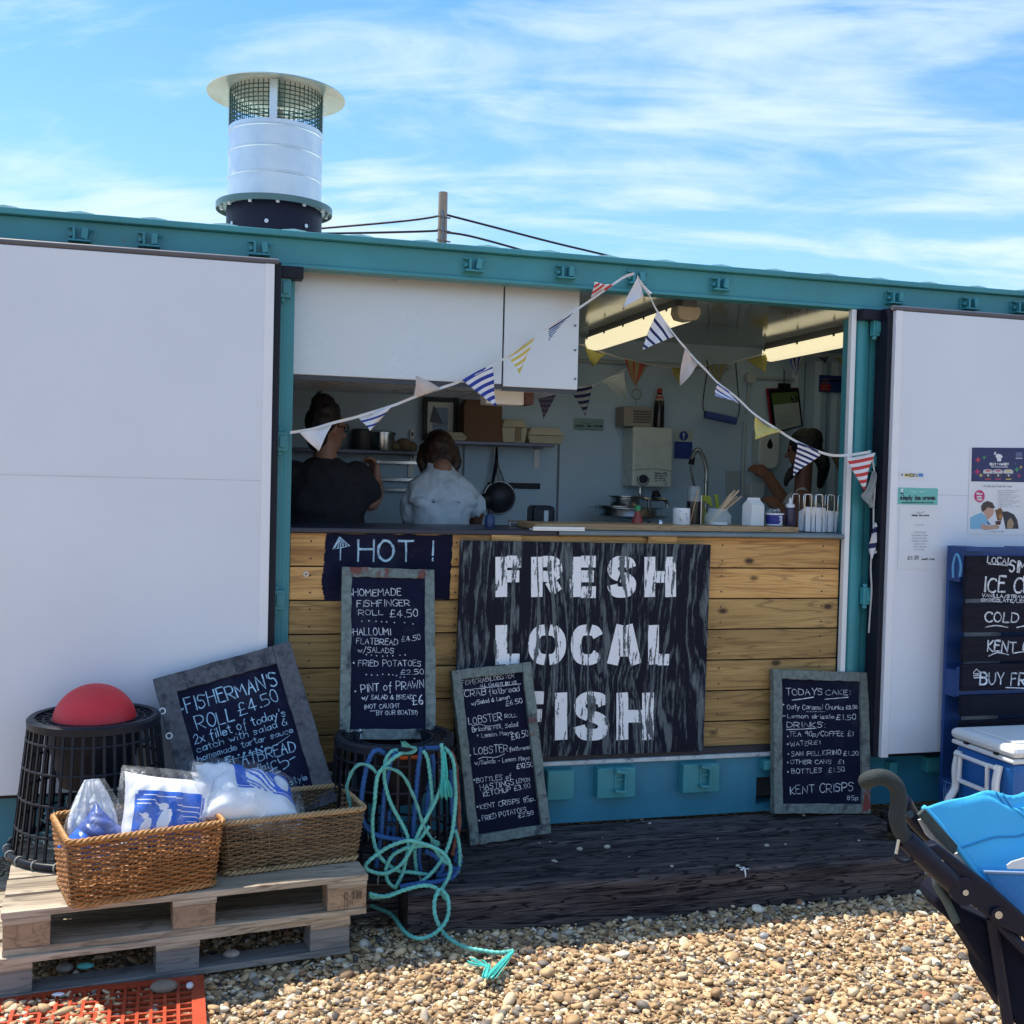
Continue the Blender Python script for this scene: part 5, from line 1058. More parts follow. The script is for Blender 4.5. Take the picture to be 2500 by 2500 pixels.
p=onshelf(932,zs2); root=thing('steel_pot','shiny round steel pot on the lower shelf behind the cook in black','pot',p); B=MB(); B.lathe([(0,0),(0.078,0),(0.08,0.005),(0.08,0.10),(0.09,0.102),(0.09,0.112),(0.076,0.112),(0.076,0.01),(0,0.01)],p,28); B.build('pot_body',STEEL,root,smooth=True); B=MB(); B.lathe([(0.0,0.128),(0.05,0.126),(0.088,0.1135),(0.088,0.1125),(0,0.1125)],p,28); B.build('pot_lid',STEEL,root,smooth=True)
p=onshelf(882,zs2); B=MB(); B.lathe([(0,0),(0.06,0),(0.065,0.01),(0.065,0.12),(0.055,0.13),(0,0.13)],p,22); tag(B.build('storage_tub',M('dark_tub',(0.06,0.06,0.07),0.4),smooth=True),'dark storage tub on the lower shelf left of the steel pot','tub')
p=onshelf(985,zs2); B=MB(); 
for dx,dz,r in ((-0.05,0.03,0.04),(0.0,0.045,0.05),(0.05,0.03,0.042),(0.02,0.03,0.04)): B.ell((p.x+dx,p.y,zs2+dz),(r,r,r*0.8),12,8)
tag(B.build('bread_roll_heap',M('brown_bread',(0.22,0.16,0.10),0.8),smooth=True,angle=180),'small heap of pale brown rolls on the lower shelf','bread rolls')
# wall rail sockets, knife strip, sieve
def plate(name,u0,v0,u1,v1,mat,label,cat,y=yb,th=0.03,dots=False):
    a=F(u0,v0,y-th); b2=F(u1,v1,y-th); root=thing(name,label,cat,((a.x+b2.x)/2,y-th/2,b2.z)); B=MB(); B.box((a.x,y-th,b2.z),(b2.x,y-0.001,a.z)); B.build('casing',mat,root,bevel=0.004)
    if dots: B=MB(); cxx=(a.x+b2.x)/2; czz=(a.z+b2.z)/2; B.box((cxx-0.006,y-th-0.002,czz-0.01),(cxx+0.006,y-th-0.0004,czz+0.012)); B.build('switch',BLACKP,root)
    return root,a,b2
plate('switch_plate',1002,1048,1011,1072,WHITEP,'white switch plate above the lower shelf','switch',dots=True)
plate('switch_plate',1001,1108,1014,1126,WHITEP,'white switch plate below the lower shelf','switch',dots=True)
plate('knife_rack',1192,1177,1319,1194,BLACKP,'long black magnetic knife strip on the kitchen wall','knife rack',th=0.02)
plate('wall_socket',2055,1210,2070,1238,WHITEP,'white socket low in the right corner of the kiosk','socket',dots=True)
for i,v in enumerate((1128,1170,1195)):
    a=F(935,v,yb-0.03); b2=F(1020,v+4,yb-0.03); B=MB(); B.box((a.x-0.1,yb-0.05,a.z-0.012),(b2.x,yb-0.001,a.z+0.012)); o=B.build('steel_rail',STEEL,bevel=0.003); tag(o,['topmost steel rail behind the cooks','middle steel rail behind the cooks','lowest steel rail behind the cooks'][i],'rail','rails behind the cooks')
p=F(1222,1215,yb-0.06); root=thing('sieve','round steel sieve hanging below the knife strip','sieve',(p.x,yb-0.06,p.z-0.1)); R1=0.105
B=MB(); B.tube([(p.x+R1*math.cos(t_),yb-0.03+0.0,p.z+R1*math.sin(t_)) for t_ in [2*math.pi*k/36 for k in range(36)]],0.006,6,closed=True); B.build('rim',STEEL,root,smooth=True,angle=180)
B=MB(); B.grid([[(p.x+R1*math.sin(ph)*math.cos(t_),yb-0.03-0.07*math.cos(ph)*1.0,p.z+R1*math.sin(ph)*math.sin(t_)) for t_ in [2*math.pi*k/24 for k in range(24)]] for ph in [math.pi/2*j/8 for j in range(9)]],closed=True); B.build('bowl',M('sieve_mesh',(0.05,0.055,0.08),0.5,metal=0.5),root,smooth=True,angle=180)
B=MB(); q=F(1212,1092,yb-0.05); B.tube([(p.x-0.012,yb-0.035,p.z+R1),(q.x-0.01,yb-0.035,q.z)],0.005,6); B.tube([(p.x+0.03,yb-0.035,p.z+R1*0.97),(q.x+0.005,yb-0.035,q.z-0.09)],0.005,6); B.build('handle',DSTEEL,root,smooth=True)
B=MB(); q=F(1203,1180,yb-0.04); B.tube([F(1213,1092,yb-0.07),F(1212,1130,yb-0.07),F(1202,1180,yb-0.07)],[0.006,0.013,0.010],8); B.ell(F(1190,1222,yb-0.07),(0.06,0.02,0.05),16,10); tag(B.build('ladle',BLACKP,smooth=True,angle=180),'black ladle hanging beside the sieve','ladle')
# heater with things on top
a=F(1547,1041,yb-0.20); b2=F(1640,1190,yb-0.20); root=thing('water_heater','white wall mounted water heater with a black dial','water heater',((a.x+b2.x)/2,yb-0.1,b2.z))
B=MB(); B.box((a.x,yb-0.2,b2.z),(b2.x,yb-0.001,a.z)); B.build('casing',M('heater_white',(0.64,0.72,0.68),0.3,var=0.03),root,bevel=0.012)
W_=b2.x-a.x; H_=a.z-b2.z; B=MB(); dc=Vector((a.x+W_*0.27,yb-0.2,b2.z+H_*0.13)); B.cyl(dc,dc+Vector((0,-0.022,0)),0.030,0.027,n=24); B.build('dial',M('dial',(0.03,0.03,0.06),0.35),root,smooth=True); B=MB(); B.tube([dc+Vector((0.042*math.cos(t_),-0.003,0.042*math.sin(t_))) for t_ in [rad(150)+k*rad(16) for k in range(15)]],0.003,5); B.build('dial_scale',BLACKP,root)
B=MB(); B.tube(catmull([(a.x+0.004,yb-0.203,b2.z+H_*0.275),(a.x+W_/2,yb-0.203,b2.z+H_*0.305),(b2.x-0.004,yb-0.203,b2.z+H_*0.275)],6),0.0025,5); B.build('curved_groove',M('groove',(0.25,0.29,0.28),0.5),root)
pen=Pen((0,yb-0.2,0),(0,-1,0),0.0012)
for k,tx in enumerate(("Please wash","them then fill","me slowly","up a bit")): pen.text(tx,(1598,1157+6*k),(1628-(4 if k>1 else 0),1157+6*k),4.5,0.0022)
pen.line([(1620,1176),(1626,1174),(1622,1185),(1630,1178)],0.002); pen.done(root,BLACKP,'marker_note')
B=MB(); B.tube([F(1563,1190,yb-0.12),F(1563,1212,yb-0.12),F(1580,1218,yb-0.14)],0.009,8); B.build('outlet_pipe',STEEL,root,smooth=True)
zt_=a.z
q=F(1564,1040,yb-0.12); root=thing('ventilated_box','cream slotted plastic box on top of the water heater','box',(q.x,yb-0.1,zt_)); x0=F(1522,1010,yb-0.17).x; x1=F(1591,1010,yb-0.17).x; z1=F(1560,993,yb-0.17).z; B=MB(); B.box((x0,yb-0.18,zt_+0.001),(x1,yb-0.02,z1)); B.build('box_body',M('beige',(0.34,0.32,0.28),0.6),root,bevel=0.006); B=MB()
for i in range(9):
    for j in range(5):
        xx_=x0+(x1-x0)*(0.34+0.07*i); z_=zt_+(z1-zt_)*(0.2+0.13*j); B.box((xx_,yb-0.183,z_),(xx_+(x1-x0)*0.045,yb-0.1802,z_+(z1-zt_)*0.08))
B.build('slots',M('slot_dark',(0.05,0.05,0.06),0.7),root)
p=F(1608,1040,yb-0.10); p.z=zt_; root=thing('squash_bottle','dark drink bottle with a red cap on top of the water heater','bottle',p); k=F(1608,948,yb-0.1).z-zt_; B=MB(); B.lathe([(0,0),(0.034,0),(0.036,0.01),(0.036,k*0.55),(0.030,k*0.70),(0.020,k*0.85),(0.014,k*0.88),(0,k*0.88)],p,24); B.build('bottle_body',M('dark_squash',(0.02,0.02,0.03),0.2),root,smooth=True); B=MB(); B.lathe([(0,k*0.881),(0.017,k*0.881),(0.017,k*0.96),(0.010,k),(0,k)],p,18); B.build('cap',M('red_cap',(0.45,0.03,0.03),0.4),root,smooth=True); B=MB(); B.lathe([(0.031,k*0.69),(0.0212,k*0.84)],p,24); B.build('label',M('clear_neck',(0.45,0.42,0.42),0.4),root,smooth=True); B=MB(); B.lathe([(0.0285,k*0.745),(0.0255,k*0.79)],p,24); B.build('neck_mark',M('red_mark',(0.45,0.05,0.05),0.4),root,smooth=True)
p=F(1554,963,yb-0.05); B=MB(); B.tube([p+Vector((0.034*math.cos(t_),0,0.034*math.sin(t_))) for t_ in [2*math.pi*k/20 for k in range(20)]],0.004,5,closed=True); B.tube([p+Vector((0,0,0.034)),p+Vector((0.004,0,0.12))],0.002,4); B.tube([p-Vector((0,0,0.034)),p-Vector((0.0,0,0.07))],0.002,4); tag(B.build('hanging_ring',M('ring',(0.30,0.30,0.30),0.5),smooth=True),'small metal ring hanging on a cord above the slotted box','ring')
# signs inside
def sheet(name,label,cat,u0,v0,u1,v1,mat,y,th=0.002):
    a=F(u0,v0,y); b2=F(u1,v1,y); root=thing(name,label,cat,((a.x+b2.x)/2,y,b2.z)); B=MB(); B.box((a.x,y-th,b2.z),(b2.x,y,a.z)); B.build('sheet',mat,root); return root,a,b2
BL=M('sign_blue',(0.02,0.06,0.34),0.4); PAPER=M('paper_white',(0.74,0.76,0.80),0.6,var=0.03); PALEG=M('pale_sign',(0.50,0.60,0.56),0.5)
def flat(parent,poly,y,mat,name,th=0.0008):
    B=MB(); B.prism([(x,y,z) for x,z in poly],(0,-th,0)); return B.build(name,mat,parent)
def rectp(x0,z0,x1,z1): return [(x0,z0),(x1,z0),(x1,z1),(x0,z1)]
def disc(cx_,cz_,rx,rz=None,n_=20): rz=rz or rx; return [(cx_+rx*math.cos(2*math.pi*k/n_),cz_+rz*math.sin(2*math.pi*k/n_)) for k in range(n_)]
root,a,b2=sheet('safety_sign','blue and white mandatory safety notice with an exclamation mark, beside the water heater','sign',1646,1049,1690,1122,PALEG,yb-0.004)
W_=b2.x-a.x; H_=a.z-b2.z; flat(root,rectp(a.x+0.004,b2.z+0.004,b2.x-0.004,b2.z+H_*0.60),yb-0.0064,BL,'blue_panel'); flat(root,disc(a.x+W_/2,b2.z+H_*0.80,H_*0.165),yb-0.0064,BL,'blue_disc')
flat(root,[(a.x+W_*0.45,b2.z+H_*0.90),(a.x+W_*0.55,b2.z+H_*0.90),(a.x+W_*0.525,b2.z+H_*0.76),(a.x+W_*0.475,b2.z+H_*0.76)],yb-0.0075,WHITEP,'exclamation_mark'); flat(root,disc(a.x+W_/2,b2.z+H_*0.715,H_*0.025),yb-0.0075,WHITEP,'exclamation_dot')
for k in range(6): flat(root,rectp(a.x+0.012,b2.z+H_*(0.10+0.075*k),b2.x-0.012-(k%3)*0.02,b2.z+H_*(0.115+0.075*k)),yb-0.0075,M('faint_blue_print',(0.10,0.15,0.42),0.5),'print_line')
root,a,b2=sheet('ice_cream_sign','small pale teal ice cream sign on the back wall above the food boxes','sign',1401,1020,1473,1052,M('pale_teal_card',(0.25,0.42,0.42),0.5),yb-0.004)
pen=Pen((0,yb-0.006,0),(0,-1,0),0.0012); pen.text("simply ice cream",(1405,1042),(1470,1043),8,0.004); pen.line([(1410,1048),(1465,1049)],0.0025,False); pen.line([(1420,1030),(1437,1034),(1455,1030)],0.0025); pen.done(root,M('print_navy',(0.03,0.05,0.09),0.6),'lettering')
root,a,b2=sheet('notice','dark blue and red notice high in the right corner of the kiosk','notice',2000,915,2072,960,M('notice_blue',(0.03,0.06,0.26),0.4),yb-0.06)
flat(root,rectp(a.x+0.01,b2.z+0.008,a.x+(b2.x-a.x)*0.38,b2.z+(a.z-b2.z)*0.48),yb-0.0632,M('notice_red',(0.42,0.04,0.05),0.4),'red_panel')
for k in range(4): flat(root,rectp(a.x+0.02,b2.z+0.018+0.022*k,a.x+(b2.x-a.x)*0.33,b2.z+0.024+0.022*k),yb-0.0644,M('pale_red',(0.5,0.2,0.2),0.5),'print_line')
flat(root,rectp(a.x+(b2.x-a.x)*0.25,b2.z+(a.z-b2.z)*0.66,a.x+(b2.x-a.x)*0.82,b2.z+(a.z-b2.z)*0.76),yb-0.0632,BLACKP,'heading')
# clipboard
A=[F(u,v,yb-0.05) for u,v in ((1880,952),(1950,948),(1958,1050),(1884,1062))]; A=[F(1876,950,yb-0.05),F(1950,948,yb-0.05),F(1960,1040,yb-0.05),F(1888,1058,yb-0.05)]
root=thing('clipboard','black and red clipboard with a green topped certificate hanging on the back wall','clipboard',(A[3].x,yb-0.05,A[3].z))
B=MB(); B.prism(A,(0,0.008,0)); B.build('board',BLACKP,root); lerp=lambda s,t_:(A[0].lerp(A[1],s)).lerp(A[3].lerp(A[2],s),t_)
B=MB(); B.prism([lerp(-0.05,-0.02)+Vector((0,0.004,0)),lerp(1.0,-0.02)+Vector((0,0.004,0)),lerp(1.0,0.02)+Vector((0,0.004,0)),lerp(0.04,0.03)+Vector((0,0.004,0)),lerp(0.04,0.98)+Vector((0,0.004,0)),lerp(-0.05,0.98)+Vector((0,0.004,0))],(0,0.012,0)); B.build('red_edge',M('clip_red',(0.32,0.02,0.04),0.4),root)
for s0,s1,t0,t1,mm,nm in ((0.08,0.94,0.09,0.36,M('cert_green',(0.09,0.17,0.05),0.5),'green_heading'),(0.10,0.94,0.365,0.97,M('cert_paper',(0.42,0.50,0.50),0.6),'paper')): B=MB(); B.prism([lerp(s0,t0),lerp(s1,t0),lerp(s1,t1),lerp(s0,t1)],(0,-0.003,0)); B.build(nm,mm,root)
pc=lerp(0.80,0.26)+Vector((0,-0.0035,0)); B=MB(); B.prism([pc+Vector((0.024*math.cos(t_),0,0.026*math.sin(t_))) for t_ in [2*math.pi*k/18 for k in range(18)]],(0,-0.001,0)); B.build('rating_disc',BLACKP,root)
pen=Pen(pc+Vector((0,-0.001,0)),(0,-1,0),0.0008); 
dv=(pc-CAM); dd=dv.dot(_fw); pu=1250+FOC*dv.dot(_r)/dd; pv=1250-FOC*dv.dot(_u)/dd
pen.text("5",(pu-3,pv+5),(pu+3,pv+5),11,0.004); pen.done(root,M('rate_green',(0.35,0.5,0.25),0.5),'rating_number')
for k in range(6): B=MB(); B.prism([lerp(0.16,0.62+0.05*k),lerp(0.5+0.1*(k%3),0.62+0.05*k),lerp(0.5+0.1*(k%3),0.632+0.05*k),lerp(0.16,0.632+0.05*k)],(0,-0.0045,0)); B.build('print_line',M('print_grey',(0.22,0.26,0.28),0.6),root)
q=lerp(0.5,-0.02); B=MB(); B.box((q.x-0.045,q.y-0.015,q.z-0.01),(q.x+0.045,q.y-0.001,q.z+0.03)); B.tube([q+Vector((0,-0.004,0.03)),q+Vector((0,0,0.12)),q+Vector((0.01,0.03,0.13))],0.004,5); B.build('clip',BLACKP,root)
# paper-towel rail hanging on wires, the blue roll
root=thing('hanging_paper_roll','blue paper roll on black wire hanger on the back wall','paper roll',F(1760,1050,yb-0.1)); q1,q2=F(1722,1012,yb-0.09),F(1796,1028,yb-0.09); B=MB(); B.cyl(q1,q2,0.026,n=20); B.build('roll',M('roll_blue',(0.06,0.12,0.42),0.8),root,smooth=True)
B=MB(); B.tube(catmull([F(1725,878,yb-0.06),F(1728,898,yb-0.08),F(1722,935,yb-0.09),F(1716,985,yb-0.09),F(1721,1010,yb-0.09)],6),0.004,6); B.tube(catmull([F(1797,885,yb-0.06),F(1797,900,yb-0.08),F(1802,955,yb-0.09),F(1805,1000,yb-0.09),F(1798,1026,yb-0.09)],6),0.004,6); B.build('wire_hanger',BLACKP,root,smooth=True,angle=180)
# soap dispensers, alarm panel
def sdisp(u0,v0,u1,v1,label,drop=True):
    a=F(u0,v0,yb-0.12); b2=F(u1,v1,yb-0.12); root=thing('soap_dispenser',label,'dispenser',((a.x+b2.x)/2,yb-0.06,b2.z)); cx_=(a.x+b2.x)/2; w_=(b2.x-a.x)/2; h=a.z-b2.z
    B=MB(); prof=[(-1,1),(1,1),(1,0.30),(0.85,0.10),(0.5,0.0),(-0.5,0.0),(-0.9,0.12),(-1,0.35)]; B.prism([(cx_+w_*x,yb-0.12,b2.z+h*z) for x,z in prof],(0,0.118,0)); B.build('casing',M('disp_white',(0.62,0.68,0.68),0.35,var=0.03),root,bevel=0.012)
    if drop:
        B=MB(); pts=[]; 
        for k in range(20):
            t_=2*math.pi*k/20; r=0.022; pts.append((cx_+r*math.sin(t_)*(1-0.5*max(0,math.cos(t_))**1),yb-0.1215,b2.z+h*0.62+ (0.046 if math.cos(t_)>0 else 0.026)*math.cos(t_)))
        B.prism(pts,(0,-0.001,0)); B.build('level_window',BLACKP,root)
sdisp(1855,1050,1903,1146,'white soap dispenser with a black drop shaped window')
sdisp(1833,1178,1868,1218,'small white dispenser low on the back wall beside the woman',False)
plate('alarm_panel',1776,1150,1806,1208,M('panel_grey',(0.40,0.48,0.52),0.4),'pale grey square panel on the back wall above the jar of sticks','panel',th=0.025)
a=F(2045,1090,1.7); B=MB(); B.prism([F(2035,1118,1.7),F(2066,1095,1.7),F(2066,1165,1.7),F(2055,1160,1.7)],(0,0.02,0)); tag(B.build('cardboard_flap',M('cardboard',(0.30,0.20,0.12),0.8)),'torn brown cardboard piece beside the right post','cardboard')
# sprung mixer tap and sink pipework on the far worktop
B=MB(); B.box((0.7,1.70,1.14),(3.9,YB-0.002,1.18)); bw=B.build('back_worktop',STEEL); tag(bw,'stainless worktop along the back wall','worktop')
q8=crop(1480,930,0.207); T=lambda x,y,yy=1.95:F(*q8(x,y),yy)
root=thing('spray_tap','sprung steel spray tap arching above the sink','tap',T(1170,1700)); B=MB(); core=catmull([T(1175,1200),T(1180,1050),T(1150,920),T(1100,820),T(1050,830),T(1010,920)],16); 
hel=[]; 
for i,c_ in enumerate(core):
    t_=core[min(i+1,len(core)-1)]-core[max(i-1,0)]; t_.normalize(); n1_=t_.cross(Vector((0,1,0))).normalized(); n2_=t_.cross(n1_)
    for j in range(4): aa=2*math.pi*(i*0.42+j*0.105); hel.append(c_.lerp(core[min(i+1,len(core)-1)],j/4)+n1_*0.014*math.cos(aa)+n2_*0.014*math.sin(aa))
B.tube(hel,0.0032,5); B.build('spring',STEEL,root,smooth=True,angle=180); B=MB(); B.tube([T(1175,1700),T(1175,1200)],0.013,10); B.tube(core,0.007,8); B.build('riser',STEEL,root,smooth=True); B=MB(); B.cyl(T(1020,900),T(1000,985),0.016,0.02,n=12); B.build('spray_head',BLACKP,root,smooth=True); B=MB(); B.tube(catmull([T(1000,985),T(1005,1080),T(1030,1200),T(1055,1300)],6),0.008,6); B.build('hose',DSTEEL,root,smooth=True)
root=thing('swivel_tap','low steel tap with a long spout under the water heater','tap',T(500,1700)); B=MB(); B.tube(catmull([T(400,1290),T(405,1340),T(450,1385),T(560,1400),T(680,1400),T(715,1440),T(720,1500)],6),0.012,8); B.build('spout',STEEL,root,smooth=True); B=MB(); B.tube([T(500,1700),T(505,1390)],0.012,8); B.build('riser',DSTEEL,root,smooth=True); B=MB(); B.cyl(T(580,1290),T(590,1370),0.02,0.035,n=12); B.build('handle',BLACKP,root,smooth=True)
# stacked pans, plates
def panat(cx_,v0,v1,r,label,nm='steel_pan'):
    p=F(cx_,v1,1.85); h=F(cx_,v0,1.85).z-p.z; root=thing(nm,label,'pan',p,'pans draining by the sink'); B=MB(); B.lathe([(0,0),(r*0.9,0),(r*0.93,0.006),(r*0.95,h*0.9),(r*1.15,h),(r*1.15,h+0.004),(r*0.92,h*0.93),(r*0.88,0.012),(0,0.012)],p,28); B.build('pan_body',STEEL,root,smooth=True); return root
panat(1528,1240,1262,0.21,'wide steel bowl at the bottom of the pan stack'); panat(1512,1236,1252,0.14,'shallow steel pan in the middle of the stack'); panat(1526,1212,1240,0.10,'small steel pan on top of the stack by the tap')
root=thing('serving_platter','wide oval steel platter at the foot of the pan stack','platter',F(1555,1275,1.7)); p=F(1550,1272,1.7); B=MB(); B.lathe([(0,0),(0.12,0.004),(0.22,0.03),(0.225,0.034),(0.12,0.010),(0,0.006)],p,36); B.build('dish',STEEL,root,smooth=True)
# =============== things along the counter ===============
CZ=1.502; 
a=F(1312,1293,0.20); b2=F(1951,1293,0.06)
root=thing('cutting_board','long thin bamboo board lying along the counter','board',((a.x+b2.x)/2,0.19,CZ)); B=MB(); 
xs=[F(1306,1290,0.06).x,F(1640,1290,0.06).x,F(1760,1290,0.06).x,F(1950,1300,0.06).x]
for k in range(3): B.box((xs[k]+0.0003,0.06,CZ),(xs[k+1]-0.0003,0.34,CZ+0.026))
B.build('lamella_board',BOARDW,root,bevel=0.002); BZ=CZ+0.0265
p0_=F(1298,1301,0.01); p1_=F(1424,1301,0.01); root=thing('white_tray','shallow white plastic tray edge lying on the counter above the sign','tray',((p0_.x+p1_.x)/2,0.0,1.4985)); B=MB(); B.box((p0_.x,-0.012,1.4985),(p1_.x,0.055,1.506)); B.build('tray_base',WHITEP,root,bevel=0.002); B=MB(); B.box((p0_.x,-0.012,1.5065),(p1_.x,-0.006,1.5165)); B.build('tray_lip',WHITEP,root,bevel=0.002)
B=MB(); B.tube([F(1395,1285,0.30)+Vector((0,0,0)),F(1420,1283,0.30)],0.006,8); 
yc=0.20
def onboard(u,y=yc,z=None):
    d=ray(u,1283); k=(y-CAM.y)/d.y; q=CAM+d*k; return Vector((q.x,y,BZ if z is None else z))
def pxm(u,y=yc): return ((onboard(u,y)-CAM).dot(_fw))/FOC
# mug
p=onboard(1663); k=pxm(1663); r=21*k; h=40*k; root=thing('mug','white mug with a blue squiggle on the cutting board','mug',p); B=MB(); B.lathe([(0,0.002),(r*0.94,0),(r,0.004),(r*1.0,h),(r*0.93,h),(r*0.91,0.008),(0,0.008)],p,32); B.build('mug_body',M('enamel_white',(0.78,0.80,0.84),0.25,var=0.02),root,smooth=True); B=MB(); hd=Vector((-0.45,-0.89,0)); hc=p+hd*r+Vector((0,0,h*0.55)); B.tube(catmull([hc+Vector((0,0,h*0.28)),hc+hd*0.024+Vector((0,0,h*0.24)),hc+hd*0.026-Vector((0,0,h*0.1)),hc-Vector((0,0,h*0.3))],6),0.0045,8); B.build('mug_handle',WHITEP,root,smooth=True)
B=MB(); sq=[(0.2,0.6),(0.36,0.72),(0.42,0.55),(0.30,0.45),(0.34,0.3),(0.5,0.3),(0.6,0.5)]; B.tube(catmull([p+Vector((r*1.002*math.sin(s-0.2),-r*1.002*math.cos(s-0.2),h*z)) for s,z in sq],5),0.0012,4); B.build('squiggle',M('squiggle_blue',(0.08,0.16,0.4),0.5),root)
def stick(a,b2,name,label,mat,r=0.003,cat='stick',group=None): B=MB(); B.tube([a,b2],r,6); return tag(B.build(name,mat,smooth=True),label,cat,group)
stick(onboard(1684,0.22),F(1704,1196,0.24),'wooden_stirrer','wooden stirrer leaning out of the glass tumbler behind the mug',BOARDW)
# coffee press glass
p=onboard(1692,0.30); root=thing('coffee_press','dark glass coffee press behind the mug','coffee press',p); k=pxm(1692,0.3); B=MB(); B.lathe([(0,0),(17*k,0),(17*k,55*k),(0,55*k)],p,24); B.build('coffee',M('coffee_dark',(0.012,0.01,0.014),0.2),root,smooth=True); B=MB(); B.lathe([(17.5*k,55*k),(17.5*k,82*k),(14*k,92*k),(0,92*k)],p,24); B.build('glass_top',M('grey_glass',(0.22,0.25,0.26),0.15,var=0.2,vs=20),root,smooth=True); B=MB(); B.tube([p+Vector((18*k,-0.01,0.0)),p+Vector((18*k,-0.01,70*k))],0.004,8); B.build('frame',STEEL,root,smooth=True)
# scoops
LIME=M('lime_plastic',(0.28,0.31,0.02),0.4,var=0.1)
p=onboard(1728,0.36); root=thing('plastic_spatula','lime green spatula head standing behind the glass jar','spatula',p); B=MB(); B.prism([F(u,v,0.36) for u,v in ((1706,1214),(1722,1208),(1736,1212),(1741,1240),(1722,1226),(1712,1222))],(0,0.01,0)); B.build('spatula_head',LIME,root,bevel=0.003); B=MB(); B.prism([F(u,v,0.365) for u,v in ((1707,1225),(1716,1226),(1732,1262),(1722,1283),(1706,1283))],(0,0.012,0)); B.build('spatula_back',M('olive_plastic',(0.16,0.16,0.02),0.4),root,bevel=0.003)
B=MB(); B.obox(F(1750,1226,0.42),(0.012,0,-0.002),(0,0.006,0),(-0.008,0,0.04)); tag(B.build('spatula_handle',LIME,bevel=0.004),'short lime green handle sticking up behind the jar of sticks','handle piece')
# jar with skewers
GLASS,t,b=newmat('jar_glass'); b.inputs['Base Color'].default_value=(0.75,0.85,0.85,1); b.inputs['Roughness'].default_value=0.05; b.inputs['Alpha'].default_value=0.28
p=onboard(1752,0.20); k=pxm(1752); root=thing('glass_jar','low glass jar holding wooden sticks on the cutting board','jar',p); B=MB(); B.lathe([(0,0),(30*k,0),(32*k,4*k),(32*k,24*k),(24*k,33*k),(23*k,40*k)],p,28); B.build('jar_body',GLASS,root,smooth=True,angle=180); B=MB(); B.lathe([(0,1.2*k),(24*k,1.2*k),(22*k,7*k),(0,8*k)],p,20); B.build('salt',WHITEP,root,smooth=True)
for i in range(9):
    a_=p+Vector((-24*k+i*1.2*k,(i%3-1)*6*k,(3+i)*k)); e=F(1786+ (i%5)*6-4*(i//5),1212-(i%4)*5,0.2+0.02*(i%3)); stick(a_,e,'wooden_stick','wooden stick leaning in the low glass jar',M('stick_wood',(0.52,0.38,0.24),0.7,var=0.1) if i==0 else bpy.data.materials['stick_wood'],0.0042,'stick','sticks in the glass jar')
# red bottle with green cap, plug, small items left
p=onboard(1556,0.30); k=pxm(1556,0.3); root=thing('sauce_bottle','small red sauce bottle with a green cap on the cutting board','bottle',p); B=MB(); B.lathe([(0,0),(14*k,0),(13*k,8*k),(7*k,22*k),(6*k,30*k),(0,30*k)],p,20); B.build('bottle_body',M('chilli_red',(0.30,0.04,0.03),0.35),root,smooth=True); B=MB(); B.lathe([(0,30.5*k),(7.5*k,30.5*k),(7*k,40*k),(4*k,43*k),(0,43*k)],p,16); B.build('cap',M('green_cap',(0.03,0.28,0.10),0.4),root,smooth=True)
p=onboard(1612,0.22); B=MB(); B.lathe([(0,0),(0.013,0),(0.013,0.012),(0.008,0.02),(0,0.02)],p,14); tag(B.build('bottle_top',STEEL,smooth=True),'tiny shiny bottle top on the cutting board left of the mug','bottle top')
B=MB(); B.bar(F(1485,1281,0.25),F(1540,1280,0.25),0.018,0.006); tag(B.build('knife',STEEL,bevel=0.001),'bright table knife lying on the cutting board','knife')
# toaster-like black box
a=F(1302,1240,0.45); b2=F(1357,1285,0.45); root=thing('card_machine','black rounded box with a pale stripe at the left end of the cutting board','machine',((a.x+b2.x)/2,0.48,CZ)); B=MB(); B.box((a.x,0.45,CZ),(b2.x,0.58,a.z+0.012)); B.build('machine_body',BLACKP,root,bevel=0.022); B=MB(); xm=(a.x+b2.x)/2; B.box((xm-0.004,0.4465,CZ+0.01),(xm+0.018,0.449,a.z-0.012)); B.build('stripe',M('stripe_grey',(0.35,0.42,0.45),0.3),root)
p=F(1195,1295,0.35); p.z=1.498; k=pxm(1195,0.35); root=thing('sauce_bottle','dark blue squeezy bottle on the worktop beside the cook in blue','bottle',p); B=MB(); B.lathe([(0,0),(12*k,0),(12.5*k,4*k),(12.5*k,24*k),(6*k,32*k),(0,32*k)],p,20); B.build('bottle_body',M('bottle_navy',(0.03,0.05,0.14),0.3),root,smooth=True); B=MB(); B.lathe([(0,32.4*k),(6*k,32.4*k),(6*k,41*k),(0,41*k)],p,16); B.build('cap',BLACKP,root,smooth=True)
root=thing('chopping_block','small brown chopping block with steel clip, left of the cutting board','chopping board',F(1270,1287,0.45)); a=F(1250,1292,0.42); B=MB(); B.box((F(1268,1290,0.4).x,0.40,1.4985),(F(1310,1290,0.4).x,0.62,1.522)); B.build('block',BOARDW,root,bevel=0.002); B=MB(); B.box((F(1247,1290,0.4).x,0.42,1.4985),(F(1266,1290,0.4).x,0.46,1.520)); B.build('clip',STEEL,root,bevel=0.002)
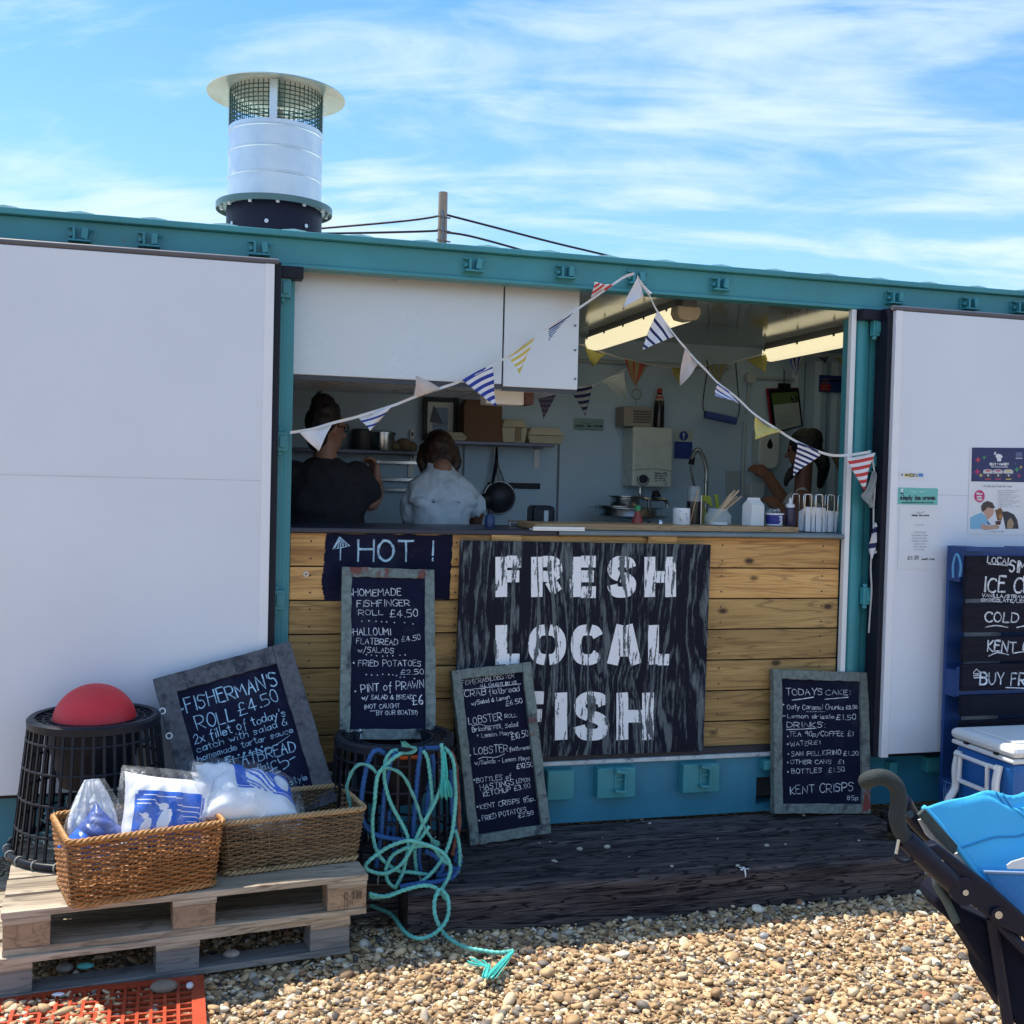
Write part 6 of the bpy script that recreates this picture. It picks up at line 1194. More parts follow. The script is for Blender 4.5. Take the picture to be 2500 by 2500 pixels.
# milk carton
p=onboard(1838,0.20); k=pxm(1838); root=thing('milk_carton','plain white gable top carton on the cutting board','carton',p); w_=22*k; d_=16*k; h=50*k; h2=63*k; ca_,sa_=math.cos(0.35),math.sin(0.35)
def rot2(x,y): return Vector((p.x+x*ca_-y*sa_,p.y+x*sa_+y*ca_,0))
B=MB(); vs=[rot2(x,y)+Vector((0,0,z+BZ)) for (x,y,z) in ((-w_,-d_,0),(w_,-d_,0),(w_,d_,0),(-w_,d_,0),(-w_,-d_,h),(w_,-d_,h),(w_,d_,h),(-w_,d_,h),(-w_,-0.003,h2),(w_,-0.003,h2),(w_,0.003,h2),(-w_,0.003,h2))]; B.add(vs,[(0,3,2,1),(0,1,5,4),(1,2,6,5),(2,3,7,6),(3,0,4,7),(4,5,9,8),(6,7,11,10),(5,6,10,9),(7,4,8,11),(8,9,10,11)]); B.build('carton_body',WHITEP,root,bevel=0.002)
B=MB(); B.obox(rot2(0,0)+Vector((0,0,BZ+h2+0.004)),(w_*ca_,w_*sa_,0),(-0.0025*sa_,0.0025*ca_,0),(0,0,0.006)); B.build('gable_seam',WHITEP,root)
# blue tub, sauce bottle, napkins
p=onboard(1890,0.20); k=pxm(1890); root=thing('yoghurt_tub','round blue and white tub on the cutting board','tub',p); B=MB(); B.lathe([(0,0),(20*k,0),(22*k,28*k),(0,28*k)],p,28); B.build('tub_body',M('tub_blue',(0.02,0.03,0.24),0.35),root,smooth=True); B=MB(); B.lathe([(22.6*k,27*k),(23*k,31*k),(21*k,31.5*k),(21*k,27*k)],p,28); B.build('tub_rim',WHITEP,root,smooth=True); B=MB(); B.lathe([(20.4*k,1.5*k),(20.8*k,4.5*k)],p,28); B.build('tub_band',WHITEP,root,smooth=True)
B=MB(); sq=[(0.05,0.75),(0.30,0.85),(0.40,0.65),(0.15,0.55),(0.40,0.45),(0.35,0.25),(0.10,0.25)]; B.tube(catmull([p+Vector((21.8*k*math.sin(s),-21.8*k*math.cos(s),28*k*z)) for s,z in sq],6),0.004,5); B.build('tub_logo',WHITEP,root)
B=MB(); R_=random.Random(3)
for i in range(12): B.ell(p+Vector((R_.uniform(-14,14)*k,R_.uniform(-10,10)*k,R_.uniform(29,38)*k)),(6*k,5*k,5*k),8,6)
B.build('sachets',M('sachet_grey',(0.28,0.32,0.33),0.4,var=0.3,vs=30),root,smooth=True,angle=180)
p=onboard(1928,0.19); k=pxm(1928); root=thing('sauce_bottle','purple brown squeezy sauce bottle with a white nozzle','bottle',p); B=MB(); B.lathe([(0,0),(11*k,0),(12.5*k,4*k),(12*k,18*k),(12.5*k,36*k),(11*k,45*k),(0,45*k)],p,24); B.build('bottle_body',M('brown_sauce',(0.045,0.03,0.07),0.3),root,smooth=True); B=MB(); B.lathe([(0,45.5*k),(11*k,45.5*k),(11*k,53*k),(5*k,55*k),(3.5*k,68*k),(0,70*k)],p,20); B.build('nozzle',WHITEP,root,smooth=True)
pn=onboard(2000,0.14,CZ); k=pxm(2000,0.14); root=thing('napkin_holder','chrome wire napkin holder filled with white paper napkins','napkin holder',pn); wr=M('chrome_wire',(0.75,0.77,0.80),0.15,metal=1.0)
for du in (-46,-16,16,44):
    for dy in (-0.05,0.07):
        x=pn.x+du*k; w_=9*k; B=MB(); B.tube([(x-w_,0.14+dy,CZ+0.004),(x-w_,0.14+dy,CZ+88*k),(x-w_*0.7,0.14+dy,CZ+92*k),(x+w_*0.7,0.14+dy,CZ+92*k),(x+w_,0.14+dy,CZ+88*k),(x+w_,0.14+dy,CZ+0.004)],0.0028,6); B.build('wire_loop',wr,root,smooth=True,angle=180)
for x0,x1,h,nm in ((-46,8,60,0),(8,44,52,1)):
    B=MB(); 
    for j in range(5): B.obox((pn.x+(x0+x1)/2*k,0.115+0.016*j,CZ+0.002+h*k*0.5-j*0.002),((x1-x0)/2*k*0.98,0,0.001*(j-2)),(0,0.0075,0),(0.002*(j%2),0,h*k*0.5-j*0.003))
    B.build('napkin_stack',M('napkin_paper'+str(nm),(0.78,0.80,0.84),0.8,var=0.03,bump=0.2,bs=20),root,bevel=0.003)
# =============== bunting ===============
def cloth(nm,c): return M('cloth_'+nm,c,0.85,var=0.07,vs=18,bump=0.35,bs=260)
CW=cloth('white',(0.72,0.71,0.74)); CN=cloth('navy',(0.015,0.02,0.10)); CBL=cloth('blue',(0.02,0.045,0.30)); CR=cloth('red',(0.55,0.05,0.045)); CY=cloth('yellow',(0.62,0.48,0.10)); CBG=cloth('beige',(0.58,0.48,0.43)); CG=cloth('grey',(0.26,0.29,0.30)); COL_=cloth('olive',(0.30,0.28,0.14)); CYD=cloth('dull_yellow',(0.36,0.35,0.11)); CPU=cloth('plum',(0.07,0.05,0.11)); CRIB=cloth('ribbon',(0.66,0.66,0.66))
def garland(label,ribbon,flags,y,group,rw=0.012,yfun=None):
    yf_=yfun or (lambda u:y); root=thing('bunting',label,'bunting',F(ribbon[len(ribbon)//2][0],ribbon[len(ribbon)//2][1],y),group)
    P=catmull([F(u,v,yf_(u)) for u,v in ribbon],8); B=MB(); R_=random.Random(len(ribbon))
    vs=[]; 
    for i,p in enumerate(P): t_=0.6*math.sin(i*0.37); vs+=[p+Vector((0,-0.003*t_,rw/2)),p+Vector((0,0.003*t_,-rw/2))]
    B.add(vs,[(2*i,2*i+1,2*i+3,2*i+2) for i in range(len(P)-1)]); B.build('ribbon',CRIB,root,solid=0.0012)
    for fl_ in flags:
        a,b_,t_,pat,mats=fl_[:5]; vert=fl_[5] if len(fl_)>5 else False; amp=fl_[6] if len(fl_)>6 else 0.012
        A_,B_,T_=F(*a,yf_(a[0])-0.003),F(*b_,yf_(b_[0])-0.003),F(*t_,yf_(t_[0])-0.012)
        nr=max(len(pat)*3,12) if not vert else 16; ncol=12 if not vert else len(pat)*2; ph=R_.uniform(0,6); B=MB(); 
        def pt(i,j):
            s=i/nr; l=A_.lerp(T_,s); r=B_.lerp(T_,s); w_=j/ncol; p=l.lerp(r,w_)
            bell=math.sin(math.pi*w_)*(1-s)
            return p+Vector((0.004*math.sin(5*s+ph)*s, -amp*math.sin(3.2*w_+ph+2*s)*(1-0.6*s)-amp*0.6*math.sin(6*w_*(1-s)+ph*2), 0.006*bell*math.sin(ph)))
        B.grid([[pt(i,j) for j in range(ncol+1)] for i in range(nr+1)],(lambda i,j:pat[min(len(pat)-1,i*len(pat)//nr)]) if not vert else (lambda i,j:pat[min(len(pat)-1,j//2)]))
        B.build('flag',mats if len(mats)>1 else mats[0],root,smooth=True,angle=180,solid=0.0012)
    return root
yB=-0.075
S5=[0,1,0,1,0,1,0,1,0,1]
garland('striped bunting strung across the hatch from the left post up to the roof rail',[(708,1056),(760,1048),(815,1032),(870,1018),(960,990),(1010,970),(1080,946),(1125,930),(1205,890),(1245,866),(1303,822),(1345,796),(1395,764),(1440,734),(1494,696),(1525,676),(1548,668)],
 [((731,1056),(812,1034),(776,1101),[0],[CW]),((876,1018),(957,990),(904,1052),[0,0,1,0,0,1,0,0],[CW,CBL],False,0.02),((1010,972),(1076,947),(1017,916),[0],[CBG]),((1127,929),(1203,890),(1212,992),[1,0,1,0,1,0,1,0,1,0,1],[CW,CBL]),
  ((1241,867),(1303,823),(1268,913),[1,0,1,0,1,0,1,1],[CW,CY]),((1342,800),(1393,766),(1337,832),[1,1,0,1,0,1,0,1,0,1,0,1],[CW,CN],False,0.02),((1444,733),(1492,698),(1449,690),[1,0,1,0,1,0],[CW,CR],False,0.02)],yB,'outer bunting')
garland('striped bunting strung from the roof rail down to the right post',[(1556,674),(1572,702),(1587,724),(1605,760),(1650,822),(1672,848),(1700,880),(1722,902),(1752,934),(1800,972),(1843,1012),(1903,1052),(1945,1078),(2012,1107),(2060,1112),(2125,1103)],
 [((1556,678),(1575,722),(1522,750),[0],[CW]),((1558,675),(1584,722),(1590,716),[0],[CW],False,0.004),((1604,761),(1648,821),(1569,853),[0,0,1,0,0,1,0,0,1,0,0,1,0],[CW,CN]),((1673,849),(1709,887),(1661,940),[0],[CBG],False,0.02),
  ((1752,936),(1816,987),(1750,968),[1,0,0,1,0,0,1,0,1],[CW,CBL],False,0.02),((1845,1014),(1903,1053),(1840,1073),[1,0,1,0,1,0,1,0,1],[CY,cloth('pale_yellow',(0.55,0.46,0.20))],False,0.02),((1945,1080),(2010,1107),(1937,1161),[1,0,1,0,1,0,1,0,1,0,1,0,1,0],[CW,CN]),((2067,1118),(2133,1105),(2106,1196),[0,1,0,1,0,1,0,1,0,1],[CW,CR])],yB,'outer bunting',yfun=lambda u: yB if u<2000 else yB-0.04*(u-2000)/120)
# tail end of it hanging down the right post
root=thing('bunting','loose bunting tail hanging crumpled down the right post','bunting',F(2130,1250,-0.06),'outer bunting'); B=MB(); B.tube(catmull([F(2128,1108,-0.07),F(2136,1170,-0.06),F(2133,1240,-0.055),F(2132,1300,-0.055),F(2126,1380,-0.05),F(2128,1440,-0.05),F(2124,1500,-0.04),F(2121,1545,-0.04)],6),0.004,5); B.build('ribbon',CRIB,root,smooth=True)
def rag(pts,y,mats,pat,nm='flag'):
    B=MB(); A_=[F(u,v,y-0.01-0.012*(i%2)) for i,(u,v) in enumerate(pts[0])]; C_=[F(u,v,y-0.006-0.012*((i+1)%2)) for i,(u,v) in enumerate(pts[1])]
    A_=catmull(A_,5); C_=catmull(C_,5); B.grid([[a.lerp(c_,j/6)+Vector((0,-0.012*math.sin(j*1.1+i*0.5),0)) for j in range(7)] for i,(a,c_) in enumerate(zip(A_,C_))],lambda i,j:pat[(i//2)%len(pat)]); B.build(nm,mats if len(mats)>1 else mats[0],root,smooth=True,angle=180,solid=0.0012)
rag([[(2128,1150),(2112,1195),(2105,1212),(2118,1232)],[(2138,1152),(2136,1185),(2134,1225),(2131,1242)]],-0.06,[CG],[0]); rag([[(2130,1282),(2127,1310),(2124,1340),(2126,1368)],[(2138,1276),(2139,1305),(2146,1332),(2136,1352)]],-0.055,[CW,CN],[0,1,0])
yI=1.95
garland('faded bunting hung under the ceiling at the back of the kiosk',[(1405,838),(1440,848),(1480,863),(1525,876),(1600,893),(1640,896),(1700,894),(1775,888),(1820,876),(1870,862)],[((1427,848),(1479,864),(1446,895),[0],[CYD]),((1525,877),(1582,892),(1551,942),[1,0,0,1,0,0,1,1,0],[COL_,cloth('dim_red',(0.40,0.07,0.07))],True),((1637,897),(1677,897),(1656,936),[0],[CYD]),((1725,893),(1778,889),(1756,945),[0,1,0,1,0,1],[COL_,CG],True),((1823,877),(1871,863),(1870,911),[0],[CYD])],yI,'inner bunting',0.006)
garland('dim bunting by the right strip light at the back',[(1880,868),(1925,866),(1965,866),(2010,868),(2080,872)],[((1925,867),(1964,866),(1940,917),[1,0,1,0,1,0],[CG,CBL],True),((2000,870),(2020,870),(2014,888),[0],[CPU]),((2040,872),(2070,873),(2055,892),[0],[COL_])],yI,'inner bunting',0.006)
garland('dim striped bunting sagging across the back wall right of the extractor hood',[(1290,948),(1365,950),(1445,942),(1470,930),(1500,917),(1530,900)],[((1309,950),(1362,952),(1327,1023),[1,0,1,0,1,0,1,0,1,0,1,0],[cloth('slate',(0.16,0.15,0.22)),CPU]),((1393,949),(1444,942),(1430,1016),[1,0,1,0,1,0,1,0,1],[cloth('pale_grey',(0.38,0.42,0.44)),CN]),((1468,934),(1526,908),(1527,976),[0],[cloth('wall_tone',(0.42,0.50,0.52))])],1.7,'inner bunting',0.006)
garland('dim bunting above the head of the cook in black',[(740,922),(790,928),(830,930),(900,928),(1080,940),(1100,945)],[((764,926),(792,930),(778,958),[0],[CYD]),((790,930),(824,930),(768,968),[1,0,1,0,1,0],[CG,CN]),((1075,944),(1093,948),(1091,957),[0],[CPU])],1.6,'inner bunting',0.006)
# =============== notices on the right door ===============
yD=-0.1215; q=crop(2000,1000,0.3623)
def dsheet(name,label,cat,x0,y0,x1,y1,mat):
    return sheet(name,label,cat,*q(x0,y0),*q(x1,y1),mat,yD,0.0008)
def dz(x,y): p=F(*q(x,y),yD-0.001); return (p.x,p.z)
def dpoly(parent,pts,mat,name,lay=1): return flat(parent,[dz(*p) for p in pts],yD-0.0009-0.0006*lay,mat,name,0.0004)
INK=M('print_ink',(0.03,0.035,0.05),0.6); FAINT=M('faint_ink',(0.34,0.36,0.42),0.6)
def flatm(nm,c): return M('print_'+nm,c,0.5,var=0.03)
PR,PG,PYL,PMG,PBL,PSK,PCY,PBR=[flatm(n_,c) for n_,c in (('red',(0.60,0.07,0.07)),('green',(0.05,0.35,0.13)),('yellow',(0.65,0.55,0.12)),('magenta',(0.55,0.03,0.16)),('navyblue',(0.02,0.03,0.12)),('skin',(0.55,0.33,0.25)),('sky',(0.22,0.48,0.68)),('brown',(0.18,0.075,0.03)))]
root,a,b2=dsheet('card_sticker','small white sticker with coloured payment card marks on the right door','sticker',541,420,704,468,PAPER)
for x0,x1,mm in ((574,606,PYL),(607,637,PBL),(638,668,flatm('greycard',(0.4,0.4,0.42))),(670,700,flatm('bluecard',(0.05,0.25,0.6)))): dpoly(root,[(x0,430),(x1,431),(x1,453),(x0,452)],mm,'card_mark'); 
dpoly(root,[(580,436),(598,436),(598,446),(580,446)],PBL,'card_mark',2); dpoly(root,[(612,437),(632,437),(632,447),(612,447)],PYL,'card_mark',2); dpoly(root,[(553,432),(564,432),(560,448),(556,448)],PBL,'card_mark',2)
root,a,b2=dsheet('ice_cream_sign','teal ice cream sign taped to the white right door','sign',533,525,796,643,M('teal_card',(0.15,0.50,0.46),0.45,var=0.03))
pen=Pen((0,yD-0.0009,0),(0,-1,0),0.0008)
pen.text("simply ice cream",q(546,606),q(778,606),30*0.3623,0.0048,0.01); pen.text("HANDMADE KENTISH ICE CREAM WITH CARE",q(556,631),q(768,631),9*0.3623,0.0016,0.0); pen.done(root,INK,'lettering')
dpoly(root,[(549,533),(566,533),(562,558),(553,558)],PAPER,'emblem'); dpoly(root,[(547,560),(568,560),(568,570),(547,570)],PBL,'emblem')
for s in (-1,1):
    for k in range(3): dpoly(root,[(664+s*6,556-k*4),(664+s*(60-k*12),541+k*5),(664+s*(30-k*4),560)],flatm('pale_wing',(0.35,0.62,0.60)),'wing_emblem',1+k*0.3)
root,a,b2=dsheet('price_list','white paper ice cream price list taped below the teal sign','notice',542,652,815,1078,PAPER)
pen=Pen((0,yD-0.0009,0),(0,-1,0),0.0006); pen.text("simply ice cream",q(624,717),q(738,717),13*0.3623,0.0022,0.01); pen.line([q(655,690),q(672,694),q(680,700),q(690,693),q(708,689)],0.002); pen.text("~£2.20"[1:],q(596,1008),q(668,1008),22*0.3623,0.0026); pen.text("each tub",q(690,1012),q(775,1012),12*0.3623,0.0024); pen.done(root,INK,'lettering')
pen=Pen((0,yD-0.0009,0),(0,-1,0),0.0006); pen.text("Ice Cream",q(648,780),q(705,780),8*0.3623,0.0012)
for k,(tx,x0,x1) in enumerate((("Vanilla Seed",636,718),("Honeycomb Cream",622,730),("Chocolate Chip",630,724),("Raspberry Ripple",622,728),("Lemon Curd",638,714),("Cherry Bakewell",634,722),("Lime Sorbet",640,708))): pen.text(tx,q(x0,830+19.5*k),q(x1,830+19.5*k),9*0.3623,0.0014,0.0)
pen.done(root,FAINT,'flavour_list')
# dog ice cream poster
root,a,b2=dsheet('poster','tall poster for dog ice cream with dark top and a boy and dog picture','poster',1018,253,1412,846,PAPER)
r_=crop(2330,1070,0.1346); 
def pz(x,y): p=F(*r_(x,y),yD-0.001); return (p.x,p.z)
def ppoly(pts,mat,name,lay=1): return flat(root,[pz(*p) for p in pts],yD-0.0009-0.0005*lay,mat,name,0.0003)
ppoly([(318,168),(1340,176),(1340,800),(305,782)],PBL,'dark_top',0.3)
def cross(cx_,cy_,s,mat): ppoly([(cx_-s*.22,cy_-s),(cx_+s*.22,cy_-s),(cx_+s*.22,cy_-s*.22),(cx_+s,cy_-s*.22),(cx_+s,cy_+s*.22),(cx_+s*.22,cy_+s*.22),(cx_+s*.22,cy_+s),(cx_-s*.22,cy_+s),(cx_-s*.22,cy_+s*.22),(cx_-s,cy_+s*.22),(cx_-s,cy_-s*.22),(cx_-s*.22,cy_-s*.22)],mat,'plus_mark')
for cx_,cy_,s,mm in ((428,390,46,PR),(540,348,32,PG),(416,608,50,PMG),(482,672,34,PYL),(1132,568,42,PG),(1206,522,26,PYL),(1170,678,32,PMG),(1103,460,16,flatm('dimblue',(0.1,0.14,0.35)))): cross(cx_,cy_,s,mm)
ppoly([(760,290),(800,282),(850,300),(876,335),(850,360),(846,418),(776,418),(772,365),(745,330)],PAPER,'hat_emblem'); ppoly([(715,285),(735,245),(755,250),(752,285),(735,305)],PAPER,'hat_emblem')
for i,(x0,cc_) in enumerate(((520,PR),(702,PMG),(890,PYL))):
    ppoly([(x0,590),(x0+20,570),(x0+86,562),(x0+150,570),(x0+176,592),(x0+172,640),(x0+4,640)],flatm('tub_white%d'%i,(0.55,0.55,0.58)),'tub_picture'); ppoly([(x0+30,585),(x0+86,574),(x0+146,585),(x0+120,604),(x0+60,604)],cc_,'tub_picture',2); ppoly([(x0+10,640),(x0+168,640),(x0+150,735),(x0+30,735)],flatm('tub_dark%d'%i,(0.05,0.045,0.09)),'tub_picture',1.6); ppoly([(x0+70,660),(x0+110,660),(x0+92,700)],PAPER,'tub_picture',3); ppoly([(x0+30,736),(x0+150,736),(x0+130,752),(x0+50,752)],cc_,'tub_picture',2)
pen=Pen((0,yD-0.0012,0),(0,-1,0),0.0008); pen.text("BILLY + MARGOT",r_(642,488),r_(982,490),42*0.1346,0.0034,0.0); pen.text("Tastes tested and unforgettable",r_(662,524),r_(968,528),18*0.1346,0.0014,0.0); pen.text("Made fresh",r_(1112,368),r_(1228,368),16*0.1346,0.0016,0.0); pen.done(root,PAPER,'lettering')
ppoly([(1112,255),(1230,250),(1232,330),(1114,338)],flatm('dim_seal',(0.10,0.13,0.25)),'seal',1)
pen=Pen((0,yD-0.0009,0),(0,-1,0),0.0006); pen.text("It's like Ice Cream for dogs",r_(528,882),r_(1044,886),36*0.1346,0.0022,0.0)
for k in range(10): pen.text(["natural ingredients only","made with fruit and yoghurt","a cooling treat in summer","healthy and full of flavour","keep in the freezer","Serving is easy too","one tub for each dog","a tasty frozen reward","no added sugar or salt","great for your dog"][k],r_(785,955+32*k),r_(1180-(k%3)*70,955+32*k),16*0.1346,0.0011,0.0)
pen.text("ice cream for dogs",r_(625,1695),r_(900,1697),18*0.1346,0.0014,0.0); pen.done(root,FAINT,'small_print')
ppoly([(454+96*math.cos(t_),1050+112*math.sin(t_)) for t_ in [2*math.pi*k/24 for k in range(24)]],PMG,'round_badge'); pen=Pen((0,yD-0.0016,0),(0,-1,0),0.0008)
for k,tx in enumerate(("Bliss","every","lick")): pen.text(tx,r_(405,1022+50*k),r_(500,1022+50*k),36*0.1346,0.0032,0.0)
pen.done(root,PAPER,'badge_lettering')
ppoly([(285,1440),(380,1390),(500,1345),(575,1420),(600,1540),(540,1600),(500,1640),(290,1650)],PCY,'boy_picture'); ppoly([(480,1550),(600,1580),(760,1570),(820,1600),(800,1640),(560,1665),(490,1640)],PSK,'boy_picture',2); ppoly([(540,1250),(700,1270),(720,1330),(690,1400),(640,1450),(600,1480),(550,1380),(520,1330)],PSK,'boy_picture',2); ppoly([(480,1240),(520,1170),(600,1135),(690,1170),(735,1260),(700,1275),(600,1250),(560,1300),(500,1340)],flatm('hair',(0.06,0.04,0.04)),'boy_picture',3); ppoly([(590,1480),(660,1560),(600,1575)],flatm('shirt_shade',(0.06,0.16,0.32)),'boy_picture',1.5)
ppoly([(735,1300),(780,1290),(830,1255),(870,1300),(880,1400),(850,1490),(780,1490),(760,1400)],PBR,'dog_picture',1); ppoly([(860,1330),(960,1325),(1080,1380),(1140,1480),(1165,1640),(930,1645),(900,1500)],flatm('dog_dark',(0.03,0.03,0.045)),'dog_picture',1.2); ppoly([(960,1500),(1020,1440),(1080,1540),(1050,1640),(950,1640)],flatm('dog_tan',(0.38,0.26,0.15)),'dog_picture',2); ppoly([(790,1400),(850,1370),(870,1430),(820,1480)],flatm('dog_ginger',(0.42,0.20,0.07)),'dog_picture',2); ppoly([(740,1505),(845,1495),(830,1570),(755,1570)],flatm('tub_maroon',(0.10,0.015,0.02)),'tub_picture',3)
# =============== blue pallet menu board ===============
q=crop(2000,1000,0.3623); BLUEP=M('blue_pallet_paint',(0.011,0.052,0.20),0.55,var=0.2,vs=8,bump=0.2,spots=(9,0.66,0.70,(0.05,0.05,0.07))); SLATB=nospec(woodmat('black_painted_slats',[(0.3,(0.008,0.008,0.016)),(0.7,(0.016,0.016,0.030))],knots=False,rough=0.7,bump=0.25,island=0.2),0.15)
yP=-0.30; x0=F(2360,1340,yP).x; zt_=F(2360,1336,yP).z; zb_=0.165; x1=x0+0.80
root=thing('pallet_board','blue pallet stood on end with black slats chalked as an ice cream menu','menu board',((x0+x1)/2,yP+0.07,zb_))
for k in range(3):
    xa=(x0,x0+0.3275,x1-0.1)[k]; wd=(0.1,0.145,0.1)[k]
    B=MB(); B.box((xa,yP+0.124,zb_),(xa+wd,yP+0.144,zt_)); B.build('rear_board',BLUEP,root,bevel=0.002)
    for z0,z1 in ((zb_,zb_+0.16),((zb_+zt_)/2-0.08,(zb_+zt_)/2+0.05),(zt_-0.17,zt_)): B=MB(); B.box((xa,yP+0.045,z0),(xa+wd,yP+0.1235,z1)); B.build('block',BLUEP,root,bevel=0.003)
for z0,z1 in ((zb_,zb_+0.14),((zb_+zt_)/2-0.07,(zb_+zt_)/2+0.07),(zt_-0.145,zt_)): B=MB(); B.box((x0-0.001,yP+0.0225,z0),(x1+0.001,yP+0.0445,z1)); B.build('cross_board',BLUEP,root,bevel=0.002)
edges=[(988,1275),(1305,1500),(1530,1695),(1712,1890),(1920,2060),(2090,2220),(2250,2400)]
for e0,e1 in edges:
    z0=F(*q(1200,e1),yP).z; z1=F(*q(1200,e0),yP).z
    if z1<zb_+0.02: continue
    B=MB(); B.box((x0+0.002,yP,max(z0,zb_)),(x1-0.002,yP+0.022,z1)); B.build('slat',SLATB,root,bevel=0.002)
B=MB(); B.box((x0-0.0015,yP-0.001,zt_-0.020),(x0+0.11,yP+0.0225,zt_+0.001)); B.build('blue_corner',BLUEP,root,bevel=0.002)
pen=Pen((0,yP,0),(0,-1,0),0.0010)
for a in (("LOCAL",(1132,1032),(1290,1045),44,0.006),("SIMPLY",(1278,1092),(1530,1110),82,0.0075),("ICE CREAM",(1105,1228),(1640,1240),108,0.009),("VANILLA/STRAWBERRY/HONEYCOMB",(1096,1262),(1720,1285),24,0.0035),("CHOCOLATE/LEMON CURD/GINGER",(1090,1292),(1700,1312),22,0.0035),("COLD DRINKS",(1115,1428),(1690,1445),72,0.008),("KENT CRISPS",(1132,1628),(1640,1640),80,0.008),("BUY FRESH FISH",(1082,1850),(1760,1870),90,0.008)): pen.text(a[0],q(*a[1]),q(*a[2]),a[3]*0.3623,a[4])
for L_ in ([(1140,1042),(1210,1044),(1270,1052)],[(1118,1466),(1190,1455),(1272,1468)],[(1330,1468),(1390,1458),(1470,1470)],[(1140,1662),(1200,1638),(1275,1652)],[(1305,1642),(1380,1632),(1460,1645)],[(1255,1872),(1400,1878),(1520,1880)]): pen.line([q(*z) for z in L_],0.005)
for L_ in ([(1040,1770),(1058,1748),(1084,1770),(1080,1805),(1042,1808),(1040,1770)],[(1048,1780),(1076,1778)],[(1048,1792),(1076,1790)]): pen.line([q(*z) for z in L_],0.005,False)
pen.done(root)
p=F(*q(945,1030),yP+0.02); pen=Pen((0,yP+0.0,0),(0,-1,0),0.0); B=MB(); zz_=zt_-0.09
pen=Pen((x0-0.001,0,0),(-1,0,0),0.0012); 
B=MB(); P=[Vector((x0-0.003,yP+0.040+0.045*a_,zz_+0.085*b_-0.02)) for a_,b_ in ((0.0,-0.4),(-0.15,0.2),(0.3,0.75),(0.7,0.8),(1.1,0.2),(1.0,-0.5))]; B.tube(catmull(P,6),0.0065,6); B.build('painted_mark',M('pale_blue_mark',(0.12,0.36,0.62),0.6),root)
# a smear of print on its lowest block
pen2=Pen(Vector((x0-0.0002,0,0)),Vector((-1,0,0)),0.0008); B=MB()
for k in range(5): B.box((x0-0.0015,yP+0.055+0.012*k,zb_+0.03),(x0-0.0003,yP+0.058+0.012*k,zb_+0.14-0.012*(k%3)))
B.box((x0-0.0015,yP+0.05,zb_+0.145),(x0-0.0003,yP+0.11,zb_+0.149)); B.build('stencil_marks',M('pale_stencil',(0.20,0.36,0.62),0.6),root)
# =============== cool box ===============
cx0,cx1=3.03,3.72; cy0,cy1=-0.80,-0.40; cz0=0.155; cz1=F(2352,1806,-0.42).z; 
root=thing('cool_box','blue cool box with white lid and white swing handle in front of the blue pallet','cool box',((cx0+cx1)/2,(cy0+cy1)/2,cz0))
CBX=M('cool_blue',(0.015,0.13,0.42),0.35,var=0.06); CWH=M('cool_white',(0.78,0.79,0.80),0.4,var=0.03)
B=MB(); tp=0.02; zl=cz1-0.02; B.add([(cx0+tp,cy0+tp,cz0),(cx1-tp,cy0+tp,cz0),(cx1-tp,cy1-tp,cz0),(cx0+tp,cy1-tp,cz0),(cx0,cy0,zl),(cx1,cy0,zl),(cx1,cy1,zl),(cx0,cy1,zl)],[(0,3,2,1),(4,5,6,7),(0,1,5,4),(1,2,6,5),(2,3,7,6),(3,0,4,7)]); B.build('box_body',CBX,root,bevel=0.03)
B=MB(); B.box((cx0-0.008,cy0-0.008,zl+0.0005),(cx1+0.008,cy1+0.008,zl+0.022)); B.build('rim_band',CWH,root,bevel=0.008)
B=MB(); B.box((cx0-0.014,cy0-0.016,zl+0.026),(cx1+0.014,cy1+0.014,zl+0.075)); lid=B.build('lid',CWH,root,bevel=0.022); B=MB(); B.box((cx0+0.05,cy0+0.05,zl+0.0755),(cx1-0.05,cy1-0.06,zl+0.083)); B.build('lid_panel',CWH,lid,bevel=0.006)
for yy in (cy0+0.10,cy1-0.10): B=MB(); B.box((cx0-0.0155,yy-0.012,zl+0.021),(cx0-0.004,yy+0.012,zl+0.030)); B.build('hinge_slot',BLACKP,root)
xh=cx0-0.035; ya,yb2=cy0+0.07,cy1-0.06
for yy in (ya,yb2): B=MB(); B.tube(catmull([(xh+0.02,yy,zl-0.02),(xh+0.004,yy,zl-0.10),(xh+0.006,yy,zl-0.19),(xh-0.03,yy,zl-0.25),(xh-0.035,yy,zl-0.33)],6),0.017,8); B.build('swing_arm',CWH,root,smooth=True)
 
B=MB(); yi0,yi1=ya+0.045,yb2-0.04; B.tube([(xh-0.004,yi0,zl-0.03),(xh-0.004,yi1,zl-0.03),(xh-0.004,yi1,zl-0.145),(xh-0.004,yi0,zl-0.145)],0.012,8,closed=True); B.tube([(xh,ya,zl-0.03),(xh,yi0,zl-0.03)],0.010,8); B.tube([(xh,yi1,zl-0.03),(xh,yb2,zl-0.03)],0.010,8); B.build('handle_loop',CWH,root,smooth=True)
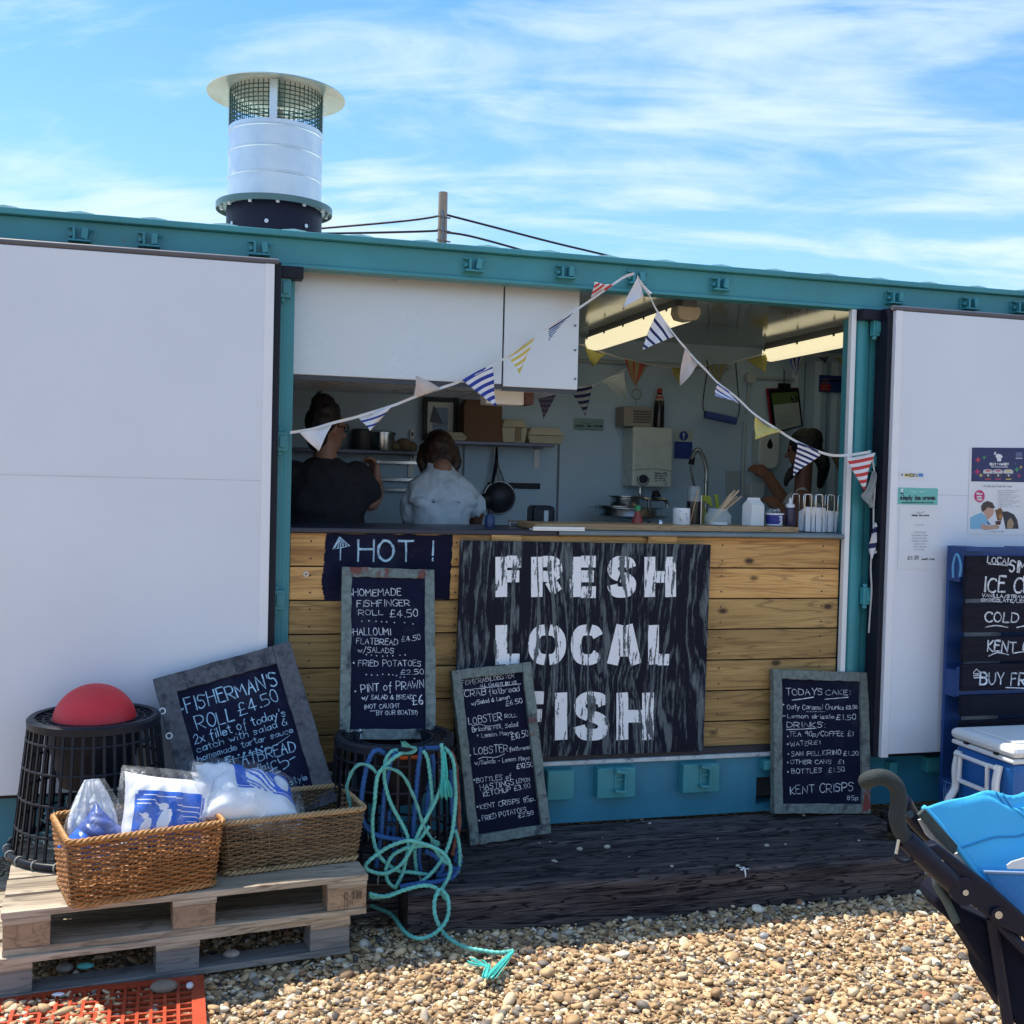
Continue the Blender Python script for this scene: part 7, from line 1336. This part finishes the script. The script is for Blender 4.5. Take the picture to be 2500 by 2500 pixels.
# =============== pushchair ===============
ps=thing('pushchair','black framed pushchair with grey foam handles and a bright blue hood','pushchair',D(2480,2300,2.45))
d0=2.30
FOAM=M('grey_foam',(0.020,0.028,0.029),0.75,var=0.12,vs=30,bump=0.4,bs=300); PCAN=M('blue_hood_cloth',(0.055,0.47,0.84),0.62,var=0.06,bump=0.5,bs=9); PBLK=nospec(M('black_frame',(0.009,0.010,0.024),0.4,var=0.2),0.25); PFAB=nospec(M('black_fabric',(0.006,0.007,0.017),0.85,var=0.3,vs=12,bump=0.5,bs=14),0.15)
B=MB(); hp=catmull([D(2108,1912,d0+0.02),D(2128,1900,d0),D(2160,1898,d0),D(2188,1920,d0),D(2194,1960,d0),D(2190,2000,d0),D(2203,2035,d0),D(2235,2070,d0)],10); L=len(hp); B.tube(hp,[0.0165*(0.75+0.25*min(1,i/4)) for i in range(L)],16); B.build('foam_grip',FOAM,ps,smooth=True,angle=180)
B=MB(); hp=catmull([D(2212,2048,d0),D(2245,2080,d0),D(2300,2130,d0+0.01),D(2345,2172,d0+0.02)],8); B.tube(hp,[0.020+0.004*i/len(hp) for i in range(len(hp))],14); B.build('upper_tube',PBLK,ps,smooth=True,angle=180)
vdir=_fw
def slab(pts,dd,th,mat,name,bev=0.004):
    B=MB(); B.prism([D(u,v,dd) for u,v in pts],vdir*th); return B.build(name,mat,ps,bevel=bev)
slab([(2255,2068),(2290,2060),(2420,2160),(2520,2250),(2520,2300),(2440,2262),(2380,2215),(2330,2160)],d0+0.004,0.035,PBLK,'side_arm',0.006)
cpt=D(2356,2178,d0-0.006); B=MB(); B.cyl(cpt,cpt+vdir*0.045,0.0285,n=28); B.build('pivot_disc',PBLK,ps,smooth=True); B=MB(); B.cyl(cpt-vdir*0.004,cpt,0.0062,n=14); B.build('pivot_rivet',STEEL,ps,smooth=True)
for u,v,r in ((2296,2104,0.0055),(2437,2233,0.008)): p=D(u,v,d0-0.004); B=MB(); B.cyl(p,p+vdir*0.012,r*1.7,n=18); B.build('rivet_washer',PBLK,ps); B=MB(); B.cyl(p-vdir*0.003,p-vdir*0.0002,r,n=14); B.build('rivet',STEEL,ps,smooth=True)
slab([(2310,2170),(2332,2180),(2350,2215),(2440,2262),(2520,2320),(2520,2540),(2470,2490),(2430,2430),(2408,2390),(2404,2360),(2360,2290),(2330,2255),(2300,2232),(2283,2205),(2283,2190)],d0+0.05,0.10,PFAB,'basket_side',0.012)
B=MB()
for u,v,w_ in ((2282,2140,0.5),): pass
B.tube(catmull([D(2283,2133,d0+0.04),D(2290,2165,d0+0.035),D(2310,2200,d0+0.04),D(2335,2250,d0+0.045)],6),[0.010]*19 if False else 0.009,8); B.build('webbing',M('strap_green',(0.06,0.085,0.085),0.7),ps,smooth=True,angle=180)
# second far-side handle tube glimpsed behind
d1=d0+0.50
B=MB(); hp=catmull([D(2205,1955,d1-0.30),D(2225,1990,d1-0.28),D(2260,2030,d1-0.28),D(2330,2095,d1-0.26)],6); B.tube(hp,0.018,12); B.build('far_tube',PBLK,ps,smooth=True,angle=180)
B=MB(); p=D(2222,1988,d1-0.31); B.cyl(p,p+vdir*0.02,0.009,n=14); B.build('far_rivet',DSTEEL,ps)
slab([(2242,1990),(2258,1975),(2340,2066),(2330,2088),(2290,2050)],d0+0.06,0.012,M('felt_grey',(0.055,0.07,0.065),0.9,var=0.3,vs=60),'velcro_strip',0.002)
slab([(2242,2002),(2250,2000),(2300,2052),(2330,2085),(2345,2080),(2400,2160),(2392,2166),(2320,2092),(2262,2040)],d0+0.075,0.006,M('cream_edge',(0.50,0.48,0.46),0.7),'lining_edge',0.001)
# hood: a cloth stretched over bows, seen from behind
edge0=[(2254,1972),(2290,2010),(2340,2075),(2400,2155),(2440,2215),(2505,2285),(2580,2350)]
def hood_pt(s,t_):
    n_=len(edge0)-1; k=min(n_-1,int(s*n_)); f_=s*n_-k; u=edge0[k][0]*(1-f_)+edge0[k+1][0]*f_; v=edge0[k][1]*(1-f_)+edge0[k+1][1]*f_
    base=D(u,v,d0+0.07); across=(_r*0.62+_fw*0.20).normalized()*0.66+UPZ*0.01
    rise=math.sin(math.pi*min(1,t_))*(0.045*math.sin(math.pi*(0.10+0.62*s))+0.01)
    sag=0.020*math.sin(11*t_+5*s)*math.sin(6*s+1)+0.009*math.sin(19*s-9*t_)+0.006*math.sin(31*t_+13*s)
    return base+across*t_+Vector((0,0,rise*(1-0.35*s)+sag*min(1,4*t_)))+_r*(0.05*math.sin(math.pi*t_)*s)
B=MB(); B.grid([[hood_pt(i/30,j/40) for j in range(41)] for i in range(31)]); B.build('hood',PCAN,ps,smooth=True,angle=180,solid=0.002)
B=MB(); B.tube([hood_pt(i/30,0.0)+Vector((0,0,0.002)) for i in range(31)],0.006,6); B.build('hood_piping',PCAN,ps,smooth=True,angle=180)
for s_ in (0.33,0.66):
    B=MB(); B.tube([hood_pt(s_,j/40)+Vector((0,0,0.002))-_fw*0.002 for j in range(41)],0.0022,5); B.build('hood_seam',M('seam_blue',(0.03,0.26,0.52),0.7),ps,smooth=True,angle=180)
for t_ in (0.28,0.31):
    B=MB(); B.tube([hood_pt(i/30,t_)+Vector((0,0,0.002))-_fw*0.002 for i in range(31)],0.0013,4); B.build('stitching',bpy.data.materials['seam_blue'],ps,smooth=True,angle=180)
# lower pocket flap of the hood with a white label patch
slab([(2405,2132),(2500,2136),(2580,2140),(2580,2330),(2500,2270),(2440,2190)],d0+0.050,0.006,M('blue_pocket',(0.02,0.20,0.52),0.6,var=0.1,bump=0.2,bs=200),'pocket_flap',0.002)
slab([(2404,2127),(2500,2130),(2580,2132),(2580,2138),(2500,2136),(2405,2133)],d0+0.046,0.008,M('flap_piping',(0.20,0.28,0.42),0.6),'flap_piping',0.001)
slab([(2458,2112),(2470,2103),(2500,2094),(2580,2075),(2580,2124),(2460,2122)],d0+0.042,0.003,PAPER,'white_label',0.002)
# legs, axle and wheels below the picture edge
gpt=lambda u,v,dd:D(u,v,dd)
gl=D(2560,2700,d0+0.1); gr=gl+(_r*0.30+_fw*0.62).normalized()*0.55
for base,nm in ((gl,0),(gr,1)):
    top_=D(2420,2240,d0+0.03)+(gr-gl)*nm; foot=Vector((base.x,base.y,0.09)); ft=foot+(_r*0.45-_fw*0.05).normalized()*0.62
    for e in (foot,ft):
        B=MB(); B.tube([top_,e],0.012,8); B.build('leg',PBLK,ps,smooth=True)
        ax=(gr-gl).normalized(); B=MB(); B.tube([Vector((e.x,e.y,0.09))+ (ax.cross(UPZ)).normalized()*0.075*math.cos(t_)+UPZ*0.075*math.sin(t_) for t_ in [2*math.pi*k/24 for k in range(24)]],0.017,8,closed=True); wh=B.build('wheel',PBLK,ps,smooth=True,angle=180)
        B=MB(); e2=Vector((e.x,e.y,0.09)); B.cyl(e2-ax*0.014,e2+ax*0.014,0.05,n=20); B.build('rim',M('wheel_grey',(0.2,0.2,0.21),0.5),wh,smooth=True)
# carabiner hung on the handle
root=thing('carabiner','steel and black carabiner hook hanging from the pushchair handle','hook',D(2205,2075,d0+0.01)); B=MB(); B.tube(catmull([D(2198,2046,d0),D(2192,2050,d0),D(2188,2078,d0),D(2186,2094,d0),D(2200,2104,d0),D(2218,2106,d0),D(2226,2098,d0),D(2227,2070,d0),D(2224,2055,d0)],5),0.0042,8); B.build('hook_body',BLACKP,root,smooth=True,angle=180); B=MB(); B.tube([D(2195,2049,d0-0.006),D(2188,2084,d0-0.006)],0.0042,8); B.build('gate',STEEL,root,smooth=True)
# =============== people ===============
def remesh(B,name,mat,parent,vox,sm=6):
    o=B.build(name,mat,parent,smooth=True,angle=180)
    md=o.modifiers.new('skin','REMESH'); md.mode='VOXEL'; md.voxel_size=vox; md.use_smooth_shade=True
    m2=o.modifiers.new('soft','SMOOTH'); m2.factor=0.5; m2.iterations=sm
    return o
def limb(B,pts,rs,n=14):
    pts=[V(p) for p in pts]; k=6; P=catmull(pts,k); R_=[]
    for i in range(len(P)):
        t_=i/k; a=min(int(t_),len(rs)-2); f_=t_-a; R_.append(rs[a]*(1-f_)+rs[a+1]*f_)
    B.tube(P,R_,n); B.ell(pts[0],rs[0],12,8); B.ell(pts[-1],rs[-1],12,8)
def hand(B,wrist,dirv,up,s=1.0,curl=0.9):
    d=V(dirv).normalized(); u=V(up); u=(u-d*u.dot(d)).normalized(); sd=d.cross(u)
    c_=V(wrist)+d*0.045*s; B.ell(c_,(0.001,)*3,6,4)
    for j in range(5): limb(B,[V(wrist)+sd*(j-2)*0.008*s,c_+sd*(j-2)*0.017*s+d*0.03*s],[0.020*s,0.013*s],8)
    for j,L in enumerate((0.062,0.074,0.080,0.070)):
        b_=c_+d*0.035*s+sd*(1.5-j)*0.019*s; L*=s; k1=b_+(d*math.cos(curl*0.4)-u*math.sin(curl*0.4))*L*0.45; k2=k1+(d*math.cos(curl)-u*math.sin(curl))*L*0.32; k3=k2+(d*math.cos(curl*1.6)-u*math.sin(curl*1.6))*L*0.25
        limb(B,[b_,k1,k2,k3],[0.0092*s,0.0085*s,0.008*s,0.007*s],8)
    b_=V(wrist)+d*0.025*s+sd*0.030*s; limb(B,[b_,b_+d*0.028*s+sd*0.022*s,b_+d*0.058*s+sd*0.018*s-u*0.014*s],[0.012*s,0.0105*s,0.008*s],8)
def headm(B,c,f,s=1.0,tilt=0.0):
    """c centre of skull, f facing direction"""
    f=V(f).normalized(); side=f.cross(UPZ).normalized(); up=side.cross(f).normalized(); Rm=Matrix((side,f,up)).transposed()
    B.ell(c,(0.074*s,0.092*s,0.105*s),20,14,Rm); B.ell(V(c)+f*0.030*s-up*0.050*s,(0.056*s,0.062*s,0.068*s),16,12,Rm)
    B.ell(V(c)+f*0.066*s-up*0.092*s,(0.026*s,0.022*s,0.022*s),10,8,Rm)
    limb(B,[V(c)+f*0.088*s+up*0.005*s,V(c)+f*0.108*s-up*0.030*s],[0.009*s,0.014*s],8)
    for q in (-1,1):
        B.ell(V(c)+side*q*0.074*s-up*0.012*s-f*0.004*s,(0.010*s,0.018*s,0.030*s),10,8,Rm); B.ell(V(c)+f*0.080*s+side*q*0.032*s+up*0.018*s,(0.020*s,0.012*s,0.009*s),10,6,Rm)
    limb(B,[V(c)+f*0.084*s-up*0.062*s-side*0.02*s,V(c)+f*0.092*s-up*0.062*s,V(c)+f*0.084*s-up*0.062*s+side*0.02*s],[0.006*s,0.008*s,0.006*s],8)
    return f,side,up
def torso(B,secs,n=28):
    """secs: (cx,cy,z,rx,ry) from top to bottom"""
    P=[]; S=[]
    k=5
    pts=catmull([Vector((a,b_,c_)) for a,b_,c_,_,_ in secs],k); rr=catmull([Vector((d,e,0)) for *_,d,e in secs],k)
    for p,r in zip(pts,rr): P.append([p+Vector((r.x*math.copysign(abs(math.cos(t_))**0.85,math.cos(t_)),r.y*math.copysign(abs(math.sin(t_))**0.85,math.sin(t_)),0)) for t_ in [2*math.pi*i/n for i in range(n)]])
    o=len(B.v); B.grid(P,closed=True); m_=len(P); B.f.append([o+i for i in range(n)][::-1]); B.mi.append(0); B.f.append([o+(m_-1)*n+i for i in range(n)]); B.mi.append(0)
FOLD=bpy.data.textures.new('cloth_folds','CLOUDS'); FOLD.noise_scale=0.11; FOLD.noise_depth=1; FOLD2=bpy.data.textures.new('cloth_creases','MARBLE'); FOLD2.noise_scale=0.10; FOLD2.turbulence=9
def folds(o,a=0.022,b_=0.010):
    for tx,k in ((FOLD,a),(FOLD2,b_)):
        md=o.modifiers.new('folds','DISPLACE'); md.texture=tx; md.strength=k; md.mid_level=0.5; md.texture_coords='GLOBAL'
HTEX=bpy.data.textures.new('hair_locks','WOOD'); HTEX.wood_type='BANDNOISE'; HTEX.noise_scale=0.03; HTEX.turbulence=6
def locks(o):
    md=o.modifiers.new('locks','DISPLACE'); md.texture=HTEX; md.strength=0.005; md.texture_coords='GLOBAL'
SKIN=M('skin',(0.30,0.155,0.105),0.5,var=0.08,vs=12); SKIND=M('tanned_skin',(0.25,0.115,0.075),0.5,var=0.08,vs=12)
EYE=M('eye_dark',(0.01,0.01,0.012),0.2); LIP=M('lip',(0.22,0.07,0.06),0.5)
FZ=0.43
def eyes(parent,c,f,side,up,s=1.0):
    for q in (-1,1):
        B=MB(); B.ell(V(c)+f*0.083*s+side*q*0.031*s+up*0.004*s,(0.010*s,)*3,10,8); B.build('eye',EYE,parent,smooth=True,angle=180)
def legs(B,x,y,w_=0.10,z=1.0,f=Vector((0,1,0))):
    for s in (-1,1): limb(B,[(x+s*w_,y,z),(x+s*w_*1.05,y,0.78),(x+s*w_,y,FZ+0.09)],[0.085,0.065,0.045]); limb(B,[(x+s*w_,y-0.02,FZ+0.035),V((x+s*w_,y,FZ+0.035))+f*0.13],[0.038,0.032])
# --- the cook in black, back turned, right hand raised
y1=1.02; hd=F(795,1040,y1+0.02); sh=F(795,1140,y1); 
root=thing('person','cook in black T-shirt and glasses, back turned, one hand raised','person',(sh.x,y1,FZ))
face=Vector((0.86,0.50,-0.06)); hc=Vector((hd.x+0.005,y1+0.02,hd.z-0.005))
B=MB(); f_,s_,u_=headm(B,hc,face,1.06); neckb=Vector((sh.x-0.01,y1,sh.z+0.02)); limb(B,[neckb-Vector((0,0,0.04)),hc-Vector((0,-0.0,0.07))],[0.062,0.056])
Rsh=Vector((sh.x+0.185,y1+0.01,sh.z-0.055)); Lsh=Vector((sh.x-0.195,y1+0.02,sh.z-0.055)); el=F(905,1225,y1+0.02); wr=F(918,1172,y1+0.10)
limb(B,[Rsh,Rsh.lerp(el,0.6)+Vector((0.01,0,0)),el],[0.048,0.052,0.047]); limb(B,[el,el.lerp(wr,0.4)+Vector((0.012,0.0,0)),wr],[0.050,0.047,0.031]); hand(B,wr,(-0.10,0.25,1.0),(0.9,0.3,0.1),1.0,1.25)
el2=Vector((Lsh.x-0.08,y1+0.02,Lsh.z-0.30)); limb(B,[Lsh,el2,el2+Vector((0.06,0.20,-0.10))],[0.060,0.050,0.034]); hand(B,el2+Vector((0.06,0.20,-0.10)),(0.3,0.9,-0.3),(0,0.2,1),1.0,0.7)
torso(B,[(sh.x,y1+0.01,sh.z+0.01,0.06,0.05),(sh.x,y1+0.01,sh.z-0.06,0.15,0.065),(sh.x,y1+0.01,1.5,0.165,0.085),(sh.x,y1,1.10,0.165,0.09)]); legs(B,sh.x,y1,0.105,1.05)
body=remesh(B,'body',SKIN,root,0.0075,4); eyes(root,hc,f_,s_,u_,1.06)
B=MB(); torso(B,[(sh.x-0.005,y1+0.01,sh.z+0.045,0.070,0.062),(sh.x,y1+0.01,sh.z+0.015,0.115,0.075),(sh.x,y1+0.01,sh.z-0.025,0.170,0.092),(sh.x,y1+0.01,sh.z-0.09,0.215,0.112),(sh.x,y1,sh.z-0.20,0.222,0.130),(sh.x,y1,1.52,0.212,0.132),(sh.x,y1,1.30,0.205,0.128),(sh.x,y1,1.02,0.212,0.130)])
limb(B,[Rsh-Vector((0.03,0,-0.01)),Rsh.lerp(el,0.70)],[0.078,0.070]); limb(B,[Lsh+Vector((0.03,0,0.01)),Lsh.lerp(el2,0.70)],[0.078,0.072])
o=remesh(B,'t_shirt',M('black_cotton',(0.012,0.013,0.020),0.85,var=0.25,vs=8,bump=0.2,bs=30),root,0.009,4); folds(o,0.020,0.010)
B=MB(); limb(B,[(sh.x-0.09,y1,1.05),(sh.x-0.105,y1,0.8),(sh.x-0.105,y1,FZ+0.08)],[0.125,0.095,0.07]); limb(B,[(sh.x+0.09,y1,1.05),(sh.x+0.105,y1,0.8),(sh.x+0.105,y1,FZ+0.08)],[0.125,0.095,0.07]); remesh(B,'trousers',M('dark_trousers',(0.02,0.02,0.03),0.8),root,0.012,5)
B=MB(); B.ell(hc-f_*0.022+u_*0.022,(0.088,0.100,0.108),20,14,Matrix((s_,f_,u_)).transposed()); B.ell(hc-f_*0.055-u_*0.055,(0.068,0.055,0.075),16,10,Matrix((s_,f_,u_)).transposed()); B.ell(hc+u_*0.125-f_*0.035,(0.062,0.062,0.050),16,10); B.ell(hc+u_*0.085-f_*0.02,(0.082,0.088,0.060),16,10)
HAIRM=M('dark_hair',(0.010,0.009,0.012),0.55,var=0.4,vs=30,stretch=(1,1,0.2),bump=0.5,bs=90); locks(remesh(B,'hair',HAIRM,root,0.007,2))
B=MB(); 
for q_ in (-1,1):
    ec=hc+f_*0.098+s_*q_*0.034+u_*0.006; B.tube([ec+s_*0.024*math.cos(t_)+u_*0.019*math.sin(t_) for t_ in [2*math.pi*k/16 for k in range(16)]],0.0035,6,closed=True); B.tube([ec+s_*q_*0.024,ec+s_*q_*0.05-f_*0.02,hc+s_*q_*0.083-f_*0.0],0.003,5)
B.build('glasses',BLACKP,root,smooth=True,angle=180)
# --- the cook in pale blue, bent forward, back turned
y2=1.20; hd=F(1070,1105,y2+0.13); sh=F(1080,1140,y2); wa=F(1085,1285,y2-0.02)
root=thing('person','cook in pale blue shirt and blue apron, bent forward with back turned','person',(sh.x,y2,FZ))
hc=Vector((hd.x,y2+0.12,hd.z+0.0)); B=MB(); f_,s_,u_=headm(B,hc,(0.10,0.86,-0.50),1.0)
limb(B,[Vector((sh.x,y2+0.01,sh.z-0.01)),hc-u_*0.06],[0.058,0.052]); 
Rsh=Vector((sh.x+0.150,y2+0.05,sh.z-0.135)); Lsh=Vector((sh.x-0.150,y2+0.05,sh.z-0.135)); Re=F(1165,1245,y2+0.04); Le=F(1005,1265,y2+0.04)
for S,E_,xw in ((Rsh,Re,0.02),(Lsh,Le,-0.0)):
    W_=E_+Vector((xw,0.18,-0.16)); limb(B,[S,S.lerp(E_,0.5)+Vector((0.01 if S is Rsh else -0.01,0,0)),E_],[0.038,0.046,0.045]); limb(B,[E_,E_.lerp(W_,0.4),W_],[0.046,0.042,0.029]); hand(B,W_,(0,0.9,-0.4),(0,0.3,1),0.95,0.8)
torso(B,[(sh.x,y2+0.045,sh.z-0.02,0.05,0.04),(sh.x,y2+0.03,sh.z-0.11,0.10,0.06),(sh.x,y2+0.0,1.6,0.12,0.085),(sh.x,y2,1.12,0.13,0.09)]); legs(B,sh.x,y2,0.10,1.05); remesh(B,'body',SKIN,root,0.0075,4); eyes(root,hc,f_,s_,u_)
B=MB(); torso(B,[(sh.x-0.005,y2+0.05,sh.z+0.018,0.062,0.055),(sh.x-0.005,y2+0.045,sh.z-0.005,0.085,0.066),(sh.x,y2+0.035,sh.z-0.045,0.130,0.090),(sh.x,y2+0.02,sh.z-0.115,0.182,0.120),(sh.x,y2+0.005,sh.z-0.21,0.200,0.140),(sh.x,y2-0.005,1.62,0.186,0.138),(sh.x,y2-0.01,wa.z+0.02,0.158,0.118),(sh.x,y2,1.36,0.160,0.115)])
for S,E_ in ((Rsh,Re),(Lsh,Le)): limb(B,[S+(Vector((sh.x,y2,S.z))-S)*0.2,S.lerp(E_,0.45),S.lerp(E_,0.80)],[0.074,0.068,0.064])
B.tube([(sh.x-0.005+0.066*math.cos(t_),y2+0.05+0.060*math.sin(t_),sh.z+0.018+0.012*math.sin(t_)) for t_ in [2*math.pi*k/20 for k in range(20)]],0.013,8,closed=True)
o=remesh(B,'shirt',M('pale_blue_shirt',(0.58,0.68,0.79),0.8,var=0.10,vs=5,bump=0.5,bs=16),root,0.009,3); folds(o,0.020,0.012)
B=MB(); limb(B,[(sh.x-0.08,y2,1.36),(sh.x-0.10,y2,0.8),(sh.x-0.10,y2,FZ+0.08)],[0.116,0.10,0.07]); limb(B,[(sh.x+0.08,y2,1.36),(sh.x+0.10,y2,0.8),(sh.x+0.10,y2,FZ+0.08)],[0.116,0.10,0.07]); limb(B,[(sh.x,y2,1.36),(sh.x,y2,1.1)],[0.118,0.12]); remesh(B,'apron',M('blue_apron',(0.02,0.05,0.30),0.8,var=0.2,vs=8),root,0.011,5)
B=MB(); Rm=Matrix((s_,f_,u_)).transposed(); B.ell(hc-f_*0.020+u_*0.016,(0.092,0.100,0.108),20,14,Rm); B.ell(hc-f_*0.045-u_*0.05,(0.088,0.060,0.085),16,10,Rm)
for q_ in (-1,1): limb(B,[hc+s_*q_*0.080+u_*0.02,hc+s_*q_*0.092-u_*0.06,hc+s_*q_*0.085-u_*0.115+f_*0.02],[0.034,0.036,0.020],10)
locks(remesh(B,'hair',M('brown_hair',(0.035,0.016,0.012),0.5,var=0.5,vs=24,stretch=(1,1,0.2),bump=0.5,bs=90),root,0.007,2))
# --- the woman at the basin, reaching left
y3=1.55; hd=F(1960,1095,y3); sh=F(1945,1200,y3)
root=thing('person','dark haired woman in a white sleeveless top reaching to the soap dispenser','person',(sh.x,y3,FZ))
hc=Vector((hd.x,y3,hd.z)); B=MB(); f_,s_,u_=headm(B,hc,(-0.80,0.55,-0.18),1.0); limb(B,[Vector((sh.x+0.04,y3,sh.z-0.02)),hc-u_*0.07],[0.055,0.05])
Lsh=Vector((sh.x-0.02,y3-0.10,sh.z-0.045)); Rsh=Vector((sh.x+0.10,y3+0.16,sh.z-0.05)); le=F(1935,1290,y3-0.12); lw=F(1905,1240,y3+0.05)
limb(B,[Lsh,Lsh.lerp(le,0.5)+Vector((0.01,-0.01,0)),le],[0.060,0.053,0.045]); limb(B,[le,le.lerp(lw,0.45),lw],[0.045,0.042,0.029]); hand(B,lw,(-0.5,0.5,0.5),(-0.5,-0.2,0.8),0.95,0.8)
w2=F(1872,1160,yb-0.22); w2.y=yb-0.22; re=F(1898,1200,1.88); limb(B,[Rsh,Rsh.lerp(re,0.55)-Vector((0,0,0.05)),re],[0.055,0.048,0.042]); limb(B,[re,w2],[0.042,0.028]); hand(B,w2,(-0.55,0.25,0.35),(-0.2,-0.9,0.5),0.95,0.9)
torso(B,[(sh.x+0.05,y3+0.03,sh.z-0.02,0.05,0.06),(sh.x+0.06,y3+0.03,sh.z-0.12,0.075,0.11),(sh.x+0.05,y3+0.03,1.5,0.085,0.11),(sh.x+0.05,y3+0.02,1.12,0.09,0.11)]); legs(B,sh.x+0.05,y3+0.02,0.09,1.05,Vector((-0.7,0.7,0))); remesh(B,'body',SKIND,root,0.0075,4); eyes(root,hc,f_,s_,u_)
B=MB(); limb(B,[(sh.x+0.02,y3-0.035,sh.z-0.01),(sh.x+0.05,y3+0.03,sh.z-0.02),(sh.x+0.10,y3+0.10,sh.z-0.02)],[0.040,0.048,0.040]); torso(B,[(sh.x+0.055,y3+0.03,sh.z-0.02,0.085,0.11),(sh.x+0.06,y3+0.03,sh.z-0.10,0.115,0.155),(sh.x+0.07,y3+0.03,1.62,0.128,0.160),(sh.x+0.065,y3+0.03,1.40,0.120,0.150),(sh.x+0.055,y3+0.02,1.06,0.130,0.155)])
o=remesh(B,'top',M('white_top',(0.66,0.72,0.74),0.8,var=0.08,vs=6,bump=0.5,bs=14),root,0.009,3); folds(o,0.026,0.014)
B=MB(); 
for s in (-1,1): limb(B,[(sh.x+0.05+s*0.07,y3+0.02,1.08),(sh.x+0.05+s*0.09,y3+0.02,0.8),(sh.x+0.05+s*0.09,y3+0.02,FZ+0.08)],[0.115,0.09,0.065])
remesh(B,'trousers',bpy.data.materials['dark_trousers'],root,0.012,5)
B=MB(); Rm=Matrix((s_,f_,u_)).transposed(); B.ell(hc-f_*0.020+u_*0.020,(0.090,0.104,0.108),20,14,Rm); B.ell(hc-f_*0.06+u_*0.05,(0.080,0.075,0.075),16,10,Rm); B.ell(hc-f_*0.07-u_*0.02,(0.060,0.045,0.080),14,10,Rm)
limb(B,[hc-f_*0.05-u_*0.02+s_*0.03,F(1928,1160,y3-0.05),F(1918,1185,y3-0.04)],[0.045,0.028,0.012],10); limb(B,[hc-f_*0.07-u_*0.03,hc-f_*0.11-u_*0.12,F(2002,1185,y3+0.02)],[0.05,0.042,0.02],10)
locks(remesh(B,'hair',HAIRM,root,0.007,2))
